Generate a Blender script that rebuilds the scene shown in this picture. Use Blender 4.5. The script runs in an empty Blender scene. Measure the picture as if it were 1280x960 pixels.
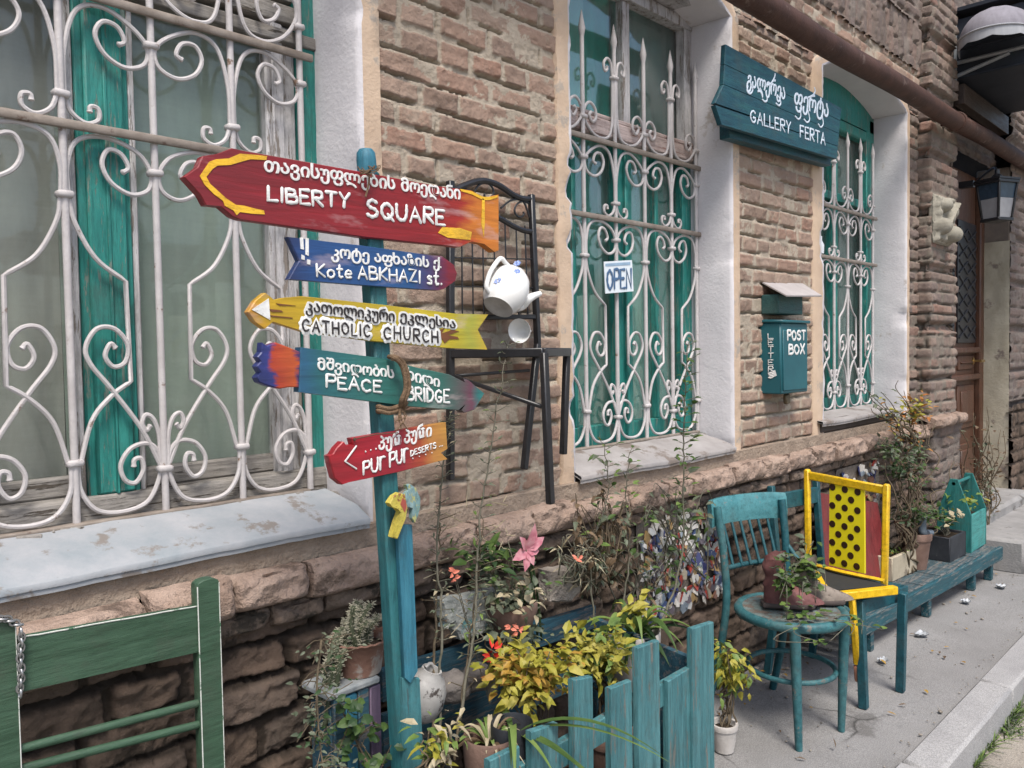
import bpy, bmesh, math, random
import numpy as np
from mathutils import Vector, Matrix
R_ = math.radians
rnd = random.Random(7)
sc = bpy.context.scene
col = sc.collection

# ---------------------------------------------------------------- camera
FPX, YAW, PITCH, ROLL = 1010.0, R_(44.3), R_(2.2), R_(-0.95)
CAM = np.array([0.0, 0.0, 1.5])
cF = np.array([math.cos(YAW)*math.cos(PITCH), math.sin(YAW)*math.cos(PITCH), -math.sin(PITCH)])
cR = np.array([math.sin(YAW), -math.cos(YAW), 0.0])
cU = np.cross(cR, cF)
cR, cU = cR*math.cos(ROLL)+cU*math.sin(ROLL), -cR*math.sin(ROLL)+cU*math.cos(ROLL)
cd = bpy.data.cameras.new('camera')
cam = bpy.data.objects.new('camera', cd)
col.objects.link(cam)
cam.matrix_world = Matrix(((cR[0], cU[0], -cF[0], CAM[0]), (cR[1], cU[1], -cF[1], CAM[1]), (cR[2], cU[2], -cF[2], CAM[2]), (0, 0, 0, 1)))
cd.sensor_width = 36.0
cd.lens = 36.0*FPX/1280.0
cd.clip_start = 0.05
cd.clip_end = 400
sc.camera = cam

# ---------------------------------------------------------------- light
SUN_EL, SUN_AZ = R_(60), R_(238)      # azimuth measured from +X, counter-clockwise: towards the street side
w = bpy.data.worlds.new('World'); sc.world = w; w.use_nodes = True
wn = w.node_tree.nodes; wl = w.node_tree.links
sky = wn.new('ShaderNodeTexSky'); sky.sky_type = 'NISHITA'; sky.sun_disc = False
sky.sun_elevation = SUN_EL; sky.sun_rotation = R_(90)-SUN_AZ
sky.air_density = 1.0; sky.dust_density = 3.0; sky.ozone_density = 1.0
wl.new(sky.outputs[0], wn['Background'].inputs[0])
wn['Background'].inputs[1].default_value = 0.115
sd = bpy.data.lights.new('sun', 'SUN'); sd.energy = 2.0; sd.angle = R_(19); sd.color = (1.0, 0.955, 0.89)
so = bpy.data.objects.new('sun', sd); col.objects.link(so)
sv = Vector((math.cos(SUN_EL)*math.cos(SUN_AZ), math.cos(SUN_EL)*math.sin(SUN_AZ), math.sin(SUN_EL)))
so.rotation_euler = sv.to_track_quat('Z', 'Y').to_euler()
so.location = (0, -3, 6)
sc.view_settings.view_transform = 'Standard'
sc.view_settings.look = 'None'
sc.view_settings.gamma = 1.0
sc.view_settings.use_curve_mapping = False
sc.view_settings.exposure = 0.96
sc.cycles.max_bounces = 6
sc.cycles.diffuse_bounces = 3
sc.cycles.glossy_bounces = 3
sc.cycles.transparent_max_bounces = 8
sc.cycles.use_denoising = True

# ---------------------------------------------------------------- measuring: photo pixel -> point on a plane of known place
def ray(px, py): return cF + cR*(px-640)/FPX - cU*(py-480)/FPX
def at(px, py, Y):
    d = ray(px, py); return CAM + d*(Y/d[1])
def on_ground(px, py, z=0.0):
    d = ray(px, py); return CAM + d*((z-1.5)/d[2])
def at_x(px, py, X):
    d = ray(px, py); return CAM + d*(X/d[0])

# ---------------------------------------------------------------- noise in numpy
def vnoise(x, y, seed=0):
    rs = np.random.RandomState(seed); T = rs.rand(257, 257)
    xi = np.floor(x).astype(int); yi = np.floor(y).astype(int)
    fx = x-xi; fy = y-yi
    fx = fx*fx*(3-2*fx); fy = fy*fy*(3-2*fy)
    a = T[xi % 256, yi % 256]; b = T[(xi+1) % 256, yi % 256]; c = T[xi % 256, (yi+1) % 256]; d = T[(xi+1) % 256, (yi+1) % 256]
    return (a*(1-fx)+b*fx)*(1-fy)+(c*(1-fx)+d*fx)*fy
def fbm(x, y, seed=0, oct=4):
    s = 0; a = .5; t = 0
    for i in range(oct):
        s = s + a*vnoise(x*2**i+i*7.3, y*2**i+i*3.1, seed+i); t += a; a *= .55
    return s/t*2-1
def sstep(a, b, x):
    t = np.clip((x-a)/(b-a), 0, 1); return t*t*(3-2*t)

# ---------------------------------------------------------------- objects
base = {}
def props(o, label=None, cat=None, group=None, kind=None):
    if label: o['label'] = label
    if cat: o['category'] = cat
    if group: o['group'] = group
    if kind: o['kind'] = kind
    return o
def thing(name, label, cat, loc=(0, 0, 0), group=None):
    o = bpy.data.objects.new(name, None); col.objects.link(o); o.location = loc
    o.empty_display_size = .1
    base[o] = np.array(loc, float)
    return props(o, label, cat, group)

class MB:
    def __init__(s): s.v = []; s.f = []; s.m = []; s.n = 0
    def add(s, V, F, m=0):
        V = np.asarray(V, float); s.v.append(V)
        n = s.n
        s.f.extend([tuple(i+n for i in f) for f in F]); s.m.extend([m]*len(F)); s.n += len(V)
    # a chamfered box: centre, size, rotation matrix
    def box(s, c, size, rot=None, b=.003, m=0):
        h = np.array(size, float)/2; b = min(b, h.min()*.8)
        V = []; idx = {}
        for sx in (-1, 1):
            for sy in (-1, 1):
                for sz in (-1, 1):
                    for ax in range(3):
                        p = np.array([sx, sy, sz])*(h-b); p[ax] = (sx, sy, sz)[ax]*h[ax]
                        idx[(sx, sy, sz, ax)] = len(V); V.append(p)
        F = []
        for ax in range(3):
            o1, o2 = [(1, 2), (2, 0), (0, 1)][ax]
            for sg in (-1, 1):
                q = []
                for a, bb in ((-1, -1), (1, -1), (1, 1), (-1, 1)):
                    k = [0, 0, 0]; k[ax] = sg; k[o1] = a; k[o2] = bb
                    q.append(idx[(*k, ax)])
                F.append(q if sg > 0 else q[::-1])
        for ax in range(3):   # edges along ax
            o1, o2 = [(1, 2), (2, 0), (0, 1)][ax]
            for a in (-1, 1):
                for bb in (-1, 1):
                    k0 = [0, 0, 0]; k0[ax] = -1; k0[o1] = a; k0[o2] = bb
                    k1 = list(k0); k1[ax] = 1
                    q = [idx[(*k0, o1)], idx[(*k1, o1)], idx[(*k1, o2)], idx[(*k0, o2)]]
                    F.append(q if a*bb < 0 else q[::-1])
        for sx in (-1, 1):
            for sy in (-1, 1):
                for sz in (-1, 1):
                    q = [idx[(sx, sy, sz, 0)], idx[(sx, sy, sz, 1)], idx[(sx, sy, sz, 2)]]
                    F.append(q if sx*sy*sz > 0 else q[::-1])
        V = np.array(V)
        if rot is not None: V = V @ np.array(rot).T
        s.add(V+np.array(c, float), F, m)
    # a bar of rectangular section between two points; up gives the direction of the second size
    def bar(s, p, q, w, h, up=(0, 0, 1), b=.003, m=0):
        p = np.array(p, float); q = np.array(q, float); d = q-p; L = np.linalg.norm(d); d = d/L
        u = np.array(up, float); u = u-d*(u@d); u /= np.linalg.norm(u); t = np.cross(u, d)
        s.box((p+q)/2, (L, w, h), np.array([d, t, u]).T, b, m)
    def tube(s, P, r, n=8, m=0, flat=None, cap=True, closed=False):
        P = np.array(P, float); N = len(P)
        rr = np.full(N, r, float) if np.isscalar(r) else np.array(r, float)
        T = np.zeros_like(P)
        if closed: T = np.roll(P, -1, 0)-np.roll(P, 1, 0)
        else:
            T[1:-1] = P[2:]-P[:-2]; T[0] = P[1]-P[0]; T[-1] = P[-1]-P[-2]
        T /= np.maximum(np.linalg.norm(T, axis=1, keepdims=True), 1e-9)
        ref = np.array(flat[0], float) if flat else (np.array([0, 0, 1.]) if abs(T[0][2]) < .9 else np.array([1., 0, 0]))
        k = flat[1] if flat else 1.0
        rings = []; A = None
        for i in range(N):
            if flat: a = ref-T[i]*(ref@T[i])
            else:
                a = ref if A is None else A
                a = a-T[i]*(a@T[i])
            if np.linalg.norm(a) < 1e-6: a = np.cross(T[i], [1, .3, .2])
            a /= np.linalg.norm(a); A = a; bq = np.cross(T[i], a)
            ang = np.arange(n)*2*math.pi/n
            rings.append(P[i]+rr[i]*(k*np.cos(ang)[:, None]*a+np.sin(ang)[:, None]*bq))
        V = np.concatenate(rings); F = []
        for i in range(N if closed else N-1):
            j = (i+1) % N
            for q in range(n):
                F.append((i*n+q, i*n+(q+1) % n, j*n+(q+1) % n, j*n+q))
        if cap and not closed:
            F.append(tuple(range(n))[::-1]); F.append(tuple((N-1)*n+q for q in range(n)))
        s.add(V, F, m)
    # surface of revolution about the local z; profile [(radius, z)...]
    def lathe(s, prof, c, n=24, rot=None, m=0, wob=0, sx=1, sy=1, ripple=None):
        V = []; F = []; K = len(prof)
        for i, (r, z) in enumerate(prof):
            for j in range(n):
                a = 2*math.pi*j/n; q = r
                if ripple and i in ripple[0]: q = r*(1+ripple[1]*math.sin(a*ripple[2])); zz = z+ripple[3]*math.sin(a*ripple[2])
                else: zz = z
                if wob: q *= 1+wob*math.sin(a*2+z*9)
                V.append((q*math.cos(a)*sx, q*math.sin(a)*sy, zz))
        for i in range(K-1):
            for j in range(n):
                F.append((i*n+j, i*n+(j+1) % n, (i+1)*n+(j+1) % n, (i+1)*n+j))
        if prof[0][0] > 1e-5: F.append(tuple(range(n))[::-1])
        if prof[-1][0] > 1e-5: F.append(tuple((K-1)*n+j for j in range(n)))
        V = np.array(V)
        if rot is not None: V = V @ np.array(rot).T
        s.add(V+np.array(c, float), F, m)
    # flat outline of 3-D points pushed through by the vector t, edges slightly chamfered
    def prism(s, P, t, m=0, ch=.0):
        P = np.array(P, float); t = np.array(t, float); n = len(P)
        if ch > 0:
            c = P.mean(0); nt = t/np.linalg.norm(t)
            L = np.linalg.norm(P-c, axis=1, keepdims=True)
            Q = P-(P-c)/L*ch
            V = np.concatenate([Q, P+nt*ch, P+t-nt*ch, Q+t]); k = 4
        else: V = np.concatenate([P, P+t]); k = 2
        F = []
        for a in range(k-1):
            for i in range(n):
                j = (i+1) % n
                F.append((a*n+i, a*n+j, (a+1)*n+j, (a+1)*n+i))
        F.append(tuple(range(n))[::-1]); F.append(tuple((k-1)*n+i for i in range(n)))
        s.add(V, F, m)
    def grid(s, G, m=0):        # G: array (a, b, 3)
        a, b, _ = G.shape
        F = [(i*b+j, i*b+j+1, (i+1)*b+j+1, (i+1)*b+j) for i in range(a-1) for j in range(b-1)]
        s.add(G.reshape(-1, 3), F, m)
    def leaf(s, p, d, up, L, W, bend=.25, m=0, fold=.15):
        p = np.array(p, float); d = np.array(d, float); d /= np.linalg.norm(d)+1e-9
        up = np.array(up, float); t = np.cross(d, up); t /= np.linalg.norm(t)+1e-9; up = np.cross(t, d)
        V = [p, p+d*L*.35+t*W*.5+up*W*fold-up*L*bend*.1, p+d*L*.35-up*L*bend*.1, p+d*L*.35-t*W*.5+up*W*fold-up*L*bend*.1,
             p+d*L*.72+t*W*.36+up*W*fold*.7-up*L*bend*.45, p+d*L*.72-up*L*bend*.45, p+d*L*.72-t*W*.36+up*W*fold*.7-up*L*bend*.45, p+d*L-up*L*bend]
        s.add(V, [(0, 1, 2), (0, 2, 3), (1, 4, 5, 2), (2, 5, 6, 3), (4, 7, 5), (5, 7, 6)], m)
    def blade(s, P, W, m=0):    # a strap leaf along the points P, tapering
        P = np.array(P, float); N = len(P); V = []; F = []
        T = np.gradient(P, axis=0); side = np.cross(T, [0, 0, 1.]); side /= np.linalg.norm(side, axis=1, keepdims=True)+1e-9
        for i in range(N):
            w_ = W*.5*min(1, .5+i/N*2)*(1-(i/(N-1))**3)+.0004
            V += [P[i]-side[i]*w_, P[i]-np.array([0, 0, w_*.5]), P[i]+side[i]*w_]
        for i in range(N-1):
            F += [(i*3, i*3+1, i*3+4, i*3+3), (i*3+1, i*3+2, i*3+5, i*3+4)]
        s.add(V, F, m)
    def build(s, name, mats, parent=None, smooth=40, label=None):
        V = np.concatenate(s.v) if s.v else np.zeros((0, 3))
        if parent is not None:
            V = V-base[parent]
        me = bpy.data.meshes.new(name)
        me.from_pydata(V.tolist(), [], s.f)
        if not isinstance(mats, (list, tuple)): mats = [mats]
        for q in mats: me.materials.append(q)
        if len(mats) > 1: me.polygons.foreach_set('material_index', np.array(s.m, dtype=np.int32))
        me.update()
        if smooth is not None and len(s.f):
            me.polygons.foreach_set('use_smooth', np.ones(len(me.polygons), dtype=bool))
            if smooth < 180: me.set_sharp_from_angle(angle=R_(smooth))
        o = bpy.data.objects.new(name, me); col.objects.link(o)
        if parent is not None:
            o.parent = parent; base[o] = base[parent]
        else: base[o] = np.zeros(3)
        if label: o['label'] = label
        return o

def smooth_line(P, k=6, closed=False):
    P = np.array(P, float); N = len(P); out = []
    for i in range(N if closed else N-1):
        if closed: a, b, c, d = P[(i-1) % N], P[i], P[(i+1) % N], P[(i+2) % N]
        else:
            b, c = P[i], P[i+1]; a = P[i-1] if i > 0 else 2*b-c; d = P[i+2] if i+2 < N else 2*c-b
        for j in range(k):
            t = j/k
            out.append(.5*((2*b)+(-a+c)*t+(2*a-5*b+4*c-d)*t*t+(-a+3*b-3*c+d)*t**3))
    if not closed: out.append(P[-1])
    return np.array(out)
def rotz(a): c, s = math.cos(a), math.sin(a); return np.array([[c, -s, 0], [s, c, 0], [0, 0, 1.]])
def rotx(a): c, s = math.cos(a), math.sin(a); return np.array([[1, 0, 0], [0, c, -s], [0, s, c]])
def roty(a): c, s = math.cos(a), math.sin(a); return np.array([[c, 0, s], [0, 1, 0], [-s, 0, c]])

# ---------------------------------------------------------------- materials
class NT:
    def __init__(s, name):
        s.mat = bpy.data.materials.new(name); s.mat.use_nodes = True
        s.N = s.mat.node_tree.nodes; s.L = s.mat.node_tree.links
        s.p = s.N['Principled BSDF']; s.out = s.N['Material Output']
        s.tc = s.N.new('ShaderNodeTexCoord')
    def link(s, a, b): s.L.new(a, b)
    def mapping(s, scale=(1, 1, 1), rot=(0, 0, 0)):
        m = s.N.new('ShaderNodeMapping'); m.inputs['Scale'].default_value = scale; m.inputs['Rotation'].default_value = rot
        s.link(s.tc.outputs['Object'], m.inputs['Vector']); return m.outputs[0]
    def noise(s, scale, detail=6, rough=.6, vec=None, dist=0):
        n = s.N.new('ShaderNodeTexNoise'); n.inputs['Scale'].default_value = scale; n.inputs['Detail'].default_value = detail
        n.inputs['Roughness'].default_value = rough; n.inputs['Distortion'].default_value = dist
        s.link(vec if vec is not None else s.tc.outputs['Object'], n.inputs['Vector']); return n.outputs[0]
    def ramp(s, fac, stops, interp='LINEAR'):
        r = s.N.new('ShaderNodeValToRGB'); e = r.color_ramp.elements; r.color_ramp.interpolation = interp
        while len(e) < len(stops): e.new(.5)
        for i, (p, c) in enumerate(stops):
            e[i].position = p; e[i].color = (*c, 1) if len(c) == 3 else c
        s.link(fac, r.inputs[0]); return r.outputs[0]
    def mix(s, fac, a, b, mode='MIX'):
        m = s.N.new('ShaderNodeMix'); m.data_type = 'RGBA'; m.blend_type = mode
        for sock, v in ((m.inputs[0], fac), (m.inputs[6], a), (m.inputs[7], b)):
            if hasattr(v, 'node'): s.link(v, sock)
            elif isinstance(v, (int, float)): sock.default_value = v
            else: sock.default_value = (*v, 1)
        return m.outputs[2]
    def math(s, op, a, b=0.0):
        m = s.N.new('ShaderNodeMath'); m.operation = op
        for sock, v in ((m.inputs[0], a), (m.inputs[1], b)):
            if hasattr(v, 'node'): s.link(v, sock)
            else: sock.default_value = v
        return m.outputs[0]
    def bump(s, h, strength=.4, dist=.004):
        b = s.N.new('ShaderNodeBump'); b.inputs['Strength'].default_value = strength; b.inputs['Distance'].default_value = dist
        s.link(h, b.inputs['Height']); s.link(b.outputs[0], s.p.inputs['Normal'])
    def color(s, c):
        if hasattr(c, 'node'): s.link(c, s.p.inputs['Base Color'])
        else: s.p.inputs['Base Color'].default_value = (*c, 1)
    def rough(s, r):
        if hasattr(r, 'node'): s.link(r, s.p.inputs['Roughness'])
        else: s.p.inputs['Roughness'].default_value = r
def lin(r, g, b): return tuple(((x/255)/12.92 if x <= 10 else (((x/255)+.055)/1.055)**2.4) for x in (r, g, b))
def sc3(c, k): return tuple(min(1, x*k) for x in c)

def m_rough(name, c1, c2, scale=12, rough=.85, bump=.4, dist=.004, spots=None, fine=140, spec=.3):
    t = NT(name)
    c = t.ramp(t.noise(scale, 6, .65), [(.3, c1), (.7, c2)])
    if spots:
        f = t.ramp(t.noise(spots[1], 8, .7), [(spots[2], (0, 0, 0)), (spots[2]+.06, (1, 1, 1))])
        c = t.mix(f, c, spots[0])
    t.color(c); t.rough(rough); t.p.inputs['Specular IOR Level'].default_value = spec
    t.bump(t.math('ADD', t.noise(fine, 4, .6), t.noise(scale*3, 5, .6)), bump, dist)
    return t.mat
# brushed oil paint on old wood: grain along an axis, lighter and darker strokes, chips showing wood
def m_paint(name, c1, c2, grain=(3, 40, 40), chip=(.30, .24, .18), chip_at=.70, rough=.5, bump=.35, c3=None):
    t = NT(name)
    g = t.noise(1.0, 7, .65, t.mapping(grain), .4)
    c = t.ramp(g, [(.32, c1), (.62, c2)] if c3 is None else [(.28, c1), (.5, c2), (.68, c3)])
    big = t.noise(5, 4, .6)
    c = t.mix(t.ramp(big, [(.35, (0, 0, 0)), (.75, (.55, .55, .55))]), c, sc3(c2, 1.25))
    fg = t.noise(1.0, 10, .8, t.mapping(tuple(x*3.2 for x in grain)), .2)      # open grain and brush hairs
    c = t.mix(t.ramp(fg, [(.36, (.62,)*3), (.52, (.0,)*3)]), c, sc3(c1, .42))
    c = t.mix(t.ramp(fg, [(.56, (0,)*3), (.74, (.4,)*3)]), c, tuple(min(.8, x*1.5+.05) for x in c2))
    f = t.ramp(t.noise(1.0, 9, .75, t.mapping(tuple(x*1.6 for x in grain))), [(chip_at-.075, (0, 0, 0)), (chip_at-.05, (1, 1, 1))])
    c = t.mix(f, c, chip)
    gr = t.ramp(t.noise(7, 8, .75), [(.5, (0, 0, 0)), (.72, (.45,)*3)])         # grime
    c = t.mix(gr, c, (.06, .055, .045))
    t.color(c); t.rough(t.ramp(g, [(.3, (rough-.1,)*3), (.7, (rough+.15,)*3)]))
    t.p.inputs['Specular IOR Level'].default_value = .35
    t.bump(t.math('SUBTRACT', t.math('ADD', t.math('ADD', g, fg), t.math('MULTIPLY', t.noise(160, 3), .3)), t.math('MULTIPLY', f, .6)), min(1, bump*1.3), .003)
    return t.mat
def m_leaf(name, c1, c2, c3=None, scale=14, rough=.5, trans=.25):
    t = NT(name)
    c = t.ramp(t.noise(scale, 3, .6), [(.3, c1), (.7, c2)] if c3 is None else [(.25, c1), (.5, c2), (.75, c3)])
    t.color(c); t.rough(rough); t.p.inputs['Specular IOR Level'].default_value = .3
    tr = t.N.new('ShaderNodeBsdfTranslucent'); t.link(c, tr.inputs[0])
    mx = t.N.new('ShaderNodeMixShader'); mx.inputs[0].default_value = trans
    t.link(t.p.outputs[0], mx.inputs[1]); t.link(tr.outputs[0], mx.inputs[2]); t.link(mx.outputs[0], t.out.inputs[0])
    return t.mat
def m_plain(name, c, rough=.5, metal=0, var=.15, scale=30, bump=.1, coat=0):
    t = NT(name)
    t.color(t.ramp(t.noise(scale, 5), [(.3, sc3(c, 1-var)), (.7, sc3(c, 1+var))])); t.rough(rough); t.p.inputs['Metallic'].default_value = metal
    t.p.inputs['Coat Weight'].default_value = coat
    if bump: t.bump(t.noise(scale*4, 4), bump, .002)
    return t.mat
# ================================================================ materials of the place
def m_brick(name, tones, mortar, dirt=(.09, .075, .06), dirt_amt=.35):
    t = NT(name)
    a = t.N.new('ShaderNodeAttribute'); a.attribute_name = 'bc'
    sp = t.N.new('ShaderNodeSeparateColor'); t.link(a.outputs['Color'], sp.inputs[0])
    n = len(tones)
    br = t.ramp(sp.outputs[0], [((i+.5)/n, c) for i, c in enumerate(tones)])
    v = t.noise(22, 6, .7)
    br = t.mix(t.ramp(v, [(.35, (0, 0, 0)), (.75, (.6, .6, .6))]), br, sc3(tones[1], 1.35))
    sm = t.ramp(t.noise(9, 7, .75), [(.55, (0, 0, 0)), (.68, (.6, .6, .6))])     # lime smeared over the brick
    br = t.mix(sm, br, sc3(mortar, .95))
    mo = t.mix(t.noise(30, 5, .7), sc3(mortar, .72), sc3(mortar, 1.2))
    c = t.mix(sp.outputs[1], mo, br)
    d = t.ramp(t.noise(3.2, 8, .72), [(.45, (0, 0, 0)), (.72, (dirt_amt,)*3)])
    c = t.mix(d, c, dirt)
    t.color(c); t.rough(.92); t.p.inputs['Specular IOR Level'].default_value = .2
    t.bump(t.math('ADD', t.noise(45, 8, .78), t.math('MULTIPLY', t.noise(150, 5, .7), .6)), 1.0, .008)
    return t.mat
tone_up = [(.235, .165, .128), (.31, .225, .175), (.36, .275, .215), (.30, .175, .128), (.345, .25, .195), (.27, .20, .16), (.33, .215, .16)]
M_brick = m_brick('weathered_brick', tone_up, (.45, .385, .305), (.12, .095, .075), .3)
tone_far = [(.15, .115, .098), (.245, .185, .152), (.20, .15, .125), (.275, .155, .118), (.26, .205, .168), (.165, .13, .118)]
M_brick_far = m_brick('weathered_brick_rusticated', tone_far, (.22, .188, .155))
M_brick_top = m_brick('grey_sooty_brick', [(.13, .105, .095), (.20, .155, .13), (.16, .13, .12), (.21, .15, .125)], (.22, .185, .16))
M_stone = m_brick('old_plinth_stone', [(.09, .066, .05), (.14, .10, .076), (.11, .08, .06), (.18, .125, .095), (.125, .10, .083)], (.062, .047, .036), (.045, .036, .028), .5)  # tones lowered for dirt and for the shadow the plinth stands in
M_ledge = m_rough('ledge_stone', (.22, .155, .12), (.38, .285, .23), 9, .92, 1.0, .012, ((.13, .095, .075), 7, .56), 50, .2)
M_render = m_rough('ochre_render', (.44, .325, .235), (.55, .425, .315), 6, .9, .6, .004, ((.36, .31, .26), 9, .57), 90, .2)
M_plaster = m_rough('white_limewash', (.50, .485, .50), (.62, .60, .61), 3, .88, .5, .004, ((.38, .34, .31), 5, .62), 80, .2)
M_core = m_rough('dark_masonry', (.05, .04, .035), (.08, .065, .055), 10)
M_dark = m_plain('dark_interior', (.018, .018, .017), .9)

building = thing('brick_building', 'old sand-brown brick house front with three barred teal windows and a stone plinth', 'building', (3.0, 1.9, 0))

def brick_wall(name, path, Z0, Z1, res, mat, seed, course=(.068, .08), blen=(.11, .25), joint=.009, relief=.02, warp=.006,
               off=None, keep=None, vertical=False, skew=0, parent=None, rough_amt=.005, r=.0055, flush=.36, crack=1.0):
    """a sheet of bricks modelled in relief along a ground path of (x, y) points"""
    parent = building if parent is None else parent
    rs = np.random.RandomState(seed)
    P = np.array(path, float); seg = np.linalg.norm(P[1:]-P[:-1], axis=1); cum = np.r_[0, np.cumsum(seg)]
    nu = max(2, int(math.ceil(cum[-1]/res))+1); nz = max(2, int(math.ceil((Z1-Z0)/res))+1)
    u = np.linspace(0, cum[-1], nu)
    for c_ in cum[1:-1]: u[np.argmin(abs(u-c_))] = c_
    z = np.linspace(Z0, Z1, nz)
    U, Z = np.meshgrid(u, z, indexing='ij')
    wu = U+warp*fbm(U*16+seed, Z*16, seed+1)+warp*.55*fbm(U*70, Z*70+seed, seed+2)
    wz = Z+warp*.9*fbm(U*9+9, Z*14+seed, seed+3)+warp*.55*fbm(U*65+4, Z*65, seed+4)+skew*U
    if vertical: wu, wz = wz, wu
    lo, hi = wz.min()-.05, wz.max()+.3
    cb = [lo]
    while cb[-1] < hi: cb.append(cb[-1]+rs.uniform(*course))
    cb = np.array(cb); ci = np.clip(np.searchsorted(cb, wz)-1, 0, len(cb)-2)
    du0 = wu.min()-.4; H = np.zeros_like(U); B = np.zeros_like(U); RR = np.zeros_like(U)
    ta = np.zeros_like(U)
    for k in range(ci.min(), ci.max()+1):
        mk = ci == k
        if not mk.any(): continue
        bb = [du0+rs.uniform(0, .2)]
        while bb[-1] < wu.max()+.3:
            bb.append(bb[-1]+(rs.uniform(blen[0], blen[0]*1.35) if rs.rand() < .45 else rs.uniform(blen[1]*.8, blen[1]*1.05)))
        bb = np.array(bb); bi = np.clip(np.searchsorted(bb, wu[mk])-1, 0, len(bb)-2)
        nb = len(bb); tone = rs.rand(nb); dep = relief*rs.uniform(.35, 1.15, nb); tlt = rs.uniform(-.10, .10, nb); tl2 = rs.uniform(-.06, .06, nb)
        jj = joint*rs.uniform(.5, 1.5, nb)
        x0, x1 = bb[bi], bb[bi+1]; z0, z1 = cb[k], cb[k+1]
        dx = np.minimum(wu[mk]-x0, x1-wu[mk])-jj[bi]; dzl = wz[mk]-z0-jj[bi]; dzh = z1-wz[mk]-jj[bi]*.7
        dz = np.minimum(dzl, dzh)
        qx = np.clip(r-dx, 0, None); qz = np.clip(r-dz, 0, None); d = r-np.sqrt(qx*qx+qz*qz)
        pr = sstep(-.002, r, d)
        H[mk] = pr*(dep[bi]+(wz[mk]-(z0+z1)/2)*tlt[bi]+(wu[mk]-(x0+x1)/2)*tl2[bi])
        # the bed joint is washed out just under each brick
        ta[mk] = np.maximum(sstep(.0065, .002, abs(wz[mk]-z0-jj[bi]*.55))*sstep(.36, .52, vnoise(U[mk]*11+k*5, Z[mk]*9, seed+8)), .7*sstep(.005, .001, np.minimum(abs(wu[mk]-x0), abs(x1-wu[mk])))*sstep(.55, .7, vnoise(U[mk]*9+k*3, Z[mk]*12, seed+18)))
        B[mk] = sstep(.25, .6, pr); RR[mk] = tone[bi]
    mort = flush*relief+.5*relief*fbm(U*8, Z*10, seed+5)+.0028*fbm(U*75, Z*75, seed+6)
    n2 = rough_amt*fbm(U*34, Z*40+3, seed+7, 6)
    hb = H+n2*1.2
    isb = (hb > mort)*B
    Hh = np.maximum(hb, mort)
    # broken corners and lost flakes
    fl = sstep(.35, .6, fbm(U*6+31, Z*8, seed+11)); Hh = Hh-fl*relief*.35
    Y = Hh-ta*(relief*1.2+.006)*crack
    if off is not None: Y = Y+off(cb, ci, U, Z)
    # place along the path
    X3 = np.zeros((nu, nz, 3)); nrm = []
    sg = np.clip(np.searchsorted(cum, u, side='right')-1, 0, len(seg)-1)
    for i in range(nu):
        k = sg[i]; t = (u[i]-cum[k])/seg[k]; p = P[k]*(1-t)+P[k+1]*t
        T = (P[k+1]-P[k])/seg[k]; n = np.array([T[1], -T[0]])
        if t < 1e-6 and k > 0:
            T2 = (P[k]-P[k-1])/seg[k-1]; n2_ = np.array([T2[1], -T2[0]]); n = n+n2_; n = n/(n@n2_)
        nrm.append(n); X3[i, :, 0] = p[0]+n[0]*Y[i]; X3[i, :, 1] = p[1]+n[1]*Y[i]; X3[i, :, 2] = z
    idx = np.arange(nu*nz).reshape(nu, nz)
    q = np.stack([idx[:-1, :-1], idx[1:, :-1], idx[1:, 1:], idx[:-1, 1:]], -1).reshape(-1, 4)
    if keep is not None:
        kk = keep(U+P[0][0], Z); ok = (kk[:-1, :-1] & kk[1:, :-1] & kk[1:, 1:] & kk[:-1, 1:]).reshape(-1); q = q[ok]
    me = bpy.data.meshes.new(name); V = X3.reshape(-1, 3)-base[parent]
    me.vertices.add(len(V)); me.vertices.foreach_set('co', V.astype(np.float32).ravel())
    me.loops.add(q.size); me.loops.foreach_set('vertex_index', q.ravel().astype(np.int32))
    me.polygons.add(len(q)); me.polygons.foreach_set('loop_start', (np.arange(len(q))*4).astype(np.int32))
    me.update(calc_edges=True)
    at_ = me.attributes.new('bc', 'FLOAT_COLOR', 'POINT')
    C_ = np.stack([RR, isb, np.zeros_like(RR), np.ones_like(RR)], -1).reshape(-1)
    at_.data.foreach_set('color', C_.astype(np.float32))
    me.polygons.foreach_set('use_smooth', np.ones(len(q), dtype=bool))
    me.materials.append(mat)
    o = bpy.data.objects.new(name, me); col.objects.link(o); o.parent = parent; base[o] = base[parent]
    return o

YF = 1.85           # the wall face
YG = 2.0            # the grilles
YW = 2.06           # the window frames
# openings: x0, x1, sill z, springing z, rise, band left, band right
OPEN = [(.16, 1.305, 1.04, 2.93, .13, .07, .075), (2.200, 3.308, 1.04, 2.98, .10, .082, .072), (4.295, 5.555, 1.04, 3.0, .12, .145, .055)]
def arch_z(o, x, grow=0):
    x0, x1, _, zs, rise = o[:5]; t = (x-(x0+x1)/2)/((x1-x0)/2+grow); return zs+grow+rise*(1-np.clip(t, -1, 1)**2)
def solid_at(X, Z):
    ok = np.ones(X.shape, bool)
    for o in OPEN: ok &= ~((X > o[0]-.03) & (X < o[1]+.03) & (Z < arch_z(o, X, .03)))
    return ok
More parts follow.
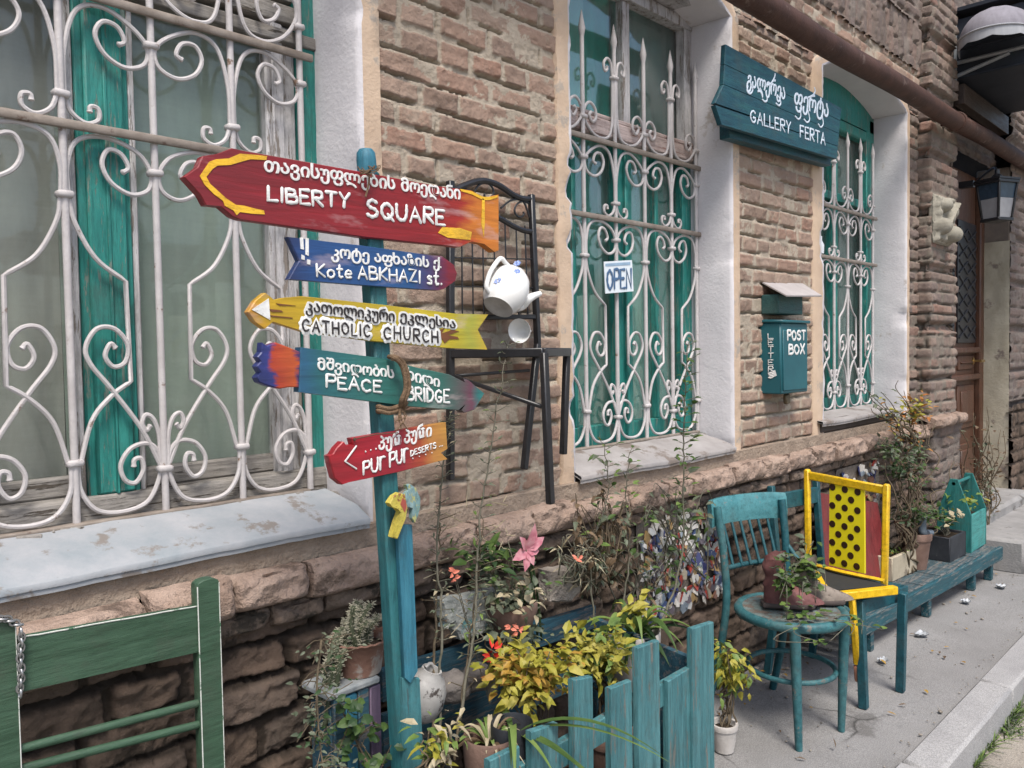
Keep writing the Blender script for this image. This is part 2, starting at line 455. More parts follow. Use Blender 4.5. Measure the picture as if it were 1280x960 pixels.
# masonry piers and the wall over the windows
brick_wall('wall', [(-.9, YF), (.13, YF)], .95, 3.0, .012, M_brick, 3)
brick_wall('wall', [(1.372, YF), (2.128, YF)], .95, 3.12, .0042, M_brick, 11, course=(.068, .080), blen=(.115, .235), skew=.004, relief=.0125, warp=.0055, joint=.0095)
brick_wall('wall', [(3.372, YF), (4.168, YF)], .95, 3.14, .0055, M_brick, 21, course=(.066, .078), skew=-.004, relief=.013, flush=.32)
brick_wall('wall', [(5.60, YF), (5.80, YF)], .95, 3.2, .009, M_brick_far, 31)
brick_wall('wall', [(-.9, YF), (3.3, YF)], 3.0, 3.45, .014, M_brick, 41, keep=solid_at)
brick_wall('wall', [(3.2, YF), (5.85, YF)], 3.02, 3.36, .010, M_brick, 42, keep=solid_at)
brick_wall('soldier_course', [(2.9, YF-.012), (5.85, YF-.012)], 3.31, 3.62, .009, M_brick_top, 43, course=(.07, .085), blen=(.2, .30), vertical=True)
brick_wall('wall', [(2.6, YF-.02), (5.85, YF-.02)], 3.6, 5.2, .014, M_brick_top, 44)
# pilaster and everything to its right, in bands of four courses
PZ = [(1.02, 1.26), (1.30, 1.60), (1.665, 1.99), (2.05, 2.36), (2.42, 2.74), (2.80, 3.15), (3.22, 3.5), (3.58, 3.9), (3.97, 4.3), (4.36, 4.75), (4.8, 5.2)]
def bands(depth):
    def f(cb, ci, U, Z):
        r = np.full(Z.shape, -depth)
        for a, b in PZ: r = np.maximum(r, -depth+depth*sstep(a-.012, a+.006, Z)*sstep(b+.012, b-.006, Z))
        return r
    return f
brick_wall('pilaster', [(5.79, 1.90), (5.79, 1.765), (6.33, 1.765), (6.33, 1.99)], .95, 5.2, .0095, M_brick_far, 51, course=(.07, .08), blen=(.12, .24), off=bands(.035), relief=.014)
brick_wall('pilaster', [(7.70, 1.735), (14.0, 1.735)], .35, 5.2, .014, M_brick_top, 52, course=(.07, .08), off=bands(.04), relief=.016)
brick_wall('wall', [(6.33, 1.86), (7.72, 1.86)], 2.95, 5.2, .016, M_brick_top, 53)
# plinth of rough stone courses under the ledge
brick_wall('plinth', [(-.9, 1.835), (2.3, 1.835)], -.02, .97, .0058, M_stone, 61, course=(.072, .115), blen=(.13, .29), joint=.008, relief=.032, warp=.011, rough_amt=.013, r=.009, flush=.2)
brick_wall('plinth', [(2.3, 1.835), (5.80, 1.835)], -.02, .97, .0085, M_stone, 62, course=(.075, .11), blen=(.13, .26), joint=.008, relief=.026, warp=.011, rough_amt=.012, r=.009, flush=.2)
brick_wall('plinth', [(5.78, 1.90), (5.78, 1.74), (6.34, 1.74), (6.34, 1.99)], -.02, .97, .011, M_brick_top, 63, course=(.08, .10), blen=(.14, .3), relief=.02, rough_amt=.009)
brick_wall('plinth', [(7.66, 1.72), (14.0, 1.72)], -.02, 1.0, .016, M_stone, 64, course=(.09, .14), relief=.03, rough_amt=.012)
# solid masonry behind the faces
mb = MB()
for a, b, z0, z1 in [(-1, .13, 1.0, 3.3), (1.34, 2.16, 1.0, 3.3), (3.35, 4.25, 1.0, 3.3), (5.6, 6.34, 0, 3.3), (7.74, 14, 0, 3.3)]:
    mb.box(((a+b)/2, 2.13, (z0+z1)/2), (b-a, .44, z1-z0))
mb.box((2.3, 2.13, .51), (6.6, .46, 1.0)); mb.box((6.5, 2.14, 4.32), (15, .44, 1.9))
mb.box((2.5, 2.95, 1.7), (7.2, .1, 3.4)); mb.box((2.5, 2.62, 3.32), (7.2, .6, .06)); mb.box((2.5, 2.62, .96), (7.2, .6, .06))
mb.build('inner_masonry', M_core, building)

# ledge: a row of worn rounded stones
def stone_mb(mb, x0, x1, y0, y1, z0, z1, seed, m=0, res=9):
    rs = np.random.RandomState(seed)
    nu, nv = res*2+8, 20
    V = np.zeros((nu, nv, 3))
    for i in range(nu):
        s = i/(nu-1); e = 1-(abs(2*s-1))**9*.18
        for j in range(nv):
            a = -math.pi*.02+j/(nv-1)*math.pi*1.04
            cy = math.sin(a); cz = -math.cos(a)
            py = y1-(y1-y0)*(abs(cy)**.30)*e; pz = (z0+z1)/2+(z1-z0)/2*np.sign(cz)*abs(cz)**.62*(.93+.07*e)
            V[i, j] = (x0+(x1-x0)*s, py, pz)
    nx = fbm(V[:, :, 0]*14+seed*3.1, V[:, :, 2]*30+V[:, :, 1]*25, seed, 5)
    n3 = fbm(V[:, :, 0]*45+seed, V[:, :, 2]*70+V[:, :, 1]*50, seed+3, 4)
    V[:, :, 1] -= nx*.024+n3*.007; V[:, :, 2] += nx*.012*rs.uniform(.5, 1.5)+n3*.004
    mb.grid(V, m)
    c0 = V[0].mean(0); c1 = V[-1].mean(0)
    n = mb.n; mb.add(np.r_[V[0], [c0]], [(k+1, k, nv) for k in range(nv-1)], m)
    mb.add(np.r_[V[-1], [c1]], [(k, k+1, nv) for k in range(nv-1)], m)
mb = MB(); x = -.9; k = 0
while x < 5.75:
    L = rnd.uniform(.17, .36); jut = rnd.uniform(-.012, .012)
    stone_mb(mb, x+.004, x+L-.004, 1.745+jut, 1.87, .895+rnd.uniform(-.008, .008), .985+rnd.uniform(-.012, .01), 100+k, 0, 14); x += L; k += 1
mb.build('ledge', M_ledge, building, 60)
mb = MB(); x = -.9     # thinner course below it
while x < 5.75:
    L = rnd.uniform(.14, .30)
    stone_mb(mb, x+.004, x+L-.005, 1.79+rnd.uniform(-.012, .012), 1.87, .835, .888, 300+k, 0, 10); x += L; k += 1
mb.build('ledge', M_stone.copy() if False else m_rough('ledge_under_stone', (.12, .09, .07), (.24, .18, .14), 10, .92, .9, .008, ((.06, .05, .04), 8, .55), 70, .2), building, 60)  # darker than the ledge above: the shade under it put into the colour
mb = MB()              # brick-and-mortar slope between ledge and sills
mb.box((2.4, 1.845, 1.005), (6.7, .05, .07)); mb.build('sill_bed', m_rough('mud_mortar', (.22, .17, .13), (.34, .27, .21), 12, .95, .9, .01, None, 60, .2), building)
mb = MB(); stone_mb(mb, 5.70, 6.36, 1.66, 1.9, .955, 1.03, 901); mb.build('ledge', M_ledge, building, 60)

# plaster band and splayed reveal round each opening
def surround(o, seed):
    x0, x1, z0, zs, rise, bl, br = o
    path = []
    for z in np.linspace(z0, zs, 90): path.append((x0, z, -1, 0, bl))
    for t in np.linspace(-1, 1, 40)[1:-1]:
        x = (x0+x1)/2+t*(x1-x0)/2; n = np.array([t*2*rise/((x1-x0)/2)*1.0, 1.0]); n /= np.linalg.norm(n)
        path.append((x, float(arch_z(o, np.array(x))), n[0], n[1], .07))
    for z in np.linspace(zs, z0, 90): path.append((x1, z, 1, 0, br))
    path = np.array(path); n = len(path)
    prof = [(1.0, .035), (1.0, .004), (.93, -.006), (.5, -.006), (.18, -.005), (.03, -.002), (-.05, .010), (-.12, .05), (-.2, .10), (-.27, .15), (-.34, .23)]
    G = np.zeros((n, len(prof), 3))
    s = np.r_[0, np.cumsum(np.hypot(np.diff(path[:, 0]), np.diff(path[:, 1])))]
    for j, (f, dy) in enumerate(prof):
        k = np.where(f > 0, f*path[:, 4], f*.05)
        wob = .006*fbm(s*11+j*.2, s*0+j*.35+seed, seed, 4)+(.004*fbm(s*40, s*0+j, seed+3, 3) if 1 <= j <= 7 else 0)
        chip = sstep(.25, .5, fbm(s*7+seed, s*0+seed, seed+5, 4))*(.018 if j in (4, 5, 6) else 0)
        k = k+chip+(wob if j in (1, 2) else wob*.5)
        G[:, j, 0] = path[:, 0]+path[:, 2]*k; G[:, j, 2] = path[:, 1]+path[:, 3]*k
        G[:, j, 1] = YF-.012+dy+wob*.6+chip*.5
    b = MB(); b.grid(G[:, :5], 0); b2 = MB(); b2.grid(G[:, 4:], 0)
    b.build('plaster_band', M_render, building, 60); b2.build('reveal', M_plaster, building, 60)
for i, o in enumerate(OPEN): surround(o, 70+i*9)

# sloping tin sills
def m_tin(name, c1, c2, spot):
    return m_rough(name, c1, c2, 8, .6, .35, .004, spot, 60, .4)
M_sill_a = m_tin('blue_white_painted_tin', (.215, .245, .265), (.325, .33, .345), ((.185, .165, .15), 10, .555))
M_sill_b = m_tin('grey_painted_tin', (.24, .22, .21), (.335, .315, .305), ((.17, .14, .12), 6, .54))
def sill(o, xa, xb, zo, zi, mat, seed, parent):
    b = MB(); n = 40; G = np.zeros((n, 7, 3)); u = np.linspace(0, 1, n)
    for j, (y, z) in enumerate([(1.97, zi), (1.93, zi-.012), (1.86, zi*.45+zo*.55), (1.802, zo+.002), (1.7985, zo-.001), (1.799, zo-.014), (1.806, zo-.016)]):
        wob = .0035*fbm(u*6+seed, u*0+j*.15, seed, 4)+.0012*fbm(u*40+seed, u*0+j*.3, seed+2, 3)
        ea = .03 if j == 0 else (.02 if j == 1 else 0)
        G[:, j, 0] = xa+ea+(xb-xa-2*ea)*u; G[:, j, 1] = y+wob*.5; G[:, j, 2] = z+wob+(.005*np.sin(u*7+seed) if 3 <= j <= 6 else 0)*.5
    b.grid(G)
    t = b.v[0].copy(); t[:, 2] -= .012; t[:, 1] += .004; f0 = [q[::-1] for q in b.f]
    b.add(t, f0)
    b.build('sill', mat, parent, 60)
    b = MB(); b.box(((xa+xb)/2, 1.91, zo-.03), (xb-xa-.06, .17, .075), None, .012); b.build('sill', M_core, parent)

# ---------------------------------------------------------------- iron grilles
C1 = [(.04, 1.265), (.06, 1.20), (.22, 1.15), (.5, 1.137), (.8, 1.155), (.955, 1.22), (.94, 1.268), (.82, 1.295), (.62, 1.287), (.50, 1.25), (.54, 1.213), (.66, 1.203), (.755, 1.232), (.73, 1.26), (.655, 1.258), (.645, 1.24)]
PK = [(.04, 1.874), (.09, 1.815), (.3, 1.735), (.62, 1.685)]
PK2 = [(.64, 1.447), (.42, 1.415), (.2, 1.36), (.06, 1.262)]
QQ = [(.965, 1.235), (.75, 1.33), (.42, 1.43), (.2, 1.49), (.155, 1.53), (.28, 1.572), (.47, 1.572), (.61, 1.535), (.58, 1.494), (.45, 1.483), (.36, 1.508), (.42, 1.537), (.48, 1.525)]
T2 = [(.955, 1.25), (.95, 1.31), (.89, 1.352), (.80, 1.365), (.755, 1.345), (.80, 1.327), (.855, 1.34)]
C2 = [(.04, 1.874), (.04, 1.94), (.15, 2.0), (.45, 2.018), (.8, 1.995), (.955, 1.95), (.92, 1.908), (.72, 1.892), (.5, 1.915), (.41, 1.955), (.48, 1.99), (.62, 1.985), (.70, 1.955), (.62, 1.94)]
C3 = [(.04, 2.098), (.05, 2.2), (.18, 2.292), (.45, 2.316), (.76, 2.29), (.955, 2.25), (.92, 2.207), (.7, 2.19), (.48, 2.21), (.38, 2.25), (.46, 2.283), (.62, 2.28), (.70, 2.25), (.62, 2.238)]
TL = [(.04, 2.098), (.11, 2.062), (.26, 2.043), (.39, 2.055), (.39, 2.08), (.31, 2.083), (.30, 2.068)]
C4 = [(.04, 2.60), (.05, 2.45), (.15, 2.37), (.4, 2.348), (.7, 2.36), (.94, 2.41), (.9, 2.455), (.75, 2.475), (.6, 2.455), (.58, 2.42), (.69, 2.402), (.78, 2.425), (.71, 2.44)]
T4 = [(.04, 2.60), (.10, 2.655), (.22, 2.67), (.32, 2.648), (.29, 2.62), (.22, 2.625), (.22, 2.64)]
C5 = [(.04, 2.75), (.05, 2.55), (.18, 2.38), (.45, 2.345), (.76, 2.37), (.955, 2.43), (.92, 2.48), (.7, 2.50), (.48, 2.48), (.38, 2.44), (.46, 2.40), (.62, 2.41), (.70, 2.44), (.62, 2.45)]
M_iron = m_rough('cream_painted_iron', (.39, .365, .36), (.51, .485, .48), 14, .55, .4, .003, ((.17, .11, .075), 22, .61), 120, .35)
M_iron_worn = m_rough('dark_worn_rail_iron', (.16, .13, .105), (.28, .24, .205), 20, .6, .3, .002, ((.12, .08, .06), 26, .6), 120, .4)
def grille(parent, x0, low, up, spikes, seed=0):
    cw = .2035; b = MB(); r = .0058
    def S(i, s, t1): return x0+i*cw+(s*cw if t1 else (1-s)*cw)
    def draw(L, i, t1, rr=r, k=7, smooth=True):
        P = [(S(i, s, t1), YG+.004*math.sin(i*3+z*7), z) for s, z in L]
        P = smooth_line(P, k) if smooth else np.array(P)
        rad = np.full(len(P), rr); rad[-3:] = [rr*1.1, rr*1.25, rr*.7] if smooth else rr
        b.tube(P, rad, 7)
    for i in range(5):
        for lo_, lists in ((low, ('C1', 'P', 'QQ', 'T2', 'C2')), (up, ('C3', 'TL', 'C4'))):
            t1 = lo_[i] == 1
            for nme in lists:
                if nme == 'P':
                    P = np.r_[smooth_line([(S(i, s, t1), YG, z) for s, z in PK], 6), smooth_line([(S(i, s, t1), YG, z) for s, z in PK2], 6)]
                    b.tube(P, r, 7)
                elif nme == 'C4':
                    if spikes: draw(C4, i, t1); draw(T4, i, t1)
                    else: draw(C5, i, t1)
                elif nme in ('QQ', 'T2'): draw(globals()[nme], i, t1)
                else: draw(globals()[nme], i, t1)
    top = 2.72 if spikes else 3.0
    for i in range(6):
        x = x0+i*cw; rr = .0088
        b.tube([(x, YG, 1.125), (x, YG, 1.6), (x, YG, top)], rr, 10)
        if spikes: b.lathe([(rr, 0), (.0145, .03), (.012, .045), (.0015, .10)], (x, YG, top-.005), 8)
        for zc in ((1.265 if low[i] == 1 else 1.23), (1.874 if low[i] == 1 else 1.95), (2.098 if up[i] == 1 else 2.255), (2.60 if up[i] == 1 else 2.41)):
            if zc > 2.5 and not spikes: continue
            b.box((x, YG, zc), (.036 if 0 < i < 5 else .03, .028, .016), roty(rnd.uniform(-.08, .08)), .004)
    g = b.build('grille', M_iron, parent, 50)
    b = MB(); xa, xb = x0-.05, x0+5*cw+.035
    for z in (2.03, 2.33):
        b.box(((xa+xb)/2, YG-.012, z), (xb-xa, .012, .02), rotz(rnd.uniform(-.002, .002)), .002); b.build('grille_rail', M_iron_worn, parent, 50); b = MB()
    b.box(((xa+xb)/2-.01, YG-.006, 1.122), (xb-xa-.07, .03, .012), None, .002)
    b.build('grille_rail', M_iron_worn, parent, 50)
# ---------------------------------------------------------------- the three windows
M_teal = m_paint('teal_joinery_paint', (.010, .135, .118), (.028, .215, .185), (30, 30, 3), (.16, .21, .18), .64, .5, .5)
M_teal_dk = m_paint('dark_teal_joinery_paint', (.008, .12, .11), (.018, .19, .165), (30, 30, 3), (.07, .09, .08), .74, .5, .4)
M_white_wood = m_paint('chalky_white_wood', (.38, .365, .365), (.50, .485, .485), (30, 30, 3), (.22, .19, .165), .62, .6, .5)
M_grey_wood = m_paint('bare_grey_wood', (.16, .145, .13), (.30, .28, .255), (3, 40, 40), (.09, .075, .06), .66, .8, .8)
M_pink_wood = m_paint('pinkish_faded_wood', (.34, .26, .24), (.48, .39, .36), (3, 40, 40), (.24, .14, .12), .64, .65, .5)
def m_glass(name, tint, refl=.10):
    t = NT(name)
    tr = t.N.new('ShaderNodeBsdfTransparent'); tr.inputs[0].default_value = (*tint, 1)
    gl = t.N.new('ShaderNodeBsdfGlossy'); gl.inputs['Roughness'].default_value = .03
    fr = t.N.new('ShaderNodeFresnel'); fr.inputs[0].default_value = 1.5
    b = t.N.new('ShaderNodeBump'); b.inputs['Strength'].default_value = .06; b.inputs['Distance'].default_value = .01
    t.link(t.noise(5, 2), b.inputs['Height']); t.link(b.outputs[0], gl.inputs['Normal'])
    mx = t.N.new('ShaderNodeMixShader'); t.link(t.math('ADD', t.math('MULTIPLY', fr.outputs[0], .38), refl*.12), mx.inputs[0])
    du = t.N.new('ShaderNodeBsdfDiffuse'); du.inputs[0].default_value = (.42, .42, .40, 1)
    m2 = t.N.new('ShaderNodeMixShader'); t.link(t.ramp(t.noise(3, 6, .7), [(.35, (.03,)*3), (.75, (.13,)*3)]), m2.inputs[0])
    t.link(tr.outputs[0], m2.inputs[1]); t.link(du.outputs[0], m2.inputs[2])
    t.link(m2.outputs[0], mx.inputs[1]); t.link(gl.outputs[0], mx.inputs[2]); t.link(mx.outputs[0], t.out.inputs[0])
    return t.mat
M_glass = m_glass('dusty_window_glass', (.9, .95, .93))
def m_cloth(name, c1, c2, wave=(40, 1, 1), rough=.9):
    t = NT(name); n = t.noise(1, 6, .65, t.mapping((18, 18, 3)))
    weave = t.noise(1, 2, .5, t.mapping((9, 9, 130)))
    t.color(t.mix(t.math('MULTIPLY', weave, .35), t.ramp(n, [(.3, c1), (.7, c2)]), sc3(c2, 1.25))); t.rough(rough); t.bump(n, .3, .004); return t.mat
M_lace = m_cloth('grey_net_curtain', (.36, .375, .33), (.50, .515, .46))
M_lace_b = m_cloth('brownish_net_curtain', (.36, .31, .29), (.50, .44, .41))
M_teal_cloth = m_cloth('teal_curtain', (.012, .25, .215), (.04, .42, .36))
M_teal_pale = m_cloth('pale_teal_curtain', (.13, .42, .37), (.26, .55, .50))
M_dark_cloth = m_cloth('dark_green_curtain', (.03, .13, .12), (.07, .22, .20))
def window(label_parts, x0, x1, z1):
    wdw = bpy.data.objects.new('window', None); col.objects.link(wdw); wdw.parent = building; base[wdw] = base[building]; return wdw
def drape(parent, xa, xb, za, zb, y, mat, amp=.012, n=26, seed=0):
    b = MB(); nu = max(10, int((xb-xa)/.007)); u = np.linspace(xa, xb, nu); z = np.linspace(za, zb, 14)
    G = np.zeros((nu, 14, 3))
    for j in range(14):
        G[:, j, 0] = u; G[:, j, 2] = z[j]; G[:, j, 1] = y+amp*np.sin(u*n*2+seed+1.2*np.sin(u*9+seed)+.12*j)+amp*.5*fbm(u*20, u*0+z[j]*2, seed+4, 3)
    b.grid(G); b.build('curtain', mat, parent, 180)
def vbar(b, xa, xb, za, zb, y, d, bev=.004): b.box(((xa+xb)/2, y, (za+zb)/2), (xb-xa, d, zb-za), None, bev)

# left window
W1 = window('', 0, 0, 0)
b = MB(); vbar(b, .655, .775, 1.17, 2.40, YW, .05); vbar(b, .672, .760, 1.18, 2.40, YW-.028, .02, .006); vbar(b, .712, .720, 1.18, 2.4, YW-.04, .008, .002)
vbar(b, 1.238, 1.335, 1.11, 3.0, YW-.01, .05); vbar(b, .12, .20, 1.11, 3.0, YW-.01, .05)
b.box((.73, YW, 3.0), (1.2, .05, .16)); b.build('frame', M_teal, W1)
b = MB(); vbar(b, 1.145, 1.237, 1.15, 2.42, YW+.005, .045, .006); vbar(b, 1.16, 1.195, 1.15, 2.42, YW-.022, .012); vbar(b, .21, .25, 1.15, 2.42, YW, .04)
vbar(b, .776, .792, 1.17, 2.4, YW-.005, .03); vbar(b, .638, .654, 1.17, 2.4, YW-.005, .03)
b.build('sash', M_white_wood, W1)
b = MB(); b.box((.73, YW-.005, 2.45), (1.14, .05, .05)); b.build('transom', M_grey_wood, W1); b = MB(); b.box((.73, YW-.012, 2.385), (1.14, .06, .035)); b.box((.73, YW+.01, 2.52), (1.14, .04, .05)); vbar(b, .70, .74, 2.54, 2.92, YW, .04)
b.build('transom', M_grey_wood, W1); b = MB(); b.box((.73, YW-.01, 1.145), (1.16, .07, .07), None, .008); b.box((.73, YW+.012, 1.205), (1.14, .03, .05), None, .006); b.box((.74, 1.985, 1.095), (1.12, .06, .035), None, .008)
for k in range(26):
    b.box((rnd.uniform(.4, 1.22), rnd.uniform(1.96, 2.02), 1.118), (rnd.uniform(.01, .05), rnd.uniform(.006, .02), rnd.uniform(.006, .016)), rotz(rnd.uniform(0, 3)), .002)
b.build('sill_board', M_grey_wood, W1)
b = MB(); vbar(b, .25, 1.17, 1.2, 2.36, YW+.012, .004, .001); vbar(b, .25, 1.2, 2.55, 2.92, YW+.012, .004, .001); b.build('pane', M_glass, W1)
drape(W1, .22, .64, 1.14, 2.45, YW+.075, M_lace_b, .007, 20, 1); drape(W1, .64, 1.3, 1.14, 2.45, YW+.07, M_lace, .006, 22, 2); drape(W1, .2, 1.3, 2.45, 3.0, YW+.08, M_dark_cloth, .01, 22, 2)
grille(W1, .2085, [1, 2, 1, 2, 1, 2], [1, 2, 1, 2, 1, 2], False, 1)
sill(None, .1, 1.285, at(455, 655, 1.8)[2]+.012, 1.125, M_sill_a, 3, W1)

# middle window
W2 = window('', 0, 0, 0)
b = MB(); vbar(b, 2.17, 2.25, 1.1, 2.36, YW, .05); vbar(b, 3.225, 3.30, 1.1, 2.36, YW, .05); vbar(b, 2.72, 2.83, 1.12, 2.36, YW, .05); vbar(b, 2.765, 2.785, 1.14, 2.36, YW-.03, .02)
b.box((2.74, YW+.001, 1.155), (1.1, .044, .09)); vbar(b, 2.45, 2.475, 1.2, 2.36, YW+.004, .035); vbar(b, 3.02, 3.045, 1.2, 2.36, YW+.004, .035)
b.build('frame', M_teal, W2)
b = MB(); vbar(b, 3.235, 3.31, 2.42, 3.0, YW-.01, .05); b.box((2.74, YW-.01, 2.985), (1.13, .06, .05)); b.box((2.74, YW-.06, 3.045), (1.14, .14, .06), None, .012); vbar(b, 2.17, 2.22, 2.42, 3.0, YW-.01, .05)
vbar(b, 2.785, 2.835, 2.42, 2.96, YW, .04); b.build('sash', M_white_wood, W2)
b = MB(); b.box((2.74, YW-.015, 2.395), (1.12, .075, .075), None, .01); b.box((2.74, YW-.02, 2.44), (1.12, .05, .02), None, .005); b.build('transom', M_pink_wood, W2)
b = MB(); b.box((2.74, 1.995, 1.1), (1.08, .09, .03), None, .006); b.build('sill_board', M_grey_wood, W2)
b = MB(); vbar(b, 2.24, 3.24, 1.19, 2.36, YW+.014, .004, .001); vbar(b, 2.2, 3.25, 2.43, 2.96, YW+.014, .004, .001); b.build('pane', M_glass, W2)
for a, c_, mt, sd_ in [(2.2, 2.33, M_teal_cloth, 1), (2.33, 2.45, M_teal_pale, 2), (2.45, 2.62, M_teal_cloth, 3), (2.60, 2.72, M_teal_cloth, 4), (2.72, 2.86, M_teal_pale, 5), (2.85, 3.02, M_teal_pale, 6), (3.0, 3.12, M_teal_cloth, 7), (3.11, 3.3, M_teal_cloth, 8)]:
    drape(W2, a, c_, 1.12, 2.4, YW+.06+.004*(sd_ % 3), mt, .008, 26, sd_)
for a, c_, mt, sd_ in [(2.2, 2.36, M_teal_pale, 11), (2.35, 2.5, M_teal_cloth, 12), (2.49, 2.62, M_teal_pale, 13), (2.61, 2.80, M_teal_cloth, 14), (2.79, 3.3, M_dark_cloth, 15)]:
    drape(W2, a, c_, 2.4, 3.0, YW+.06+.004*(sd_ % 3), mt, .008, 26, sd_)
grille(W2, 2.262, [2, 1, 2, 1, 2, 1], [1, 2, 1, 2, 1, 2], True, 2)
sill(None, 2.185, 3.275, at(729, 601, 1.8)[2]+.014, 1.12, M_sill_b, 6, W2)

# right window
W3 = window('', 0, 0, 0)
b = MB(); vbar(b, 4.27, 4.36, 1.1, 2.98, YW, .05); vbar(b, 5.47, 5.56, 1.1, 2.98, YW, .05); vbar(b, 5.40, 5.47, 1.12, 2.9, YW-.012, .04); vbar(b, 4.88, 4.96, 1.12, 2.85, YW, .05); b.box((4.92, YW+.001, 1.15), (1.2, .044, .09)); b.box((4.92, YW, 2.86), (1.22, .06, .07), None, .01)
b.box((4.92, YW+.001, 2.42), (1.2, .042, .05)); vbar(b, 4.6, 4.625, 1.2, 2.83, YW+.004, .035)
P = [(4.28, YW-.025, 2.90)]+[(x, YW-.025, float(arch_z(OPEN[2], np.array(x)))+.01) for x in np.linspace(4.28, 5.57, 16)]+[(5.57, YW-.025, 2.90)]
b.prism(P, (0, .05, 0)); b.build('frame', M_teal, W3)
b = MB(); vbar(b, 4.3, 5.42, 1.18, 2.83, YW+.014, .004, .001); b.build('pane', M_glass, W3)
drape(W3, 4.3, 4.75, 1.12, 2.85, YW+.07, M_teal_cloth, .01, 22, 21); drape(W3, 4.74, 4.95, 1.12, 2.85, YW+.07, M_teal_cloth, .01, 22, 22); drape(W3, 4.95, 5.2, 1.12, 2.85, YW+.075, M_dark_cloth, .01, 22, 23); drape(W3, 5.18, 5.5, 1.12, 2.85, YW+.08, M_dark_cloth, .01, 22, 24)
grille(W3, 4.41, [2, 1, 2, 1, 2, 1], [1, 2, 1, 2, 1, 2], True, 3)
sill(None, 4.19, 5.37, at(1028, 531, 1.8)[2]+.012, 1.135, M_sill_b, 9, W3)
b = MB(); b.lathe([(.022, 0), (.024, .05), (.012, .075), (.012, .1), (.0, .1)], (4.62, 2.0, 2.045), 12)
bt = b.build('bottle', m_plain('white_plastic', (.62, .65, .68), .4)); props(bt, 'little white plastic bottle standing on the rail of the right window grille', 'bottle')

# door and its jambs
door = bpy.data.objects.new('door', None); col.objects.link(door); door.parent = building; base[door] = base[building]
M_door = m_paint('brown_door_varnish', (.055, .024, .014), (.11, .05, .028), (30, 30, 3), (.03, .015, .01), .74, .45, .4)
b = MB(); vbar(b, 6.36, 7.72, .15, 2.9, 1.99, .05); vbar(b, 7.60, 7.72, .15, 2.9, 1.945, .05, .01); vbar(b, 6.36, 6.44, .15, 2.9, 1.945, .05, .01)
for z0, z1 in [(.3, .7), (.82, 1.18), (1.3, 1.42)]:
    for xa, xb in [(6.55, 6.98), (7.1, 7.54)]:
        vbar(b, xa, xb, z0, z1, 1.962, .02, .008); vbar(b, xa+.06, xb-.06, z0+.05, max(z1-.05, z0+.07), 1.948, .02, .008)
b.box((7.04, 1.94, 1.24), (1.1, .05, .05), None, .012); b.box((7.04, 1.94, 1.46), (1.1, .05, .05), None, .012)
b.build('door_leaf', M_door, door)
for xa, xb in [(6.50, 6.99), (7.08, 7.57)]:
    b = MB(); vbar(b, xa, xb, 1.52, 2.5, 1.958, .016, .003); b.build('pane', m_rough('grimy_dark_door_glass', (.012, .013, .016), (.035, .035, .04), 20, .3, .1, .002, None, 90, .5), door)
    b = MB()
    for k in range(7):
        z_ = 1.56+k*.13; b.tube([(xa+.02, 1.945, z_), ((xa+xb)/2, 1.945, z_+.10), (xb-.02, 1.945, z_)], .006, 6); b.tube([(xa+.02, 1.945, z_+.1), ((xa+xb)/2, 1.945, z_), (xb-.02, 1.945, z_+.1)], .006, 6)
    b.build('door_grille', m_plain('blackened_door_iron', (.03, .03, .032), .6), door)
hz = at_x(1211, 450, 7.35)[2]
b = MB(); b.tube([(7.5, 1.95, 1.37), (7.5, 1.87, 1.37), (7.40, 1.87, 1.37)], .011, 8); b.lathe([(.03, 0), (.03, .006), (.01, .01)], (7.5, 1.95, 1.37), 12, rotx(math.pi/2)); b.build('handle', m_plain('worn_brass', (.55, .38, .16), .35, 1), door)
b = MB(); G = np.zeros((12, 60, 3)); zz = np.linspace(-.02, 2.36, 60)
for i in range(12):
    G[i, :, 0] = 7.70+.01*fbm(zz*6, zz*0+i*.3, 5)-.002*i; G[i, :, 1] = 1.99-.262*i/11; G[i, :, 2] = zz
b.grid(G); b.build('reveal', m_rough('yellowed_plaster', (.36, .32, .24), (.52, .48, .38), 4, .9, .6, .006, ((.24, .20, .17), 5, .58), 60, .2), building, 60)
b = MB(); vbar(b, 7.70, 7.9, 2.3, 2.97, 1.86, .25, .01); b.build('lintel', m_rough('grey_brown_render', (.13, .11, .095), (.22, .18, .15), 6, .9, .7, .006), building)

# ---------------------------------------------------------------- ground
M_pave = m_rough('worn_concrete_pavement', (.195, .19, .185), (.27, .265, .26), 1.6, .9, .6, .005, ((.15, .145, .14), 2.6, .60), 130, .2)
M_kerb = m_rough('kerb_concrete', (.27, .265, .265), (.36, .355, .35), 5, .9, .5, .004, ((.19, .185, .18), 5, .62), 120, .2)
M_road = m_rough('dusty_concrete_road', (.22, .195, .165), (.34, .305, .26), 4, .95, .8, .008, ((.12, .11, .09), 5, .56), 90, .2)
gs = np.linspace(-3, 14, 120)
def ground_sheet(name, y0, y1, nz, mat, zf, seed):
    b = MB(); ys = np.linspace(y0, y1, nz); X, Y = np.meshgrid(gs, ys, indexing='ij')
    G = np.stack([X, Y, zf+.006*fbm(X*1.5, Y*1.5, seed)+.003*fbm(X*6, Y*6, seed+2)], -1); b.grid(G[:, ::-1]); o = b.build(name, mat, None, 180); props(o, kind='structure'); return o
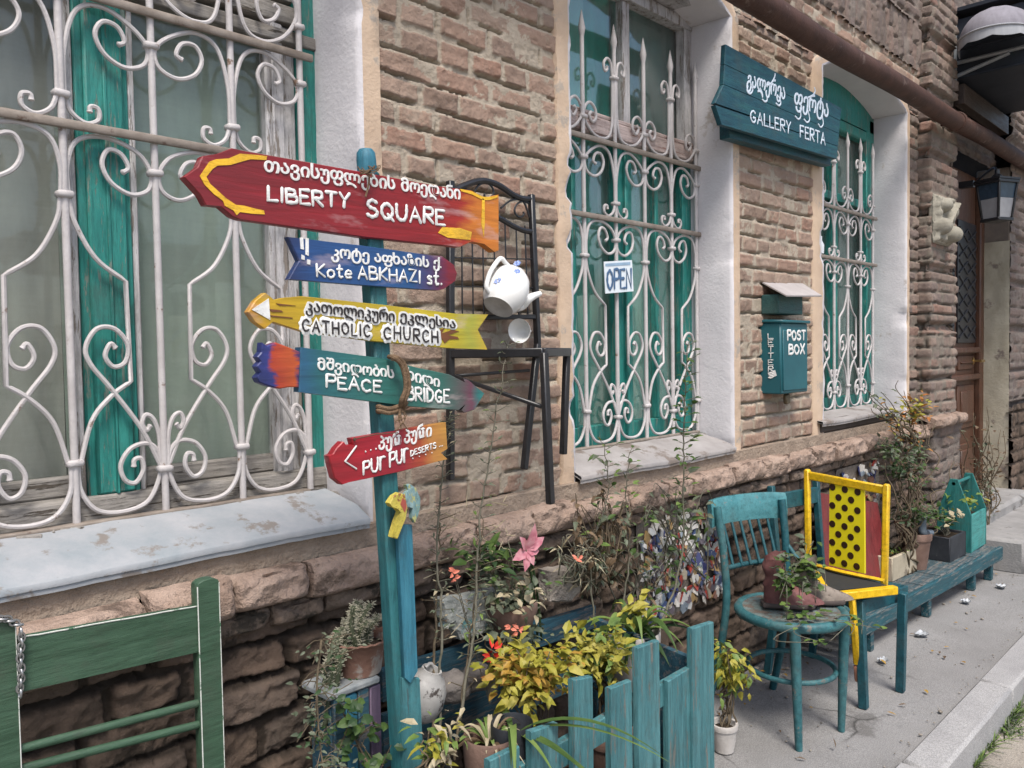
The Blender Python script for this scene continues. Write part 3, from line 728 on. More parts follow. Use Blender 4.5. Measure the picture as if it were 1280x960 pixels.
def crack(mat, scale, width, dark):
    nt = mat.node_tree; N, L = nt.nodes, nt.links; p = N['Principled BSDF']
    tc = N.new('ShaderNodeTexCoord'); nz = N.new('ShaderNodeTexNoise'); nz.inputs['Scale'].default_value = 5; nz.inputs['Detail'].default_value = 6; L.new(tc.outputs['Object'], nz.inputs['Vector'])
    ad = N.new('ShaderNodeVectorMath'); ad.operation = 'MULTIPLY_ADD'; ad.inputs[1].default_value = (.22, .22, .22); L.new(nz.outputs['Color'], ad.inputs[0]); L.new(tc.outputs['Object'], ad.inputs[2])
    v = N.new('ShaderNodeTexVoronoi'); v.feature = 'DISTANCE_TO_EDGE'; v.inputs['Scale'].default_value = scale; L.new(ad.outputs[0], v.inputs['Vector'])
    r = N.new('ShaderNodeValToRGB'); r.color_ramp.elements[0].position = 0; r.color_ramp.elements[0].color = (1, 1, 1, 1); r.color_ramp.elements[1].position = width; r.color_ramp.elements[1].color = (0, 0, 0, 1); L.new(v.outputs['Distance'], r.inputs[0])
    n2 = N.new('ShaderNodeTexNoise'); n2.inputs['Scale'].default_value = 1.3; L.new(tc.outputs['Object'], n2.inputs['Vector'])
    r2 = N.new('ShaderNodeValToRGB'); r2.color_ramp.elements[0].position = .5; r2.color_ramp.elements[1].position = .6; L.new(n2.outputs[0], r2.inputs[0])
    mu = N.new('ShaderNodeMath'); mu.operation = 'MULTIPLY'; L.new(r.outputs[0], mu.inputs[0]); L.new(r2.outputs[0], mu.inputs[1])
    mx = N.new('ShaderNodeMix'); mx.data_type = 'RGBA'; src = p.inputs['Base Color'].links[0].from_socket; L.new(mu.outputs[0], mx.inputs[0]); L.new(src, mx.inputs[6]); mx.inputs[7].default_value = (*dark, 1)
    # fine grit
    n3 = N.new('ShaderNodeTexNoise'); n3.inputs['Scale'].default_value = 260; n3.inputs['Detail'].default_value = 2; L.new(tc.outputs['Object'], n3.inputs['Vector'])
    r3 = N.new('ShaderNodeValToRGB'); r3.color_ramp.elements[0].position = .35; r3.color_ramp.elements[0].color = (.72, .72, .72, 1); r3.color_ramp.elements[1].position = .68; r3.color_ramp.elements[1].color = (1.2, 1.2, 1.2, 1); L.new(n3.outputs[0], r3.inputs[0])
    m2 = N.new('ShaderNodeMix'); m2.data_type = 'RGBA'; m2.blend_type = 'MULTIPLY'; m2.inputs[0].default_value = 1; L.new(mx.outputs[2], m2.inputs[6]); L.new(r3.outputs[0], m2.inputs[7]); L.new(m2.outputs[2], p.inputs['Base Color'])
crack(M_pave, 1.1, .012, (.06, .058, .055)); crack(M_kerb, 1.6, .010, (.09, .085, .08)); crack(M_road, 1.0, .02, (.09, .08, .07))
ground_sheet('pavement', 1.0, 2.0, 24, M_pave, 0, 1)
b = MB()
for xa, xb, y in [(-60, -3, -30), (-3, 14, -30), (14, 80, -30)]:
    b.add([(xa, -60, -.13), (xb, -60, -.13), (xb, .9, -.13), (xa, .9, -.13)], [(0, 1, 2, 3)])
o = b.build('ground', M_road, None, None); props(o, kind='structure')
ground_sheet('road', -2.5, .93, 60, M_road, -.115, 7)
x = -3.0
b = MB()
while x < 14:
    L = rnd.uniform(.85, 1.1); b.box((x+L/2, .945+rnd.uniform(-.006, .006), -.055+rnd.uniform(-.004, .004)), (L-.012, .135, .14), rotz(rnd.uniform(-.004, .004)), .012); x += L
o = b.build('kerb', M_kerb, None); props(o, kind='structure')

# doorsteps
b = MB(); st = at(1262, 715, 1.3)
M_step = m_rough('worn_stone_step', (.20, .195, .19), (.31, .30, .29), 5, .9, .6, .006, ((.13, .12, .11), 6, .58), 90, .2)
t = thing('door_step', 'grey stone step beside the end of the long bench', 'step', (6.6, 1.5, 0))
b = MB(); b.box((7.2, 1.52, .10), (2.3, .5, .24), rotz(.01), .025); b.build('lower_step', M_step, t)
b = MB(); b.box((7.1, 1.74, .20), (1.24, .34, .20), rotz(-.01), .025); b.build('upper_step', M_step, t)
# ================================================================ lettering
# hand-painted capitals as brush strokes; 'c' strokes are smoothed
GLY = {
 'A': (.55, ['l', (0, 0), (.27, 1), (.55, 0)], ['l', (.1, .36), (.45, .36)]),
 'B': (.5, ['l', (0, 0), (0, 1)], ['c', (0, 1), (.38, .95), (.40, .62), (0, .54)], ['c', (0, .54), (.47, .48), (.47, .06), (0, 0)]),
 'C': (.52, ['c', (.5, .84), (.3, 1), (.05, .78), (.02, .35), (.22, .02), (.5, .14)]),
 'D': (.52, ['l', (0, 0), (0, 1)], ['c', (0, 1), (.42, .85), (.5, .45), (.32, .08), (0, 0)]),
 'E': (.45, ['l', (.45, 1), (0, 1), (0, 0), (.47, 0)], ['l', (0, .52), (.36, .52)]),
 'F': (.45, ['l', (.45, 1), (0, 1), (0, 0)], ['l', (0, .52), (.36, .52)]),
 'G': (.55, ['c', (.5, .84), (.3, 1), (.05, .78), (.02, .35), (.22, .02), (.46, .1), (.52, .42)], ['l', (.52, .42), (.28, .42)]),
 'H': (.52, ['l', (0, 0), (0, 1)], ['l', (.52, 0), (.52, 1)], ['l', (0, .5), (.52, .5)]),
 'I': (.1, ['l', (.05, 1), (.05, 0)]),
 'K': (.5, ['l', (0, 0), (0, 1)], ['l', (.48, 1), (.03, .48), (.5, 0)]),
 'L': (.42, ['l', (0, 1), (0, 0), (.44, .02)]),
 'N': (.52, ['l', (0, 0), (0, 1), (.5, 0), (.5, 1)]),
 'O': (.56, ['c', (.28, 1), (.05, .8), (.02, .35), (.25, 0), (.52, .25), (.53, .7), (.28, 1)]),
 'P': (.46, ['l', (0, 0), (0, 1)], ['c', (0, 1), (.42, .97), (.46, .55), (0, .46)]),
 'Q': (.6, ['c', (.28, 1), (.05, .8), (.02, .35), (.25, 0), (.52, .25), (.53, .7), (.28, 1)], ['l', (.32, .3), (.6, -.08)]),
 'R': (.5, ['l', (0, 0), (0, 1)], ['c', (0, 1), (.43, .97), (.44, .56), (0, .5)], ['l', (.12, .5), (.5, 0)]),
 'S': (.5, ['c', (.47, .88), (.25, 1), (.04, .8), (.13, .58), (.40, .45), (.49, .2), (.25, 0), (0, .12)]),
 'T': (.55, ['l', (0, 1), (.56, 1)], ['l', (.28, 1), (.28, 0)]),
 'U': (.52, ['c', (0, 1), (.0, .4), (.12, .05), (.38, .04), (.5, .4), (.52, 1)]),
 'X': (.5, ['l', (0, 1), (.5, 0)], ['l', (.5, 1), (0, 0)]),
 'Y': (.52, ['l', (0, 1), (.26, .5), (.53, 1)], ['l', (.26, .5), (.23, 0)]),
 'Z': (.5, ['l', (0, 1), (.5, 1), (.02, 0), (.52, 0)]),
 'o': (.42, ['c', (.21, .6), (.02, .45), (.04, .1), (.24, 0), (.42, .2), (.38, .5), (.21, .6)]),
 't': (.36, ['c', (.16, .95), (.14, .3), (.2, .02), (.36, .06)], ['l', (0, .62), (.34, .64)]),
 'e': (.42, ['c', (.04, .32), (.38, .34), (.36, .55), (.18, .62), (.02, .36), (.1, .05), (.4, .08)]),
 's': (.36, ['c', (.34, .54), (.15, .6), (.06, .45), (.3, .28), (.3, .04), (.02, .06)]),
 'r': (.4, ['l', (0, 1), (0, 0)], ['c', (0, .7), (.15, .98), (.4, .94)]),
 '.': (.1, ['l', (.05, .0), (.06, .02)]), '<': (.5, ['l', (.5, 1), (0, .5), (.5, 0)]), '-': (.3, ['l', (0, .45), (.3, .45)]),
}
# Georgian letters come from Blender's own built-in typeface, thickened and rounded like brush strokes
_gc = {}
def geo(ch, off):
    k = (ch, round(off, 4))
    if k not in _gc:
        c = bpy.data.curves.new('letter', 'FONT'); c.body = ch; c.size = 1/.76; c.offset = off; c.extrude = .012; c.bevel_depth = .018; c.bevel_resolution = 1; c.resolution_u = 4
        o = bpy.data.objects.new('letter', c); me = bpy.data.meshes.new_from_object(o)
        V = np.array([v.co[:] for v in me.vertices]); F = [tuple(p.vertices) for p in me.polygons]
        V[:, 0] -= V[:, 0].min(); w_ = V[:, 0].max()
        bpy.data.meshes.remove(me); bpy.data.objects.remove(o); bpy.data.curves.remove(c)
        _gc[k] = (V, F, w_)
    return _gc[k]
def is_geo(ch): return 0x10D0 <= ord(ch) <= 0x10FF
def text(mb, txt, p0, p1, h, w, out=(0, -1, 0), jit=.05, m=0, space=.42, gap=.19, thick=.0016, h1=None, upv=(0, 0, 1), goff=None, slant=0.0, hull=0):
    """brush lettering from p0 along to p1 on a board whose face looks towards out"""
    p0 = np.array(p0, float); p1 = np.array(p1, float); d = p1-p0; L = np.linalg.norm(d); d /= L
    o = np.array(out, float); up = np.array(upv, float)
    tot = 0
    goff = .016 if goff is None else goff
    adv = lambda ch: space if ch == ' ' else ((geo(ch, 0.0)[2]+gap*.42) if is_geo(ch) else GLY[ch][0]+gap)
    for ch in txt: tot += adv(ch)
    tot -= gap; kx = L/(tot); x = 0
    for ch in txt:
        if ch == ' ': x += space; continue
        if is_geo(ch):
            V, Fc, w_ = geo(ch, goff); V = V-np.array([(w_-geo(ch, 0.0)[2])/2, 0, 0]); dy = rnd.uniform(-jit, jit)*h; ks = 1+rnd.uniform(-jit, jit); sl = slant+rnd.uniform(-1, 1)*jit
            hh = (h+(0 if h1 is None else (h1-h)*x/tot))*ks
            th = thick/.030
            if hull:      # a white daub a little larger than the letter
                a_ = np.linspace(0, 2*math.pi, 41)[:-1]; Q = [V[np.argmax(V[:, 0]*math.cos(t)+V[:, 1]*math.sin(t)), :2]+hull*(1+.10*math.sin(3*t+x*9))*np.array([math.cos(t), math.sin(t)]) for t in a_]
                mb.prism([p0+d*((x+q[0]+sl*q[1])*kx)+up*(q[1]*hh+dy)-o*.0004 for q in Q], o*(.0014+.0002*math.sin(x*40)), m); x += geo(ch, 0.0)[2]+gap*.42; continue
            mb.add(p0+np.outer((x+V[:, 0]+sl*V[:, 1])*kx, d)+np.outer(V[:, 1]*hh+dy, up)+np.outer(V[:, 2]*th+.0006, o), Fc, m)
            x += geo(ch, 0.0)[2]+gap*.42; continue
        g = GLY[ch]; dy = rnd.uniform(-jit, jit)*h; ks = 1+rnd.uniform(-jit, jit); sl = rnd.uniform(-.5, .5)*jit
        f = x/tot; hh = h+(0 if h1 is None else (h1-h)*f)
        for st in g[1:]:
            P = np.array(st[1:], float)
            if st[0] == 'c': P = smooth_line(P, 5)
            Q = np.array([p0+d*((x+a+sl*b)*kx)+up*(b*hh*ks+dy)+o*.0012 for a, b in P])
            wv = w*.5*np.array([1+.18*math.sin(i*1.7+x*5) for i in range(len(Q))])
            T = (Q[-1]-Q[-2]); T /= np.linalg.norm(T)+1e-9; T0 = Q[0]-Q[1]; T0 /= np.linalg.norm(T0)+1e-9
            Q = np.r_[[Q[0]+T0*w*.4], Q, [Q[-1]+T*w*.4]]; wv = np.r_[wv[0]*.45, wv, wv[-1]*.45]
            mb.tube(Q, wv, 8, m, flat=(o, thick/(w*.5)))
        x += g[0]+gap

# ================================================================ the signpost
M_post = m_paint('turquoise_post_paint', (.014, .085, .10), (.030, .145, .158), (40, 40, 3), (.07, .09, .08), .72, .5, .5)
M_post_blue = m_paint('bright_blue_paint', (.02, .115, .175), (.04, .175, .235), (40, 40, 3), (.08, .15, .2), .74, .5, .4)
M_white_paint = m_rough('white_lettering_paint', (.56, .56, .54), (.74, .74, .72), 45, .55, .4, .002, ((.34, .30, .29), 120, .60), 200, .3)
M_black_paint = m_plain('black_lettering_paint', (.025, .02, .02), .5, 0, .2, 90, .1)
M_wire = m_plain('rusty_wire', (.10, .065, .045), .7, .3, .3)
M_dkedge = m_plain('dark_board_back', (.06, .035, .03), .8)
def board_paint(name, stops, x0, x1, chip=(.12, .06, .05), wob=.25, chip_at=.74, bump=.5):
    """painted board: colours follow the board's length (world x between x0 and x1), brushed"""
    t = NT(name); s = t.N.new('ShaderNodeSeparateXYZ'); t.link(t.tc.outputs['Object'], s.inputs[0])
    g = t.noise(1, 7, .65, t.mapping((4, 40, 55)), .5)
    f = t.math('DIVIDE', t.math('SUBTRACT', s.outputs[0], x0), x1-x0)
    f = t.math('ADD', f, t.math('MULTIPLY', t.math('SUBTRACT', t.noise(1, 6, .65, t.mapping((9, 20, 30)), .6), .5), wob))
    c = t.ramp(f, stops)
    c = t.mix(t.ramp(g, [(.3, (.0,)*3), (.65, (.75,)*3)]), c, t.mix(1.0, c, (.48, .48, .48), 'MULTIPLY'))
    hi = t.ramp(t.noise(1, 5, .6, t.mapping((7, 20, 26))), [(.58, (0, 0, 0)), (.72, (.35, .35, .35))]); c = t.mix(hi, c, (.55, .42, .42))
    k = t.ramp(t.noise(1, 9, .75, t.mapping((8, 60, 90))), [(chip_at, (0, 0, 0)), (chip_at+.03, (1, 1, 1))]); c = t.mix(k, c, chip)
    t.color(c); t.rough(t.ramp(g, [(.3, (.38,)*3), (.7, (.58,)*3)])); t.bump(t.math('SUBTRACT', g, t.math('MULTIPLY', k, .5)), bump, .003)
    return t.mat
YS = 1.415          # the face of the boards
post_top = at(457, 186, 1.445); post_bot = at(518, 1110, 1.445); ax = (post_bot-post_top); ax /= np.linalg.norm(ax)
PB = np.array([post_bot[0], 1.445, 0.0])
sign = thing('signpost', 'leaning turquoise post carrying five hand-painted wooden arrow boards in front of the brick wall', 'signpost', (PB[0], 1.445, 0))
pt = lambda px, py, Y=YS: at(px, py, Y)
b = MB(); k1 = at(480, 505, 1.445)
b.bar(PB, post_top+ax*.05, .043, .038, (0, 1, 0), .004); b.build('post', M_post, sign)
b = MB(); R0 = np.array([np.cross([0, 1., 0], -ax), [0, 1, 0], -ax]).T
b.lathe([(.021, -.02), (.0215, .03), (.020, .046), (.014, .054), (0, .056)], post_top+ax*.055, 14, R0); b.build('post_cap', M_post_blue, sign)
b = MB(); q0, q1 = at(494, 655, 1.415), at(518, 845, 1.415)
P = [at(493, 655, 1.422), at(511, 655, 1.422), at(518, 838, 1.422), at(509, 853, 1.422), at(502, 846, 1.422)]; b.prism(P, (0, -.012, 0), 0, .002)
b.build('brace_slat', M_post_blue, sign)
b = MB(); P = [at(499, 846, 1.426), at(521, 846, 1.426), at(533, 1100, 1.426), at(506, 1100, 1.426)]; b.prism(P, (0, -.010, 0), 0, .002)
b.build('brace_slat', m_paint('light_turquoise_slat_paint', (.03, .125, .145), (.055, .18, .195), (40, 40, 3), (.08, .10, .10), .70, .5, .5), sign)

def board(outline, mat, t=.019, label=None, y=YS, tilt=None):
    P = [at(px, py, y) for px, py in outline]
    b = MB(); b.prism(P, (0, t, 0), 0, .0022)
    return b.build('arrow_board', mat, sign, 30, label)
def patch(parent, polys, mat, name='painted_mark', y=YS, d=.0014):
    b = MB()
    for P in polys: b.prism([at(px, py, y-d) for px, py in P], (0, d+.0008, 0))
    return b.build(name, mat, parent, 30)
def lettering(parent, items, mat, y=YS, name='lettering', jit=.05):
    b = MB()
    for it in items:
        txt, a, c, hpx, wpx = it[:5]
        Z = (at(*a, y)-CAM)@cF; Z1 = (at(*c, y)-CAM)@cF
        h = hpx[0]*Z/FPX; h1 = hpx[1]*Z1/FPX
        text(b, txt, at(*a, y), at(*c, y), h, wpx*Z/FPX, h1=h1, jit=jit, **(it[5] if len(it) > 5 else {}))
    return b.build(name, mat, parent, 50)
X_ = lambda px, y=YS: at(px, 300, y)[0]-PB[0]
# LIBERTY SQUARE
m1 = board_paint('dark_red_board_paint', [(.0, (.22, .012, .018)), (.72, (.27, .010, .012)), (.83, (.36, .022, .01)), (.90, (.58, .17, .015)), (1, (.60, .20, .02))], X_(230), X_(625))
s1 = board([(230, 221), (247, 209), (253, 195), (272, 192), (290, 185), (303, 188), (460, 216), (545, 232), (590, 238), (604, 246), (611, 247), (624, 243), (624, 313), (619, 315), (606, 305), (590, 302), (575, 309), (560, 307), (458, 297), (300, 274), (290, 270), (276, 258), (257, 256), (250, 243)], m1, .022, 'dark red arrow board with yellow chevron and orange end')
m_y = m_paint('yellow_brush_paint', (.62, .33, .015), (.75, .45, .03), (10, 40, 40), (.4, .15, .02), .72, .5, .3)
patch(s1, [[(250, 220), (262, 202), (270, 199), (286, 198), (300, 192), (314, 193), (334, 195), (333, 200), (313, 199), (302, 202), (289, 206), (272, 207), (266, 211), (258, 221), (263, 230), (272, 238), (283, 248), (295, 256), (305, 257), (316, 260), (330, 263), (331, 268), (315, 267), (300, 265), (296, 269), (292, 263), (281, 257), (279, 251), (268, 243), (256, 231)],
           [(603, 247), (606, 250), (606, 280), (605, 296), (602, 280)], [(575, 236), (590, 239), (604, 246), (614, 246), (622, 244), (622, 247), (612, 250), (604, 250), (590, 243), (577, 239)], [(553, 284), (575, 285), (590, 290), (588, 300), (560, 297), (548, 291)]], m_y)
lettering(s1, [('თავისუფლების მოედანი', (330, 213), (574, 249), (18, 15.5), 3.9, dict(space=.5)), ('LIBERTY', (335, 251), (436, 260), (17, 18), 4.6), ('SQUARE', (459, 271), (555, 281), (20, 18), 4.6)], M_white_paint)
# Kote Abkhazi st.
m2 = board_paint('blue_board_paint', [(.0, (.02, .035, .12)), (.12, (.018, .07, .22)), (.70, (.02, .09, .25)), (.85, (.10, .03, .09)), (.93, (.22, .015, .03)), (1, (.2, .02, .03))], X_(361), X_(572), (.02, .025, .05), .15, .68)
s2 = board([(360, 296), (455, 307), (540, 319), (553, 320), (568, 331), (572, 342), (570, 351), (556, 361), (548, 363), (470, 358), (361, 349), (374, 326)], m2, .018, 'blue board with a notched tail and dark red tip')
patch(s2, [[(375, 297), (379, 297), (380, 312), (376, 311)], [(382, 297), (386, 298), (386, 320), (382, 318)], [(377, 318), (381, 320), (381, 325), (377, 324)], [(384, 324), (388, 325), (388, 331), (384, 330)]], M_white_paint)
lettering(s2, [('კოტე აფხაზის ქ.', (414, 322), (551, 335), (15, 13), 3.0), ('Kote', (396, 345), (439, 348), (16, 15), 3.0), ('ABKHAZI', (448, 348), (525, 353), (15, 14), 3.2), ('st.', (534, 355), (552, 356), (16, 15), 3.2)], M_white_paint)
# Catholic church
m3 = board_paint('yellow_board_paint', [(.0, (.50, .24, .02)), (.06, (.52, .32, .015)), (.2, (.50, .34, .015)), (.6, (.55, .42, .03)), (.8, (.50, .40, .02)), (.9, (.38, .38, .05)), (1, (.55, .36, .03))], X_(310), X_(611), (.10, .05, .02), .12, .66)
s3 = board([(310, 390), (319, 376), (331, 366), (342, 375), (355, 372), (378, 370), (480, 381), (570, 392), (611, 393), (598, 412), (610, 437), (560, 435), (470, 427), (378, 414), (340, 402), (330, 411), (318, 402)], m3, .018, 'yellow board with a white triangle and forked tail')
def blob(pts, grow, n=46, seed=0):
    pts = np.array(pts, float); c = pts.mean(0); out = []
    for i in range(n):
        a = 2*math.pi*i/n; d = np.array([math.cos(a), math.sin(a)])
        out.append(tuple(pts[np.argmax(pts@d)]+d*grow*(1+.22*math.sin(a*11+seed)+.12*math.sin(a*17+1))))
    return out
patch(s3, [[(315, 387), (336, 373), (338, 400)]], M_white_paint)
ITEMS = [('კათოლიკური', (382, 389), (492, 401), (15, 14), 2.3), ('ეკლესია', (500, 401), (568, 410), (13, 12), 2.3), ('CATHOLIC', (378, 413), (462, 421), (14, 14), 2.6, dict(gap=.3)), ('CHURCH', (480, 423), (547, 428), (15, 14), 2.6, dict(gap=.3))]
state = rnd.getstate()
lettering(s3, [(*it[:4], 11.0, dict(it[5] if len(it) > 5 else {}, hull=.16 if i < 2 else 0)) for i, it in enumerate(ITEMS)], M_white_paint, YS, 'white_halo')
rnd.setstate(state)
lettering(s3, [(*it[:4], it[4], dict(it[5] if len(it) > 5 else {}, goff=-.008 if i < 2 else None)) for i, it in enumerate(ITEMS)], M_black_paint, YS-.0022)
patch(s3, [[(549, 413), (556, 410), (552, 417), (566, 412), (574, 414), (560, 419), (572, 421), (574, 424), (562, 424), (556, 429), (553, 424), (549, 421)], [(336, 386), (352, 388), (354, 390), (340, 390)], [(338, 394), (366, 397), (366, 398), (340, 396)], [(345, 379), (370, 382), (350, 382)]], m_plain('dark_brown_brush_paint', (.14, .05, .015), .6))
# Peace bridge
YP = 1.41
m4 = board_paint('green_board_paint', [(.0, (.025, .11, .20)), (.08, (.022, .13, .15)), (.3, (.03, .155, .135)), (.7, (.035, .145, .115)), (.84, (.10, .09, .09)), (.9, (.15, .05, .08)), (.95, (.03, .17, .16)), (1, (.05, .25, .24))], X_(375), X_(606), (.02, .05, .06), .10, .72)
s4 = board([(376, 434), (480, 448), (520, 459), (562, 468), (582, 478), (580, 473), (586, 475), (606, 492), (594, 512), (581, 516), (578, 513), (583, 505), (574, 513), (510, 508), (374, 490)], m4, .024, 'green board with a blue tail and teal arrow tip')
m4b = board_paint('blue_red_tail_paint', [(.0, (.02, .03, .14)), (.22, (.03, .04, .2)), (.34, (.42, .05, .02)), (.75, (.50, .09, .02)), (.88, (.06, .03, .12)), (1, (.02, .03, .14))], X_(322), X_(378), (.03, .03, .1), .9, .7)
s4b = board([(328, 428), (334, 432), (345, 428), (356, 432), (366, 436), (376, 440), (374, 484), (362, 484), (350, 486), (334, 482), (324, 478), (321, 472), (326, 466), (321, 458), (326, 452), (322, 446), (327, 440)], m4b, .022, 'blue and red feathered tail piece')
lettering(s4, [('მშვიდობის', (397, 461), (491, 472), (15, 14), 3.2), ('ხიდი', (509, 475), (548, 483), (15, 14), 3.0), ('PEACE', (408, 484), (476, 491), (15, 14), 3.6), ('BRIDGE', (509, 500), (561, 503), (16, 15), 3.4)], M_white_paint)
# rope tied round board and post
M_rope = m_rough('brown_twisted_rope', (.10, .065, .04), (.20, .135, .085), 60, .95, .8, .004, None, 220, .1)
b = MB()
for dx, k in ((0, 0), (4, 1)):
    P = [at(486+dx, 446, 1.41), at(492+dx, 447, 1.392), at(501+dx, 455, 1.388), at(506+dx, 470, 1.387), at(507+dx, 486, 1.387), at(502+dx, 500, 1.390), at(499+dx, 510, 1.41), at(488, 513, 1.445)]
    b.tube(smooth_line(P, 6), .0052, 8)
for yy, dy in ((508, 0), (513, .01)):
    P = [at(474, yy+2, 1.43), at(473, yy, 1.413), at(487, yy+3, 1.405), at(503, yy-2, 1.408), at(510, yy-6, 1.435), at(500, yy-3, 1.475), at(480, yy, 1.475)]
    b.tube(smooth_line(P, 6, True), .005, 8, closed=True)
for k in range(7):
    P = [at(500, 510, 1.40), at(500+rnd.uniform(-4, 8), 522+rnd.uniform(-4, 4), 1.395), at(500+rnd.uniform(-8, 18), 535+rnd.uniform(-10, 6), 1.39)]; b.tube(smooth_line(P, 4), .0014, 5)
b.build('rope_tie', M_rope, sign)
b = MB()
for k in range(9):
    a0 = rnd.uniform(0, 6.28); P = [at(450+rnd.uniform(-4, 8), 212+rnd.uniform(-5, 6), 1.405), at(457+rnd.uniform(-8, 10), 216+rnd.uniform(-6, 6), 1.395), at(464+rnd.uniform(-10, 12), 212+rnd.uniform(-6, 8), 1.405), at(462, 210, 1.47), at(450, 212, 1.47)]
    b.tube(smooth_line(P, 5), .0011, 5)
P = [at(462, 212, 1.40), at(461, 230, 1.405), at(457, 246, 1.404)]; b.tube(smooth_line(P, 5), .0022, 5)
b.build('wire_tie', M_rope, sign)
# PUR PUR
m5 = board_paint('crimson_board_paint', [(.0, (.30, .012, .02)), (.2, (.36, .012, .025)), (.55, (.30, .015, .03)), (.72, (.34, .06, .025)), (.82, (.46, .20, .05)), (1, (.50, .26, .05))], X_(411), X_(560), (.5, .2, .2), .2, .70)
s5 = board([(411, 570), (416, 568), (421, 560), (429, 552), (432, 557), (442, 556), (440, 548), (500, 538), (558, 528), (560, 561), (552, 566), (560, 574), (548, 577), (500, 590), (437, 603), (428, 606), (418, 598)], m5, .022, 'crimson board with a white arrow and bare orange end')
lettering(s5, [('...', (456, 565), (470, 561), (10, 10), 2.4, dict(gap=.5)), ('პურ', (473, 562), (500, 555), (17, 16), 3.0), ('პური', (505, 554), (538, 544), (17, 14), 2.8), ('PUr', (454, 593), (481, 586), (16, 16), 3.0), ('PUr', (487, 583), (510, 576), (17, 16), 3.0), ('DESERTS ...', (513, 570), (553, 557), (7, 7), 1.5), ('....', (515, 573), (540, 566), (8, 8), 1.8, dict(gap=.6)), ('<', (431, 591), (445, 586), (29, 28), 2.6)], M_white_paint)
b = MB(); b.tube([at(443, 549, 1.41), at(470, 543, 1.408), at(497, 541, 1.41)], .0012, 5); b.lathe([(.004, 0), (.003, .004)], at(443, 549, 1.412), 8, rotx(math.pi/2)); b.build('wire', M_wire, sign)
# the small carved bird arrow further down
def small(outline, y, t, mats):
    b = MB(); b.prism([at(px, py, y) for px, py in outline], (0, t, 0), 0, .002); return b
b = small([(487, 629), (493, 620), (500, 616), (509, 620), (510, 634), (508, 648), (502, 662), (497, 674), (491, 672), (496, 655), (502, 640), (497, 635), (490, 633)], 1.395, .018, None)
b.build('carved_arrow', m_paint('yellow_arrow_paint', (.42, .33, .04), (.55, .47, .09), (20, 20, 20), (.25, .10, .04), .64, .55, .5), sign)
b = MB(); b.prism([at(*p, 1.392) for p in [(507, 618), (510, 612), (508, 606), (513, 605), (520, 610), (526, 622), (526, 634), (523, 645), (519, 654), (515, 648), (516, 636), (510, 634)]], (.0, .012, 0), 0, .002)
b.build('carved_wing', m_paint('green_white_wing_paint', (.03, .13, .11), (.22, .33, .34), (30, 30, 12), (.42, .42, .16), .60, .55, .5), sign)
b = small([(503, 622), (508, 625), (509, 634), (506, 641), (503, 636), (500, 630)], 1.3945, .002, None); b.build('painted_mark', m_plain('dull_red_paint', (.32, .07, .05), .6), sign)
# ================================================================ things on the wall
M_turq = m_paint('turquoise_board_paint', (.006, .036, .056), (.012, .068, .09), (5, 40, 40), (.015, .035, .045), .70, .5, .6, (.022, .105, .11))
M_letter = m_plain('pale_blue_lettering', (.55, .62, .70), .5, 0, .08, 90, .1)
YB = 1.735
gs_c = at(975, 130, YB)
gsign = thing('gallery_sign', 'turquoise plank sign with pale lettering on the wall between two barred windows', 'sign', tuple(gs_c))
ol = [(907, 55), (1052, 135), (1046, 199), (902, 156), (894, 130)]
P = [at(px, py, YB) for px, py in ol]
b = MB()
e = lambda t, a, c: a*(1-t)+c*t
TLp, TRp, BRp, BLp, KK = P
for i in range(4):
    t0, t1 = i/4+.004, (i+1)/4-.004
    if i == 3: LL = [e(t1, TLp, BLp), KK]
    a0, a1 = e(t0, TLp, BLp), e(t1, TLp, BLp); c0, c1 = e(t0, TRp, BRp), e(t1, TRp, BRp)
    if i < 2: q = [a0, c0, c1, a1]
    elif i == 2: kq = KK; q = [a0, c0, c1, KK+np.array([0, 0, .004])]
    else: q = [KK-np.array([0, 0, .004]), c0, c1, a1]
    b.prism(q, (0, .022, 0), 0, .002)
b.build('board', M_turq, gsign)
b = MB(); q0, q1 = at(905, 166, 1.79), at(1040, 190, 1.79)
b.bar((q0[0]+.02, 1.80, q0[2]+.02), (q1[0]-.05, 1.80, q0[2]+.06), .08, .05, (0, 1, 0)); b.bar((q0[0]+.1, 1.80, q0[2]+.24), (q1[0]-.05, 1.80, q0[2]+.26), .08, .05, (0, 1, 0)); b.build('batten', M_turq, gsign)
b = MB()
def sg_text(txt, a, c, hpx, wpx, **k):
    Z = (at(*a, YB)-CAM)@cF; Z1 = (at(*c, YB)-CAM)@cF
    text(b, txt, at(*a, YB), at(*c, YB), hpx[0]*Z/FPX, wpx*Z/FPX, h1=hpx[1]*Z1/FPX, **k)
sg_text('გალერეა', (933, 107), (980, 124), (20, 20), 2, goff=.004, slant=.18, jit=.03)
sg_text('ფერტა', (992, 131), (1034, 146), (22, 23), 2, goff=.004, slant=.18, jit=.03)
for seg in [[(958, 107), (964, 104), (968, 97), (969, 92)], [(1010, 122), (1016, 119), (1019, 114), (1018, 109)], [(935, 107), (934, 114), (938, 117), (941, 112), (938, 106)], [(950, 110), (953, 117), (953, 122)], [(958, 117), (959, 125), (956, 127), (953, 124)], [(973, 120), (976, 128), (974, 132), (970, 129)], [(1000, 134), (1001, 145), (998, 149), (994, 145)], [(1010, 138), (1012, 149), (1009, 153), (1005, 149)], [(1028, 146), (1029, 155), (1026, 159), (1023, 155)]]:
    b.tube(smooth_line([at(*p, YB-.0012) for p in seg], 5), .0045, 8, flat=((0, -1, 0), .35))
sg_text('GALLERY', (938, 152), (988, 167), (14, 14), 2.6, jit=.0, space=.4); sg_text('FERTA', (1000, 171), (1031, 181), (14, 14), 2.6, jit=0)
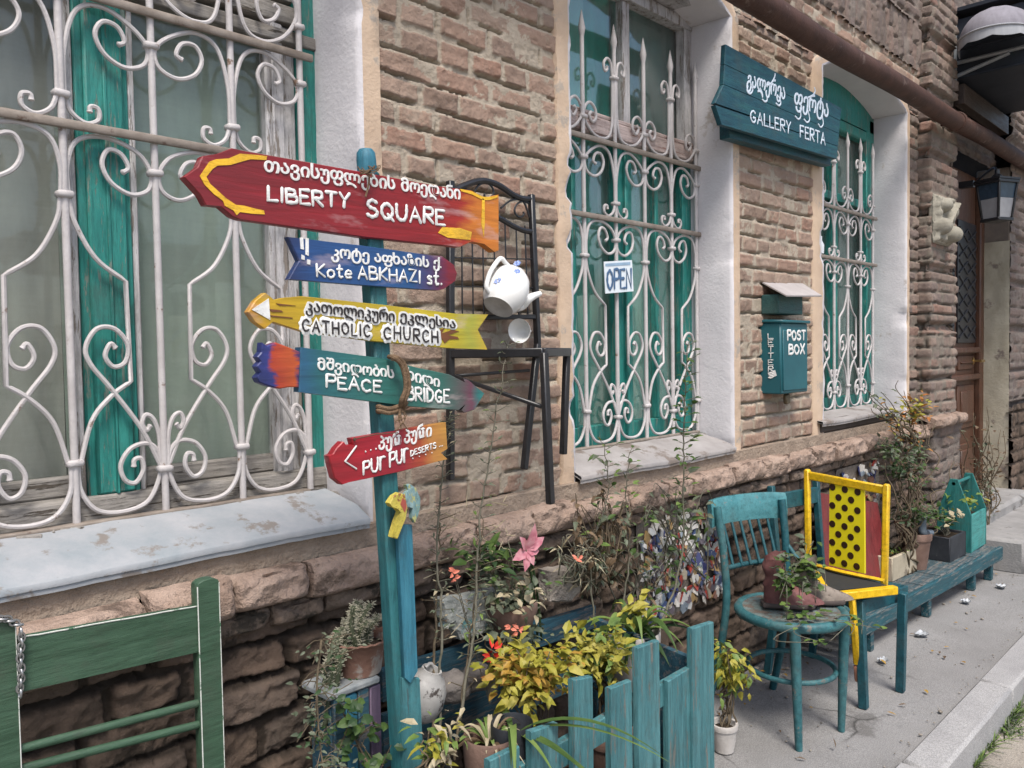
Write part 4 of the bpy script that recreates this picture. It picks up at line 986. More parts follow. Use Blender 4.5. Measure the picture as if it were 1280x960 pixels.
b.build('lettering', M_letter, gsign, 50)

# post box with its little rain hood
xl = at(953, 440, 1.84)[0]; r976 = at(976, 440, 1)[0]; yf = xl/r976; xr = at(1009.5, 440, yf)[0]
zt = at(976, 403, yf)[2]; zb = at(976, 493, yf)[2]
M_pbox = m_rough('teal_enamel', (.008, .075, .095), (.014, .105, .125), 6, .45, .15, .002, ((.05, .06, .055), 9, .70), 120, .45)
pbox = thing('post_box', 'teal wall-mounted letter box with white lettering and a padlock below', 'post box', ((xl+xr)/2, 1.83, zb))
b = MB(); b.box(((xl+xr)/2, (yf+1.86)/2, (zt+zb)/2), (xr-xl, 1.86-yf, zt-zb), None, .006); b.box(((xl+xr)/2, yf-.002, (zt+zb)/2-.01), (xr-xl-.03, .008, zt-zb-.05), None, .003); b.build('body', M_pbox, pbox)
b = MB(); b.box(((xl+xr)/2, (yf+1.86)/2-.006, zt+.008), (xr-xl+.016, 1.86-yf+.014, .014), rotx(.05), .004); b.build('lid', M_pbox, pbox)
b = MB(); wv = xr-xl; zh = zt-zb
text(b, 'POST', (xl+wv*.2, yf-.006, zt-zh*.24), (xl+wv*.86, yf-.006, zt-zh*.24), zh*.13, .012, jit=.04); text(b, 'BOX', (xl+wv*.24, yf-.006, zt-zh*.44), (xl+wv*.82, yf-.006, zt-zh*.44), zh*.13, .012, jit=.04)
for i, ch in enumerate('LETTERS'): text(b, ch, (xl-.001, yf+.062, zt-zh*(.22+.092*i)), (xl-.001, yf+.038, zt-zh*(.22+.092*i)), .024, .0042, out=(-1, 0, 0))
b.build('lettering', M_white_paint, pbox, 50)
b = MB(); b.prism([(xl-.0012, yf+.065, zt-zh*.70), (xl-.0012, yf+.028, zt-zh*.66), (xl-.0012, yf+.02, zt-zh*.74), (xl-.0012, yf+.055, zt-zh*.78)], (-.001, 0, 0)); b.build('painted_envelope', M_white_paint, pbox)
b = MB(); b.box(((xl+xr)/2, yf+.04, zb-.03), (.045, .02, .05), None, .006); b.tube(smooth_line([((xl+xr)/2-.014, yf+.04, zb-.01), ((xl+xr)/2-.014, yf+.04, zb+.02), ((xl+xr)/2+.014, yf+.04, zb+.02), ((xl+xr)/2+.014, yf+.04, zb-.01)], 4), .004, 8); b.build('padlock', m_plain('worn_lock_brass', (.14, .11, .07), .45, .7, .3), pbox)
hz0 = at(960, 384, 1.80)[2]; ht = at(957, 355, 1.83)[2]
hood = thing('rain_hood', 'small dark wooden box under a slanting grey tin roof just above the post box', 'box', (xl, 1.83, hz0))
b = MB(); b.box(((xl+xr)/2-.02, 1.80, (hz0+ht)/2-.042), (xr-xl-.03, .09, ht-hz0-.02), None, .005); b.build('box', m_paint('dark_green_wood', (.012, .05, .05), (.03, .085, .08), (4, 40, 40), (.02, .03, .03), .7, .6, .6), hood)
b = MB(); A = [at(952, 354, 1.845), at(1003, 356, 1.845), at(1027, 371, 1.72), at(983, 371, 1.70)]
b.prism(A, (.0, -.002, .007), 0, .001); b.build('roof', m_rough('dull_tin_roof', (.30, .275, .27), (.42, .39, .38), 8, .55, .2, .002, ((.22, .17, .14), 12, .62)), hood)

# the OPEN card hung on the middle grille
b = MB(); YO = 1.975
b.prism([at(755, 327, YO), at(790, 325, YO), at(792, 364, YO), at(757, 367, YO)], (0, .003, 0)); open_ = b.build('open_card', m_rough('white_card', (.60, .66, .70), (.68, .73, .76), 10, .7, .1, .001), None); props(open_, 'white card reading OPEN hanging on the grille of the middle window', 'card')
b = MB(); b.prism([at(757, 329.5, YO-.0012), at(788, 327.5, YO-.0012), at(788, 331, YO-.0012), at(757, 333, YO-.0012)], (0, .001, 0)); b.build('printed_bar', m_plain('blue_print', (.25, .36, .48), .6), open_)
b = MB(); text(b, 'OPEN', at(759, 361, YO-.001), at(789, 359, YO-.001), .075, .012, jit=.02, thick=.001); b.build('lettering', m_plain('navy_print', (.06, .12, .22), .6), open_)

# black iron chair fixed high on the wall
M_blk = m_plain('black_painted_iron', (.016, .016, .018), .38, 0, .3, 40, .15)
ich = thing('iron_chair', 'black wrought-iron chair fixed high on the brick wall behind the arrow signs', 'chair', (1.8, 1.8, 1.07))
yb = 1.805
BL_, BR_ = at(563, 225, yb), at(664, 243, yb)
b = MB(); b.bar(at(563, 226, yb), at(563, 600, yb), .022, .02, (0, 1, 0)); b.build('back_post', M_blk, ich)
b = MB(); b.bar(at(664, 243, yb), at(672, 432, yb), .020, .02, (0, 1, 0)); b.bar(at(672, 430, yb), at(655, 587, yb-.03), .022, .02, (0, 1, 0)); b.build('back_post', M_blk, ich)
b = MB(); b.tube(smooth_line([at(p[0], p[1], yb) for p in [(565, 240), (580, 232), (602, 226), (622, 231), (640, 243), (652, 248), (664, 249)]], 5), .010, 8); b.build('top_rail', M_blk, ich)
b = MB(); b.tube(smooth_line([at(p[0], p[1], yb) for p in [(565, 284), (585, 275), (602, 268), (622, 272), (640, 282), (654, 288), (666, 290)]], 5), .009, 8); b.build('back_rail', M_blk, ich)
b = MB()
for cx, cy, s in [(652, 265, 1), (608, 242, -1), (580, 250, 1)]:
    P = [at(cx+s*r*math.cos(a), cy+r*1.1*math.sin(a), yb) for a, r in [(k*.55, 2+k*1.15) for k in range(13)]]; b.tube(smooth_line(P, 3), .0035, 6)
b.tube(smooth_line([at(p[0], p[1], yb) for p in [(626, 260), (640, 250), (654, 252), (662, 272)]], 5), .0035, 6); b.build('scrollwork', M_blk, ich)
b = MB()
for i, px in enumerate([577, 590, 603, 617, 631, 645, 656]): b.tube([at(px, 272 if 590 < px < 640 else 282, yb), at(px+1+i*.5, 396, yb)], .0026, 6)
for yy in (322, 358): b.tube([at(566, yy, yb), at(668, yy+2, yb)], .0022, 6)
b.build('back_wires', M_blk, ich)
b = MB(); b.bar(at(565, 397, yb), at(671, 396, yb), .016, .014, (0, 1, 0)); b.build('cross_rail', M_blk, ich)
FLc, FRc = np.array([1.665, 1.50, 0]), np.array([at(711, 433, 1.70)[0], 1.70, 0]); zs = 1.5
FLc[2] = FRc[2] = zs
b = MB(); s0, s1 = at(563, 437, yb), at(672, 433, yb); s0[2] = s1[2] = zs
for p, q in ((s0, s1), (FLc, FRc), (s0, FLc), (s1, FRc)): b.bar(p, q, .018, .026, (0, 0, 1))
for k in range(1, 6): b.bar(e(k/6, s0, FLc), e(k/6, s1, FRc), .012, .006, (0, 0, 1))
b.build('seat', M_blk, ich)
b = MB(); b.bar(FLc+np.array([.0, 0, 0]), at(688, 630, 1.49), .022, .02, (0, 1, 0)); b.build('leg', M_blk, ich)
b = MB(); b.bar(FRc+np.array([-.01, 0, 0]), at(704, 568, 1.70), .022, .02, (0, 1, 0)); b.build('leg', M_blk, ich)
b = MB(); b.bar(at(566, 470, yb), at(688, 512, 1.49), .012, .012); b.bar(at(566, 470, yb), at(662, 463, yb), .010, .010); b.build('stretcher', M_blk, ich)

# teapot hung on the chair, and a white ladle
M_china = m_rough('glazed_white_china', (.70, .70, .68), (.78, .78, .76), 10, .18, .0, .001, ((.10, .17, .42), 26, .70), 120, .5)
yt = 1.76; tc = at(634, 361, yt); S = 1/ (FPX/((tc-CAM)@cF))
pot = thing('teapot', 'white china teapot with blue flowers hung tilted on the black iron chair', 'teapot', tuple(tc))
# pot axis: lid points up-right-forward, base down-left towards the viewer
axv = at(645, 338, yt+.006)-at(622, 385, yt-.006); axv /= np.linalg.norm(axv)
t2 = np.cross(axv, [0, 1, 0]); t2 /= np.linalg.norm(t2); Rp = np.array([t2, np.cross(axv, t2), axv]).T
b = MB(); s_ = 27*S*2.05
b.lathe([(0, -.52*s_), (.20*s_, -.52*s_), (.34*s_, -.535*s_), (.36*s_, -.50*s_), (.45*s_, -.36*s_), (.50*s_, -.12*s_), (.485*s_, .12*s_), (.42*s_, .32*s_), (.33*s_, .43*s_), (.28*s_, .46*s_), (.27*s_, .49*s_), (.20*s_, .53*s_), (.08*s_, .56*s_), (0, .565*s_)], tc, 28, Rp); b.build('body', M_china, pot, 60)
b = MB(); b.lathe([(.335*s_, -.536*s_), (.35*s_, -.545*s_), (.33*s_, -.55*s_), (.31*s_, -.54*s_)], tc, 28, Rp); b.lathe([(0, -.5225*s_), (.07*s_, -.5225*s_), (.07*s_, -.526*s_), (0, -.526*s_)], tc, 14, Rp); b.build('foot', m_plain('unglazed_grey_foot', (.5, .49, .47), .7), pot, 60)
b = MB(); b.tube(smooth_line([at(p[0], p[1], yt-.02*(i > 1)) for i, p in enumerate([(645, 382), (652, 381), (660, 374), (667, 370), (675, 367)])], 5), np.linspace(.021, .0085, 21), 10); b.build('spout', M_china, pot, 60)
b = MB(); b.tube(smooth_line([at(p[0], p[1], yt) for p in [(612, 366), (608, 358), (612, 342), (619, 330), (626, 323), (632, 329), (637, 334)]], 5), .0075, 8); b.build('handle', M_china, pot, 60)
b = MB()
for (px, py) in [(640, 352), (619, 357), (643, 336)]:
    for k in range(6):
        a_ = k*1.05; c0 = at(px+2.4*math.cos(a_), py+2.4*math.sin(a_), yt-.0)
        n_ = c0-tc; rad = n_-axv*(n_@axv); d_ = ray(px, py); d_ /= np.linalg.norm(d_)
        # march to the china's surface
        # stand on the body radius
        zz_ = n_@axv; rb = np.interp(zz_/s_, [-.5, -.36, -.12, .12, .32, .43], [.36, .45, .50, .485, .42, .33])*s_
        v_ = -d_-axv*(-d_@axv); v_ /= np.linalg.norm(v_); w_ = np.cross(axv, v_); off_ = rad@w_
        q_ = tc+axv*zz_+w_*off_+v_*math.sqrt(max(rb*rb-off_*off_, 1e-6))
        b.lathe([(.0045, 0), (.0045, .001), (0, .0016)], q_, 8, np.array([axv, w_, v_]).T)
b.build('blue_flowers', m_plain('cobalt_flower_print', (.10, .17, .42), .3), pot)
lc = at(653, 413, 1.75)
lad = thing('ladle', 'white enamel cup lying on the seat of the black iron chair under the teapot', 'cup', tuple(lc))
axl = at(640, 415, 1.72)-at(672, 411, 1.78); axl /= np.linalg.norm(axl); t2 = np.cross(axl, [0, 0, 1]); t2 /= np.linalg.norm(t2); Rl = np.array([t2, np.cross(axl, t2), axl]).T
b = MB(); b.lathe([(0, -.028), (.012, -.027), (.018, -.02), (.026, .0), (.036, .022), (.0385, .023), (.0375, .019), (.025, -.003), (.015, -.018), (0, -.02)], lc, 20, Rl); b.build('cup', M_china, lad, 60)
b = MB(); b.tube([lc-axl*.027, lc-axl*.06-np.array([0, 0, .006])], .004, 8); b.build('handle', M_china, lad)

# rusty pipe over the windows
pa, pb = at(905, -22, 1.68), at(1330, 232, 1.66)
pd = (pb-pa); pa = pa-pd*.3; pb = pb+pd*.25
pipe = thing('gas_pipe', 'rusty brown pipe running along the wall above the windows', 'pipe', tuple((pa+pb)/2))
M_rust = m_rough('rusty_brown_paint', (.040, .020, .015), (.085, .042, .03), 7, .7, .5, .004, ((.13, .09, .075), 10, .60), 90, .3)
b = MB(); b.tube([pa+(pb-pa)*k/40+np.array([0, .003*math.sin(k*.7), .004*math.sin(k*.9)]) for k in range(41)], .057, 18); b.build('tube', M_rust, pipe, 60)
for t in (.50, .80):
    b = MB(); c = pa+(pb-pa)*t; b.lathe([(.060, -.016), (.064, -.012), (.064, .012), (.060, .016)], c, 18, roty(math.pi/2)); b.bar(c+np.array([0, .02, -.0]), c+np.array([0, .2, -.0]), .03, .02); b.build('bracket', M_rust, pipe)

# carved stone on the pilaster
rc_ = at(1186, 275, 1.70); yq = 1.70
rel = thing('stone_relief', 'pale carved stone relief fixed to the brick pilaster left of the door', 'relief', tuple(rc_))
b = MB(); n = 54; G = np.zeros((n, n, 3)); xs = np.linspace(-.17, .17, n); zs_ = np.linspace(-.16, .165, n)
X, Z = np.meshgrid(xs, zs_, indexing='ij')
Hh = .035+.012*fbm(X*25, Z*25, 5)
for (cx, cz, rx, rz, h) in [(-.10, -.05, .07, .055, .05), (.08, -.09, .075, .06, .06), (-.07, .09, .06, .045, .045), (.03, .02, .05, .05, .035), (.12, .07, .05, .05, .03), (-.01, .12, .05, .03, .04)]:
    q = 1-((X-cx)/rx)**2-((Z-cz)/rz)**2; Hh = np.maximum(Hh, .02+h*np.sqrt(np.clip(q, 0, 1))+.015*(q > 0))
dd = abs((Z-.03)-.75*(X-.02))/1.25; Hh = np.maximum(Hh, .075*np.exp(-(dd/.014)**2)*(X > -.08)+.0)
ed = np.minimum(np.minimum(X+.17, .17-X), np.minimum(Z+.16, .165-Z)); Hh = Hh*sstep(-.001, .03, ed+.012*fbm(X*30, Z*30, 9))
G[:, :, 0] = rc_[0]+X; G[:, :, 1] = yq+.05-Hh*1.2; G[:, :, 2] = rc_[2]+Z; b.grid(G); b.box((rc_[0], yq+.055, rc_[2]), (.33, .05, .31), None, .01)
b.build('carving', m_rough('pale_limestone', (.22, .205, .165), (.32, .30, .25), 12, .9, .5, .004, ((.20, .18, .15), 12, .6)), rel, 60)

# lantern by the door
lc = at(1246, 252, 1.60)
lan = thing('wall_lantern', 'black tapered lantern with frosted panes beside the brown door', 'lantern', tuple(lc))
s = ((lc-CAM)@cF)/FPX; hw, hb_, hh = 20*s, 11*s, 23*s
RT = rotz(R_(-25)); cn = lambda x, y, z: lc+RT@np.array([x, y, z])
b = MB()
for sx in (-1, 1):
    for sy in (-1, 1): b.bar(cn(sx*hw*.78, sy*hw*.78, hh), cn(sx*hb_, sy*hb_, -hh), .016, .016, (.3, .5, .1))
for z, r in ((hh, hw*.80), (-hh, hb_*1.05)):
    for sx, sy in ((1, 0), (-1, 0), (0, 1), (0, -1)):
        if sx: b.bar(cn(sx*r, -r-.008, z), cn(sx*r, r+.008, z), .02, .022)
        else: b.bar(cn(-r-.008, sy*r, z), cn(r+.008, sy*r, z), .02, .022)
b.prism([cn(-hw*.9, -hw*.9, hh+.012), cn(hw*.9, -hw*.9, hh+.012), cn(hw*.9, hw*.9, hh+.012), cn(-hw*.9, hw*.9, hh+.012)], (0, 0, .014)); b.lathe([(.05, 0), (.03, .03), (.015, .04), (.015, .07)], cn(0, 0, hh+.026), 10)
b.prism([cn(-hb_, -hb_, -hh-.012), cn(hb_, -hb_, -hh-.012), cn(hb_, hb_, -hh-.012), cn(-hb_, hb_, -hh-.012)], (0, 0, .012)); b.build('frame', M_blk, lan)
M_frost = m_plain('frosted_lantern_glass', (.33, .33, .34), .35, 0, .08); M_dkglass = m_plain('dark_blue_lantern_glass', (.035, .06, .09), .25, 0, .2)
for z0, z1, mt in ((-.96, .12, M_frost), (.13, .96, M_dkglass)):
    b = MB()
    for sx, sy in ((1, 0), (-1, 0), (0, 1), (0, -1)):
        q = []
        for z, sg in ((z0, -1), (z0, 1), (z1, 1), (z1, -1)):
            r = (hb_+(hw*.78-hb_)*(z+1)/2)*.96
            q.append(cn(sx*r if sx else sg*r, sy*r if sy else sg*r, z*hh))
        b.prism(q, (RT@np.array([-sx*.003, -sy*.003, 0])))
    b.build('pane', mt, lan, 30)
b = MB(); b.bar(cn(0, 0, hh+.09), cn(0, 0, hh+.03), .012, .012, (1, 0, 0)); b.tube(smooth_line([cn(0, 0, hh+.08), cn(.03, .06, hh+.12), (lc[0]+.12, 1.80, lc[2]+hh+.02)], 5), .01, 8); b.bar((lc[0]+.12, 1.78, lc[2]+hh+.04), (lc[0]+.12, 1.88, lc[2]+hh+.04), .05, .05); b.build('bracket', M_blk, lan)

# dark canopy above the door with its striped awning
can = thing('door_canopy', 'dark boxy door canopy with a rounded grey awning high at the right', 'canopy', (6.6, 1.6, 3.3))
M_can = m_rough('dark_blue_sheet_metal', (.012, .016, .024), (.028, .034, .045), 4, .6, .2, .003, None, 80, .3)
b = MB(); xq = 6.40
zA, zB = at_x(1195, 24, xq)[2], at_x(1195, 98, xq)[2]
b.box((xq, 1.36, (zA+zB)/2-.01), (.03, .96, zA-zB), None, .004); b.box((7.0, .885, 3.50), (1.24, .03, .55), None, .004); b.box((7.0, 1.36, zB-.005), (1.26, .98, .02), None, .004); b.box((7.0, 1.36, 3.86), (1.3, 1.0, .03), None, .004)
b.build('casing', M_can, can)
b = MB(); b.bar((6.39, 1.76, zB-.12), (7.6, 1.76, zB-.12), .07, .14, (0, 0, 1)); b.bar((6.42, 1.2, zB-.30), (6.42, 1.2, zB), .05, .05, (1, 0, 0)); b.build('timber_frame', m_paint('dark_stained_timber', (.03, .02, .016), (.06, .04, .03), (3, 40, 40)), can)
b = MB()
for (a1, a2) in (((1192, 80), (1290, 56)), ((1192, 97), (1262, 66))): b.tube([at_x(*a1, 6.37), at_x(*a2, 6.37)], .014, 8)
b.tube([at_x(1193, 24, 6.37), at_x(1193, 104, 6.37)], .016, 8); b.build('strut', m_plain('grey_galvanised_bar', (.26, .28, .30), .5, .3), can)
dc = at_x(1246, 50, 6.32); hr = 0.23; b = MB(); n, k = 40, 14; G = np.zeros((n, k, 3))
zt_ = at_x(1246, 11, 6.32)[2]-dc[2]
for i in range(n):
    a = math.pi*i/(n-1)
    for j in range(k):
        bq = j/(k-1)*math.pi/2
        G[i, j] = (dc[0]+.02-.30*math.sin(a)*math.cos(bq), dc[1]-hr*math.cos(a)*math.cos(bq), dc[2]+zt_*math.sin(bq)+.003*math.sin(a*9)*math.cos(bq))
b.grid(G); t_ = G+np.array([.008, 0, -.004]); b.grid(t_[:, ::-1]); M_aw = m_cloth('grey_awning_cloth', (.15, .14, .16), (.24, .23, .26)); b.build('awning', M_aw, can, 180)
b = MB(); G = np.zeros((80, 4, 3))
for i in range(80):
    a = math.pi*i/79
    for j in range(4): G[i, j] = (dc[0]+.018-.303*math.sin(a), dc[1]-(hr+.003)*math.cos(a), dc[2]+.006-j*.018-(.014*abs(math.sin(a*4.5)) if j == 3 else 0))
b.grid(G); b.grid(G[:, ::-1]+np.array([.006, 0, 0])); b.tube([g+np.array([-.004, 0, .002]) for g in G[::2, 0]], .0055, 6); b.build('valance', m_cloth('pale_grey_valance', (.26, .27, .29), (.36, .37, .39)), can, 180)
b = MB(); pp = [at_x(x_, y_, 6.09) for x_, y_ in ((1240, 21), (1257, 21), (1257, 28), (1240, 28))]
b = MB(); b.bar(dc+np.array([.02, -hr, .002]), dc+np.array([.02, hr, .002]), .03, .012); b.build('awning_frame', M_can, can)

# ================================================================ furniture
M_green = m_paint('bottle_green_chair_paint', (.028, .064, .036), (.045, .092, .056), (3, 40, 40), (.30, .31, .26), .80, .45, .4)
M_white_edge = m_rough('chipped_white_edge', (.45, .46, .42), (.62, .63, .58), 30, .7, .3, .002, ((.04, .12, .06), 24, .55))
YC = 1.655
gch = thing('green_chair', 'green wooden chair back with chain and two rods standing under the left window', 'chair', (at(140, 900, YC)[0], YC, 0))
def upright(pl, pr, ytop, parent, depth=.03):
    p0, p1 = at(pl, ytop, YC), at(pr, ytop, YC); w_ = p1[0]-p0[0]; b = MB(); zt_ = p0[2]
    x0, x1 = p0[0], p1[0]; k = []
    for a in np.linspace(0, math.pi, 9): k.append(((x0+x1)/2-w_/2*math.cos(a), YC, zt_-.010+.010*math.sin(a)))
    P = [(x0, YC, 0.0)]+[tuple(q) for q in k]+[(x1, YC, 0.0)]
    b.prism(P, (0, depth, 0), 0, .002); o = b.build('upright', M_green, parent)
    b = MB(); b.tube([(x0+.0008, YC-.0005, .1), (x0+.0008, YC-.0005, zt_-.012)], .0014, 5); b.tube([(x1-.0008, YC-.0005, .1), (x1-.0008, YC-.0005, zt_-.012)], .0011, 5); b.build('worn_edge', M_white_edge, o)
upright(246, 274, 727, gch); upright(-12, 20, 780, gch)
xa, xb = at(20, 830, YC)[0], at(249, 790, YC)[0]
b = MB(); b.prism([at(p[0], p[1], YC+.004) for p in [(24, 797), (250, 757), (250, 815), (24, 866)]], (0, .018, 0), 0, .002); sl = b.build('top_slat', M_green, gch)
b = MB(); b.tube([at(25+225*k/20, 797-40*k/20+rnd.uniform(-.4, .4), YC+.0035) for k in range(21)], .0014, 5); b.build('worn_edge', M_white_edge, sl)
for y0, y1 in ((938, 877), (963, 904)):
    b = MB(); b.tube([at(18, y0, YC+.015), at(254, y1, YC+.015)], .0085, 10); b.build('rod', M_green, gch)
b = MB(); b.box(((xa+xb)/2, 1.47, .43), (xb-xa+.05, .36, .025), None, .006); b.build('seat', M_green, gch)
for xx in (xa+.0, xb+.0):
    b = MB(); b.bar((xx, 1.32, 0), (xx, 1.32, .42), .03, .03, (1, 0, 0)); b.build('leg', M_green, gch)
M_steel = m_plain('galvanised_chain', (.33, .33, .33), .4, .8, .2)
chn = thing('chain', 'grey steel chain wrapped round the left upright of the green chair', 'chain', tuple(at(24, 800, YC-.01)))
b = MB()
def link(c, d, up, L=.013, r=.0022):
    d = d/np.linalg.norm(d); up = up-d*(up@d); up /= np.linalg.norm(up)
    P = [c+d*(L*.62*math.cos(a))+up*(.0052*math.sin(a)) for a in np.linspace(0, 2*math.pi, 13)[:-1]]; b.tube(P, r, 6, closed=True)
for k in range(13):
    c = at(26+1.2*math.sin(k), 790+k*6.4, YC-.008); link(c, np.array([.15*math.sin(k), 0, -1.]), np.array([1., 0, 0]) if k % 2 else np.array([0, 1., .0]))
for k in range(7):
    c = at(-6+k*4.8, 770+abs(k-3)*1.2+k*1.2, YC-.004); link(c, np.array([1., 0, -.2]), np.array([0, 0, 1.]) if k % 2 else np.array([0, 1., 0]))
b.build('links', M_steel, chn, 60)

# bentwood chair with boots
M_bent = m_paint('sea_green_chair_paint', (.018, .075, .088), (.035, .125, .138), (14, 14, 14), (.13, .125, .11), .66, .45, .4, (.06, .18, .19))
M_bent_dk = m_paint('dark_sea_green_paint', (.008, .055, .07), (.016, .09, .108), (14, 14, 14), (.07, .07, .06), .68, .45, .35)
def frame2(c, ang):
    d = np.array([math.cos(ang), math.sin(ang), 0]); r = np.array([-d[1], d[0], 0])
    return lambda f, s, z: np.array([c[0], c[1], 0])+d*f+r*s+np.array([0, 0, z])
K = frame2((3.035, 1.435), math.atan2(-.93, -.37))      # f: towards the front, s: to the chair's left
bch = thing('bentwood_chair', 'round-seated teal bentwood chair carrying a pair of old boots', 'chair', (3.045, 1.435, 0))
b = MB(); ring = lambda rf, rs, z: [K(rf*math.cos(a), rs*math.sin(a), z) for a in np.linspace(0, 2*math.pi, 41)[:-1]]
b.tube(ring(.205, .195, .455), .020, 10, closed=True, flat=((0, 0, 1), 1.0)); b.build('seat_ring', M_bent, bch, 180)
b = MB(); V = [K(0, 0, .462)]+ring(.2, .19, .468); b.add(V, [(0, i+1, (i+1) % 40+1) for i in range(40)]); b.add([v-np.array([0, 0, .012]) for v in V], [(0, (i+1) % 40+1, i+1) for i in range(40)]); b.build('seat', m_paint('worn_grey_green_seat', (.10, .15, .15), (.19, .23, .22), (16, 16, 16), (.14, .11, .09), .58, .6, .6), bch)
for s in (-1, 1):
    b = MB(); fo = np.array([2.852, 1.318, 0]) if s < 0 else np.array([3.11, 1.265, 0]); tp = K(.155, s*.125, .455); b.tube([tp, e(.5, tp, fo), fo], [.021, .018, .0135], 12); b.build('leg', M_bent, bch, 60)
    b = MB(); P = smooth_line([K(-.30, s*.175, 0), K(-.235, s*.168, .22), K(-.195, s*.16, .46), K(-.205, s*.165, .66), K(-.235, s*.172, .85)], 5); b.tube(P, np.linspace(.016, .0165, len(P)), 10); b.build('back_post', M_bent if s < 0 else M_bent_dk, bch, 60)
b = MB(); b.tube(ring(.17, .165, .235), .0105, 8, closed=True); b.build('leg_ring', M_bent, bch, 180)
b = MB(); G = np.zeros((16, 9, 3))
for i in range(16):
    s = -.20+.40*i/15; dep = -.245-.035*(1-(s/.2)**2)
    for j, (dz, df) in enumerate([(.765, .0), (.765, .012), (.80, .014), (.86, .008), (.875, 0), (.875, -.012), (.86, -.018), (.80, -.016), (.765, -.0)]): G[i, j] = K(dep+df, s, dz+(.006*(1-(s/.2)**4)))
b.grid(G); b.add(np.array(G[0]), [tuple(range(9))]); b.add(np.array(G[-1]), [tuple(range(9))[::-1]]); b.build('top_rail', m_paint('glossy_sea_green_paint', (.04, .16, .18), (.07, .215, .235), (14, 14, 14), (.16, .17, .17), .70, .3, .3), bch, 50)
b = MB()
for s in np.linspace(-.115, .115, 6): b.tube([K(-.205, s, .60), K(-.255-.02*(1-(s/.2)**2), s*1.02, .78)], .0065, 8)
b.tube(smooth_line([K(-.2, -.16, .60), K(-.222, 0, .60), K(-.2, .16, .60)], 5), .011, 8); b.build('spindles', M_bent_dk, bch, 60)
b = MB(); P = smooth_line([K(-.20, .17, .66), K(-.12, .205, .56), K(.0, .215, .475), K(.1, .2, .46)], 5); b.tube(P, .010, 8); b.build('side_brace', M_bent, bch, 60)
M_boot_r = m_rough('worn_red_brown_leather', (.09, .035, .032), (.20, .085, .08), 14, .6, .5, .004, ((.28, .22, .20), 12, .6), 90, .35)
M_boot_g = m_rough('dry_grey_leather', (.13, .105, .085), (.26, .22, .185), 14, .8, .6, .004, ((.08, .06, .05), 12, .58), 90, .25)
def boot(pos, ang, m, label, hgt=.17, sc=1.0):
    t = thing('boot', label, 'boot', pos); pos = np.array(pos, float); d = np.array([math.cos(ang), math.sin(ang), 0]); r = np.array([-d[1], d[0], 0])
    b = MB(); n = 18; G = np.zeros((22, n, 3))
    prof = [(0.035, 0, .0), (.0, 0, 0)]
    for i in range(22):
        u = i/21
        for j in range(n):
            a = 2*math.pi*j/n
            zc = u*hgt
            # foot part stretched forward low down, shaft above
            fw = .150*sstep(.55, .0, u)*(.75+.25*(1-u)); back = -.042
            ln = (fw+.042-back)/2+.0; cx = back+ln
            wv = .040-.004*math.sin(u*3)+.006*sstep(.6, 1, u)
            x_ = cx+ln*math.cos(a); y_ = wv*math.sin(a)*(1-.25*max(0, math.cos(a))*(u < .5))
            zz_ = zc+.014*math.sin(a+1.2)*u**4+.004*math.sin(5*a)*u**6; x_ += .006*math.sin(u*14)*(u > .35)
            if x_ > .05: zz_ = min(zc, .075-.25*(x_-.05)+.004*math.sin(j))
            G[i, j] = pos+sc*(d*x_+r*y_)+np.array([0, 0, .012+zz_*sc+.006*fbm(np.array(x_*40), np.array(a*2+u*6), 3)*(u > .2)])
    G = np.concatenate([G, G[:, :1]], 1); b.grid(G[:, ::-1])
    b.build('upper', m, t, 70)
    b = MB(); P = [pos+sc*(d*x_+r*y_)+np.array([0, 0, 0]) for x_, y_ in [(-.048, -.03), (-.05, .03), (.03, .036), (.09, .046), (.14, .042), (.162, .0), (.14, -.042), (.09, -.046), (.03, -.036)]]; b.prism(P, (0, 0, .016), 0, .002); b.build('sole', m_plain('dark_rubber_sole', (.06, .045, .04), .8), t)
    b = MB()
    for k in range(5):
        f = pos+sc*(d*(.052-.012*k*.3)+np.array([0, 0, .085+.018*k])); b.tube([f+r*.02, f+d*.006, f-r*.02], .0018, 5)
    b.build('laces', m_plain('frayed_lace', (.12, .09, .07), .9), t)
    return t
boot(tuple(K(-.03, -.055, .478)), math.atan2(-1, .75), M_boot_r, 'red-brown leather boot on the seat of the bentwood chair', .19)
boot(tuple(K(-.01, .085, .478)), math.atan2(-1, .85), M_boot_g, 'grey leather boot overgrown with ivy on the bentwood chair', .16)

# second teal chair, behind, half hidden under the yellow one
K2 = frame2((3.555, 1.455), math.atan2(-.97, -.20))
M_dkteal = m_paint('deep_teal_chair_paint', (.007, .045, .062), (.013, .08, .10), (14, 14, 14), (.05, .05, .05), .74, .45, .35)
tch = thing('teal_chair', 'dark teal square-legged chair half hidden under the yellow chair', 'chair', (3.555, 1.455, 0))
for s, xy in ((1, (3.372, 1.278)), (-1, (3.645, 1.225))):
    b = MB(); q = np.array([xy[0], xy[1], 0.]); tp = q+np.array([.0, .015, .45]) if s > 0 else np.array([3.60, 1.20, .45]); b.bar(q, tp, .034, .034, (1, 0, 0)); b.build('leg', M_dkteal, tch)
for s in (1, -1):
    b = MB(); b.bar(K2(-.26, s*.165, 0), K2(-.2, s*.16, .45), .030, .030, (1, 0, 0)); b.bar(K2(-.2, s*.16, .44), K2(-.235, s*.165, .875), .028, .030, (1, 0, 0)); b.build('back_post', M_dkteal, tch)
b = MB(); b.bar(K2(-.225, .165, .80), K2(-.225, -.165, .80), .02, .075, (0, 0, 1)); b.build('top_rail', M_bent_dk, tch)
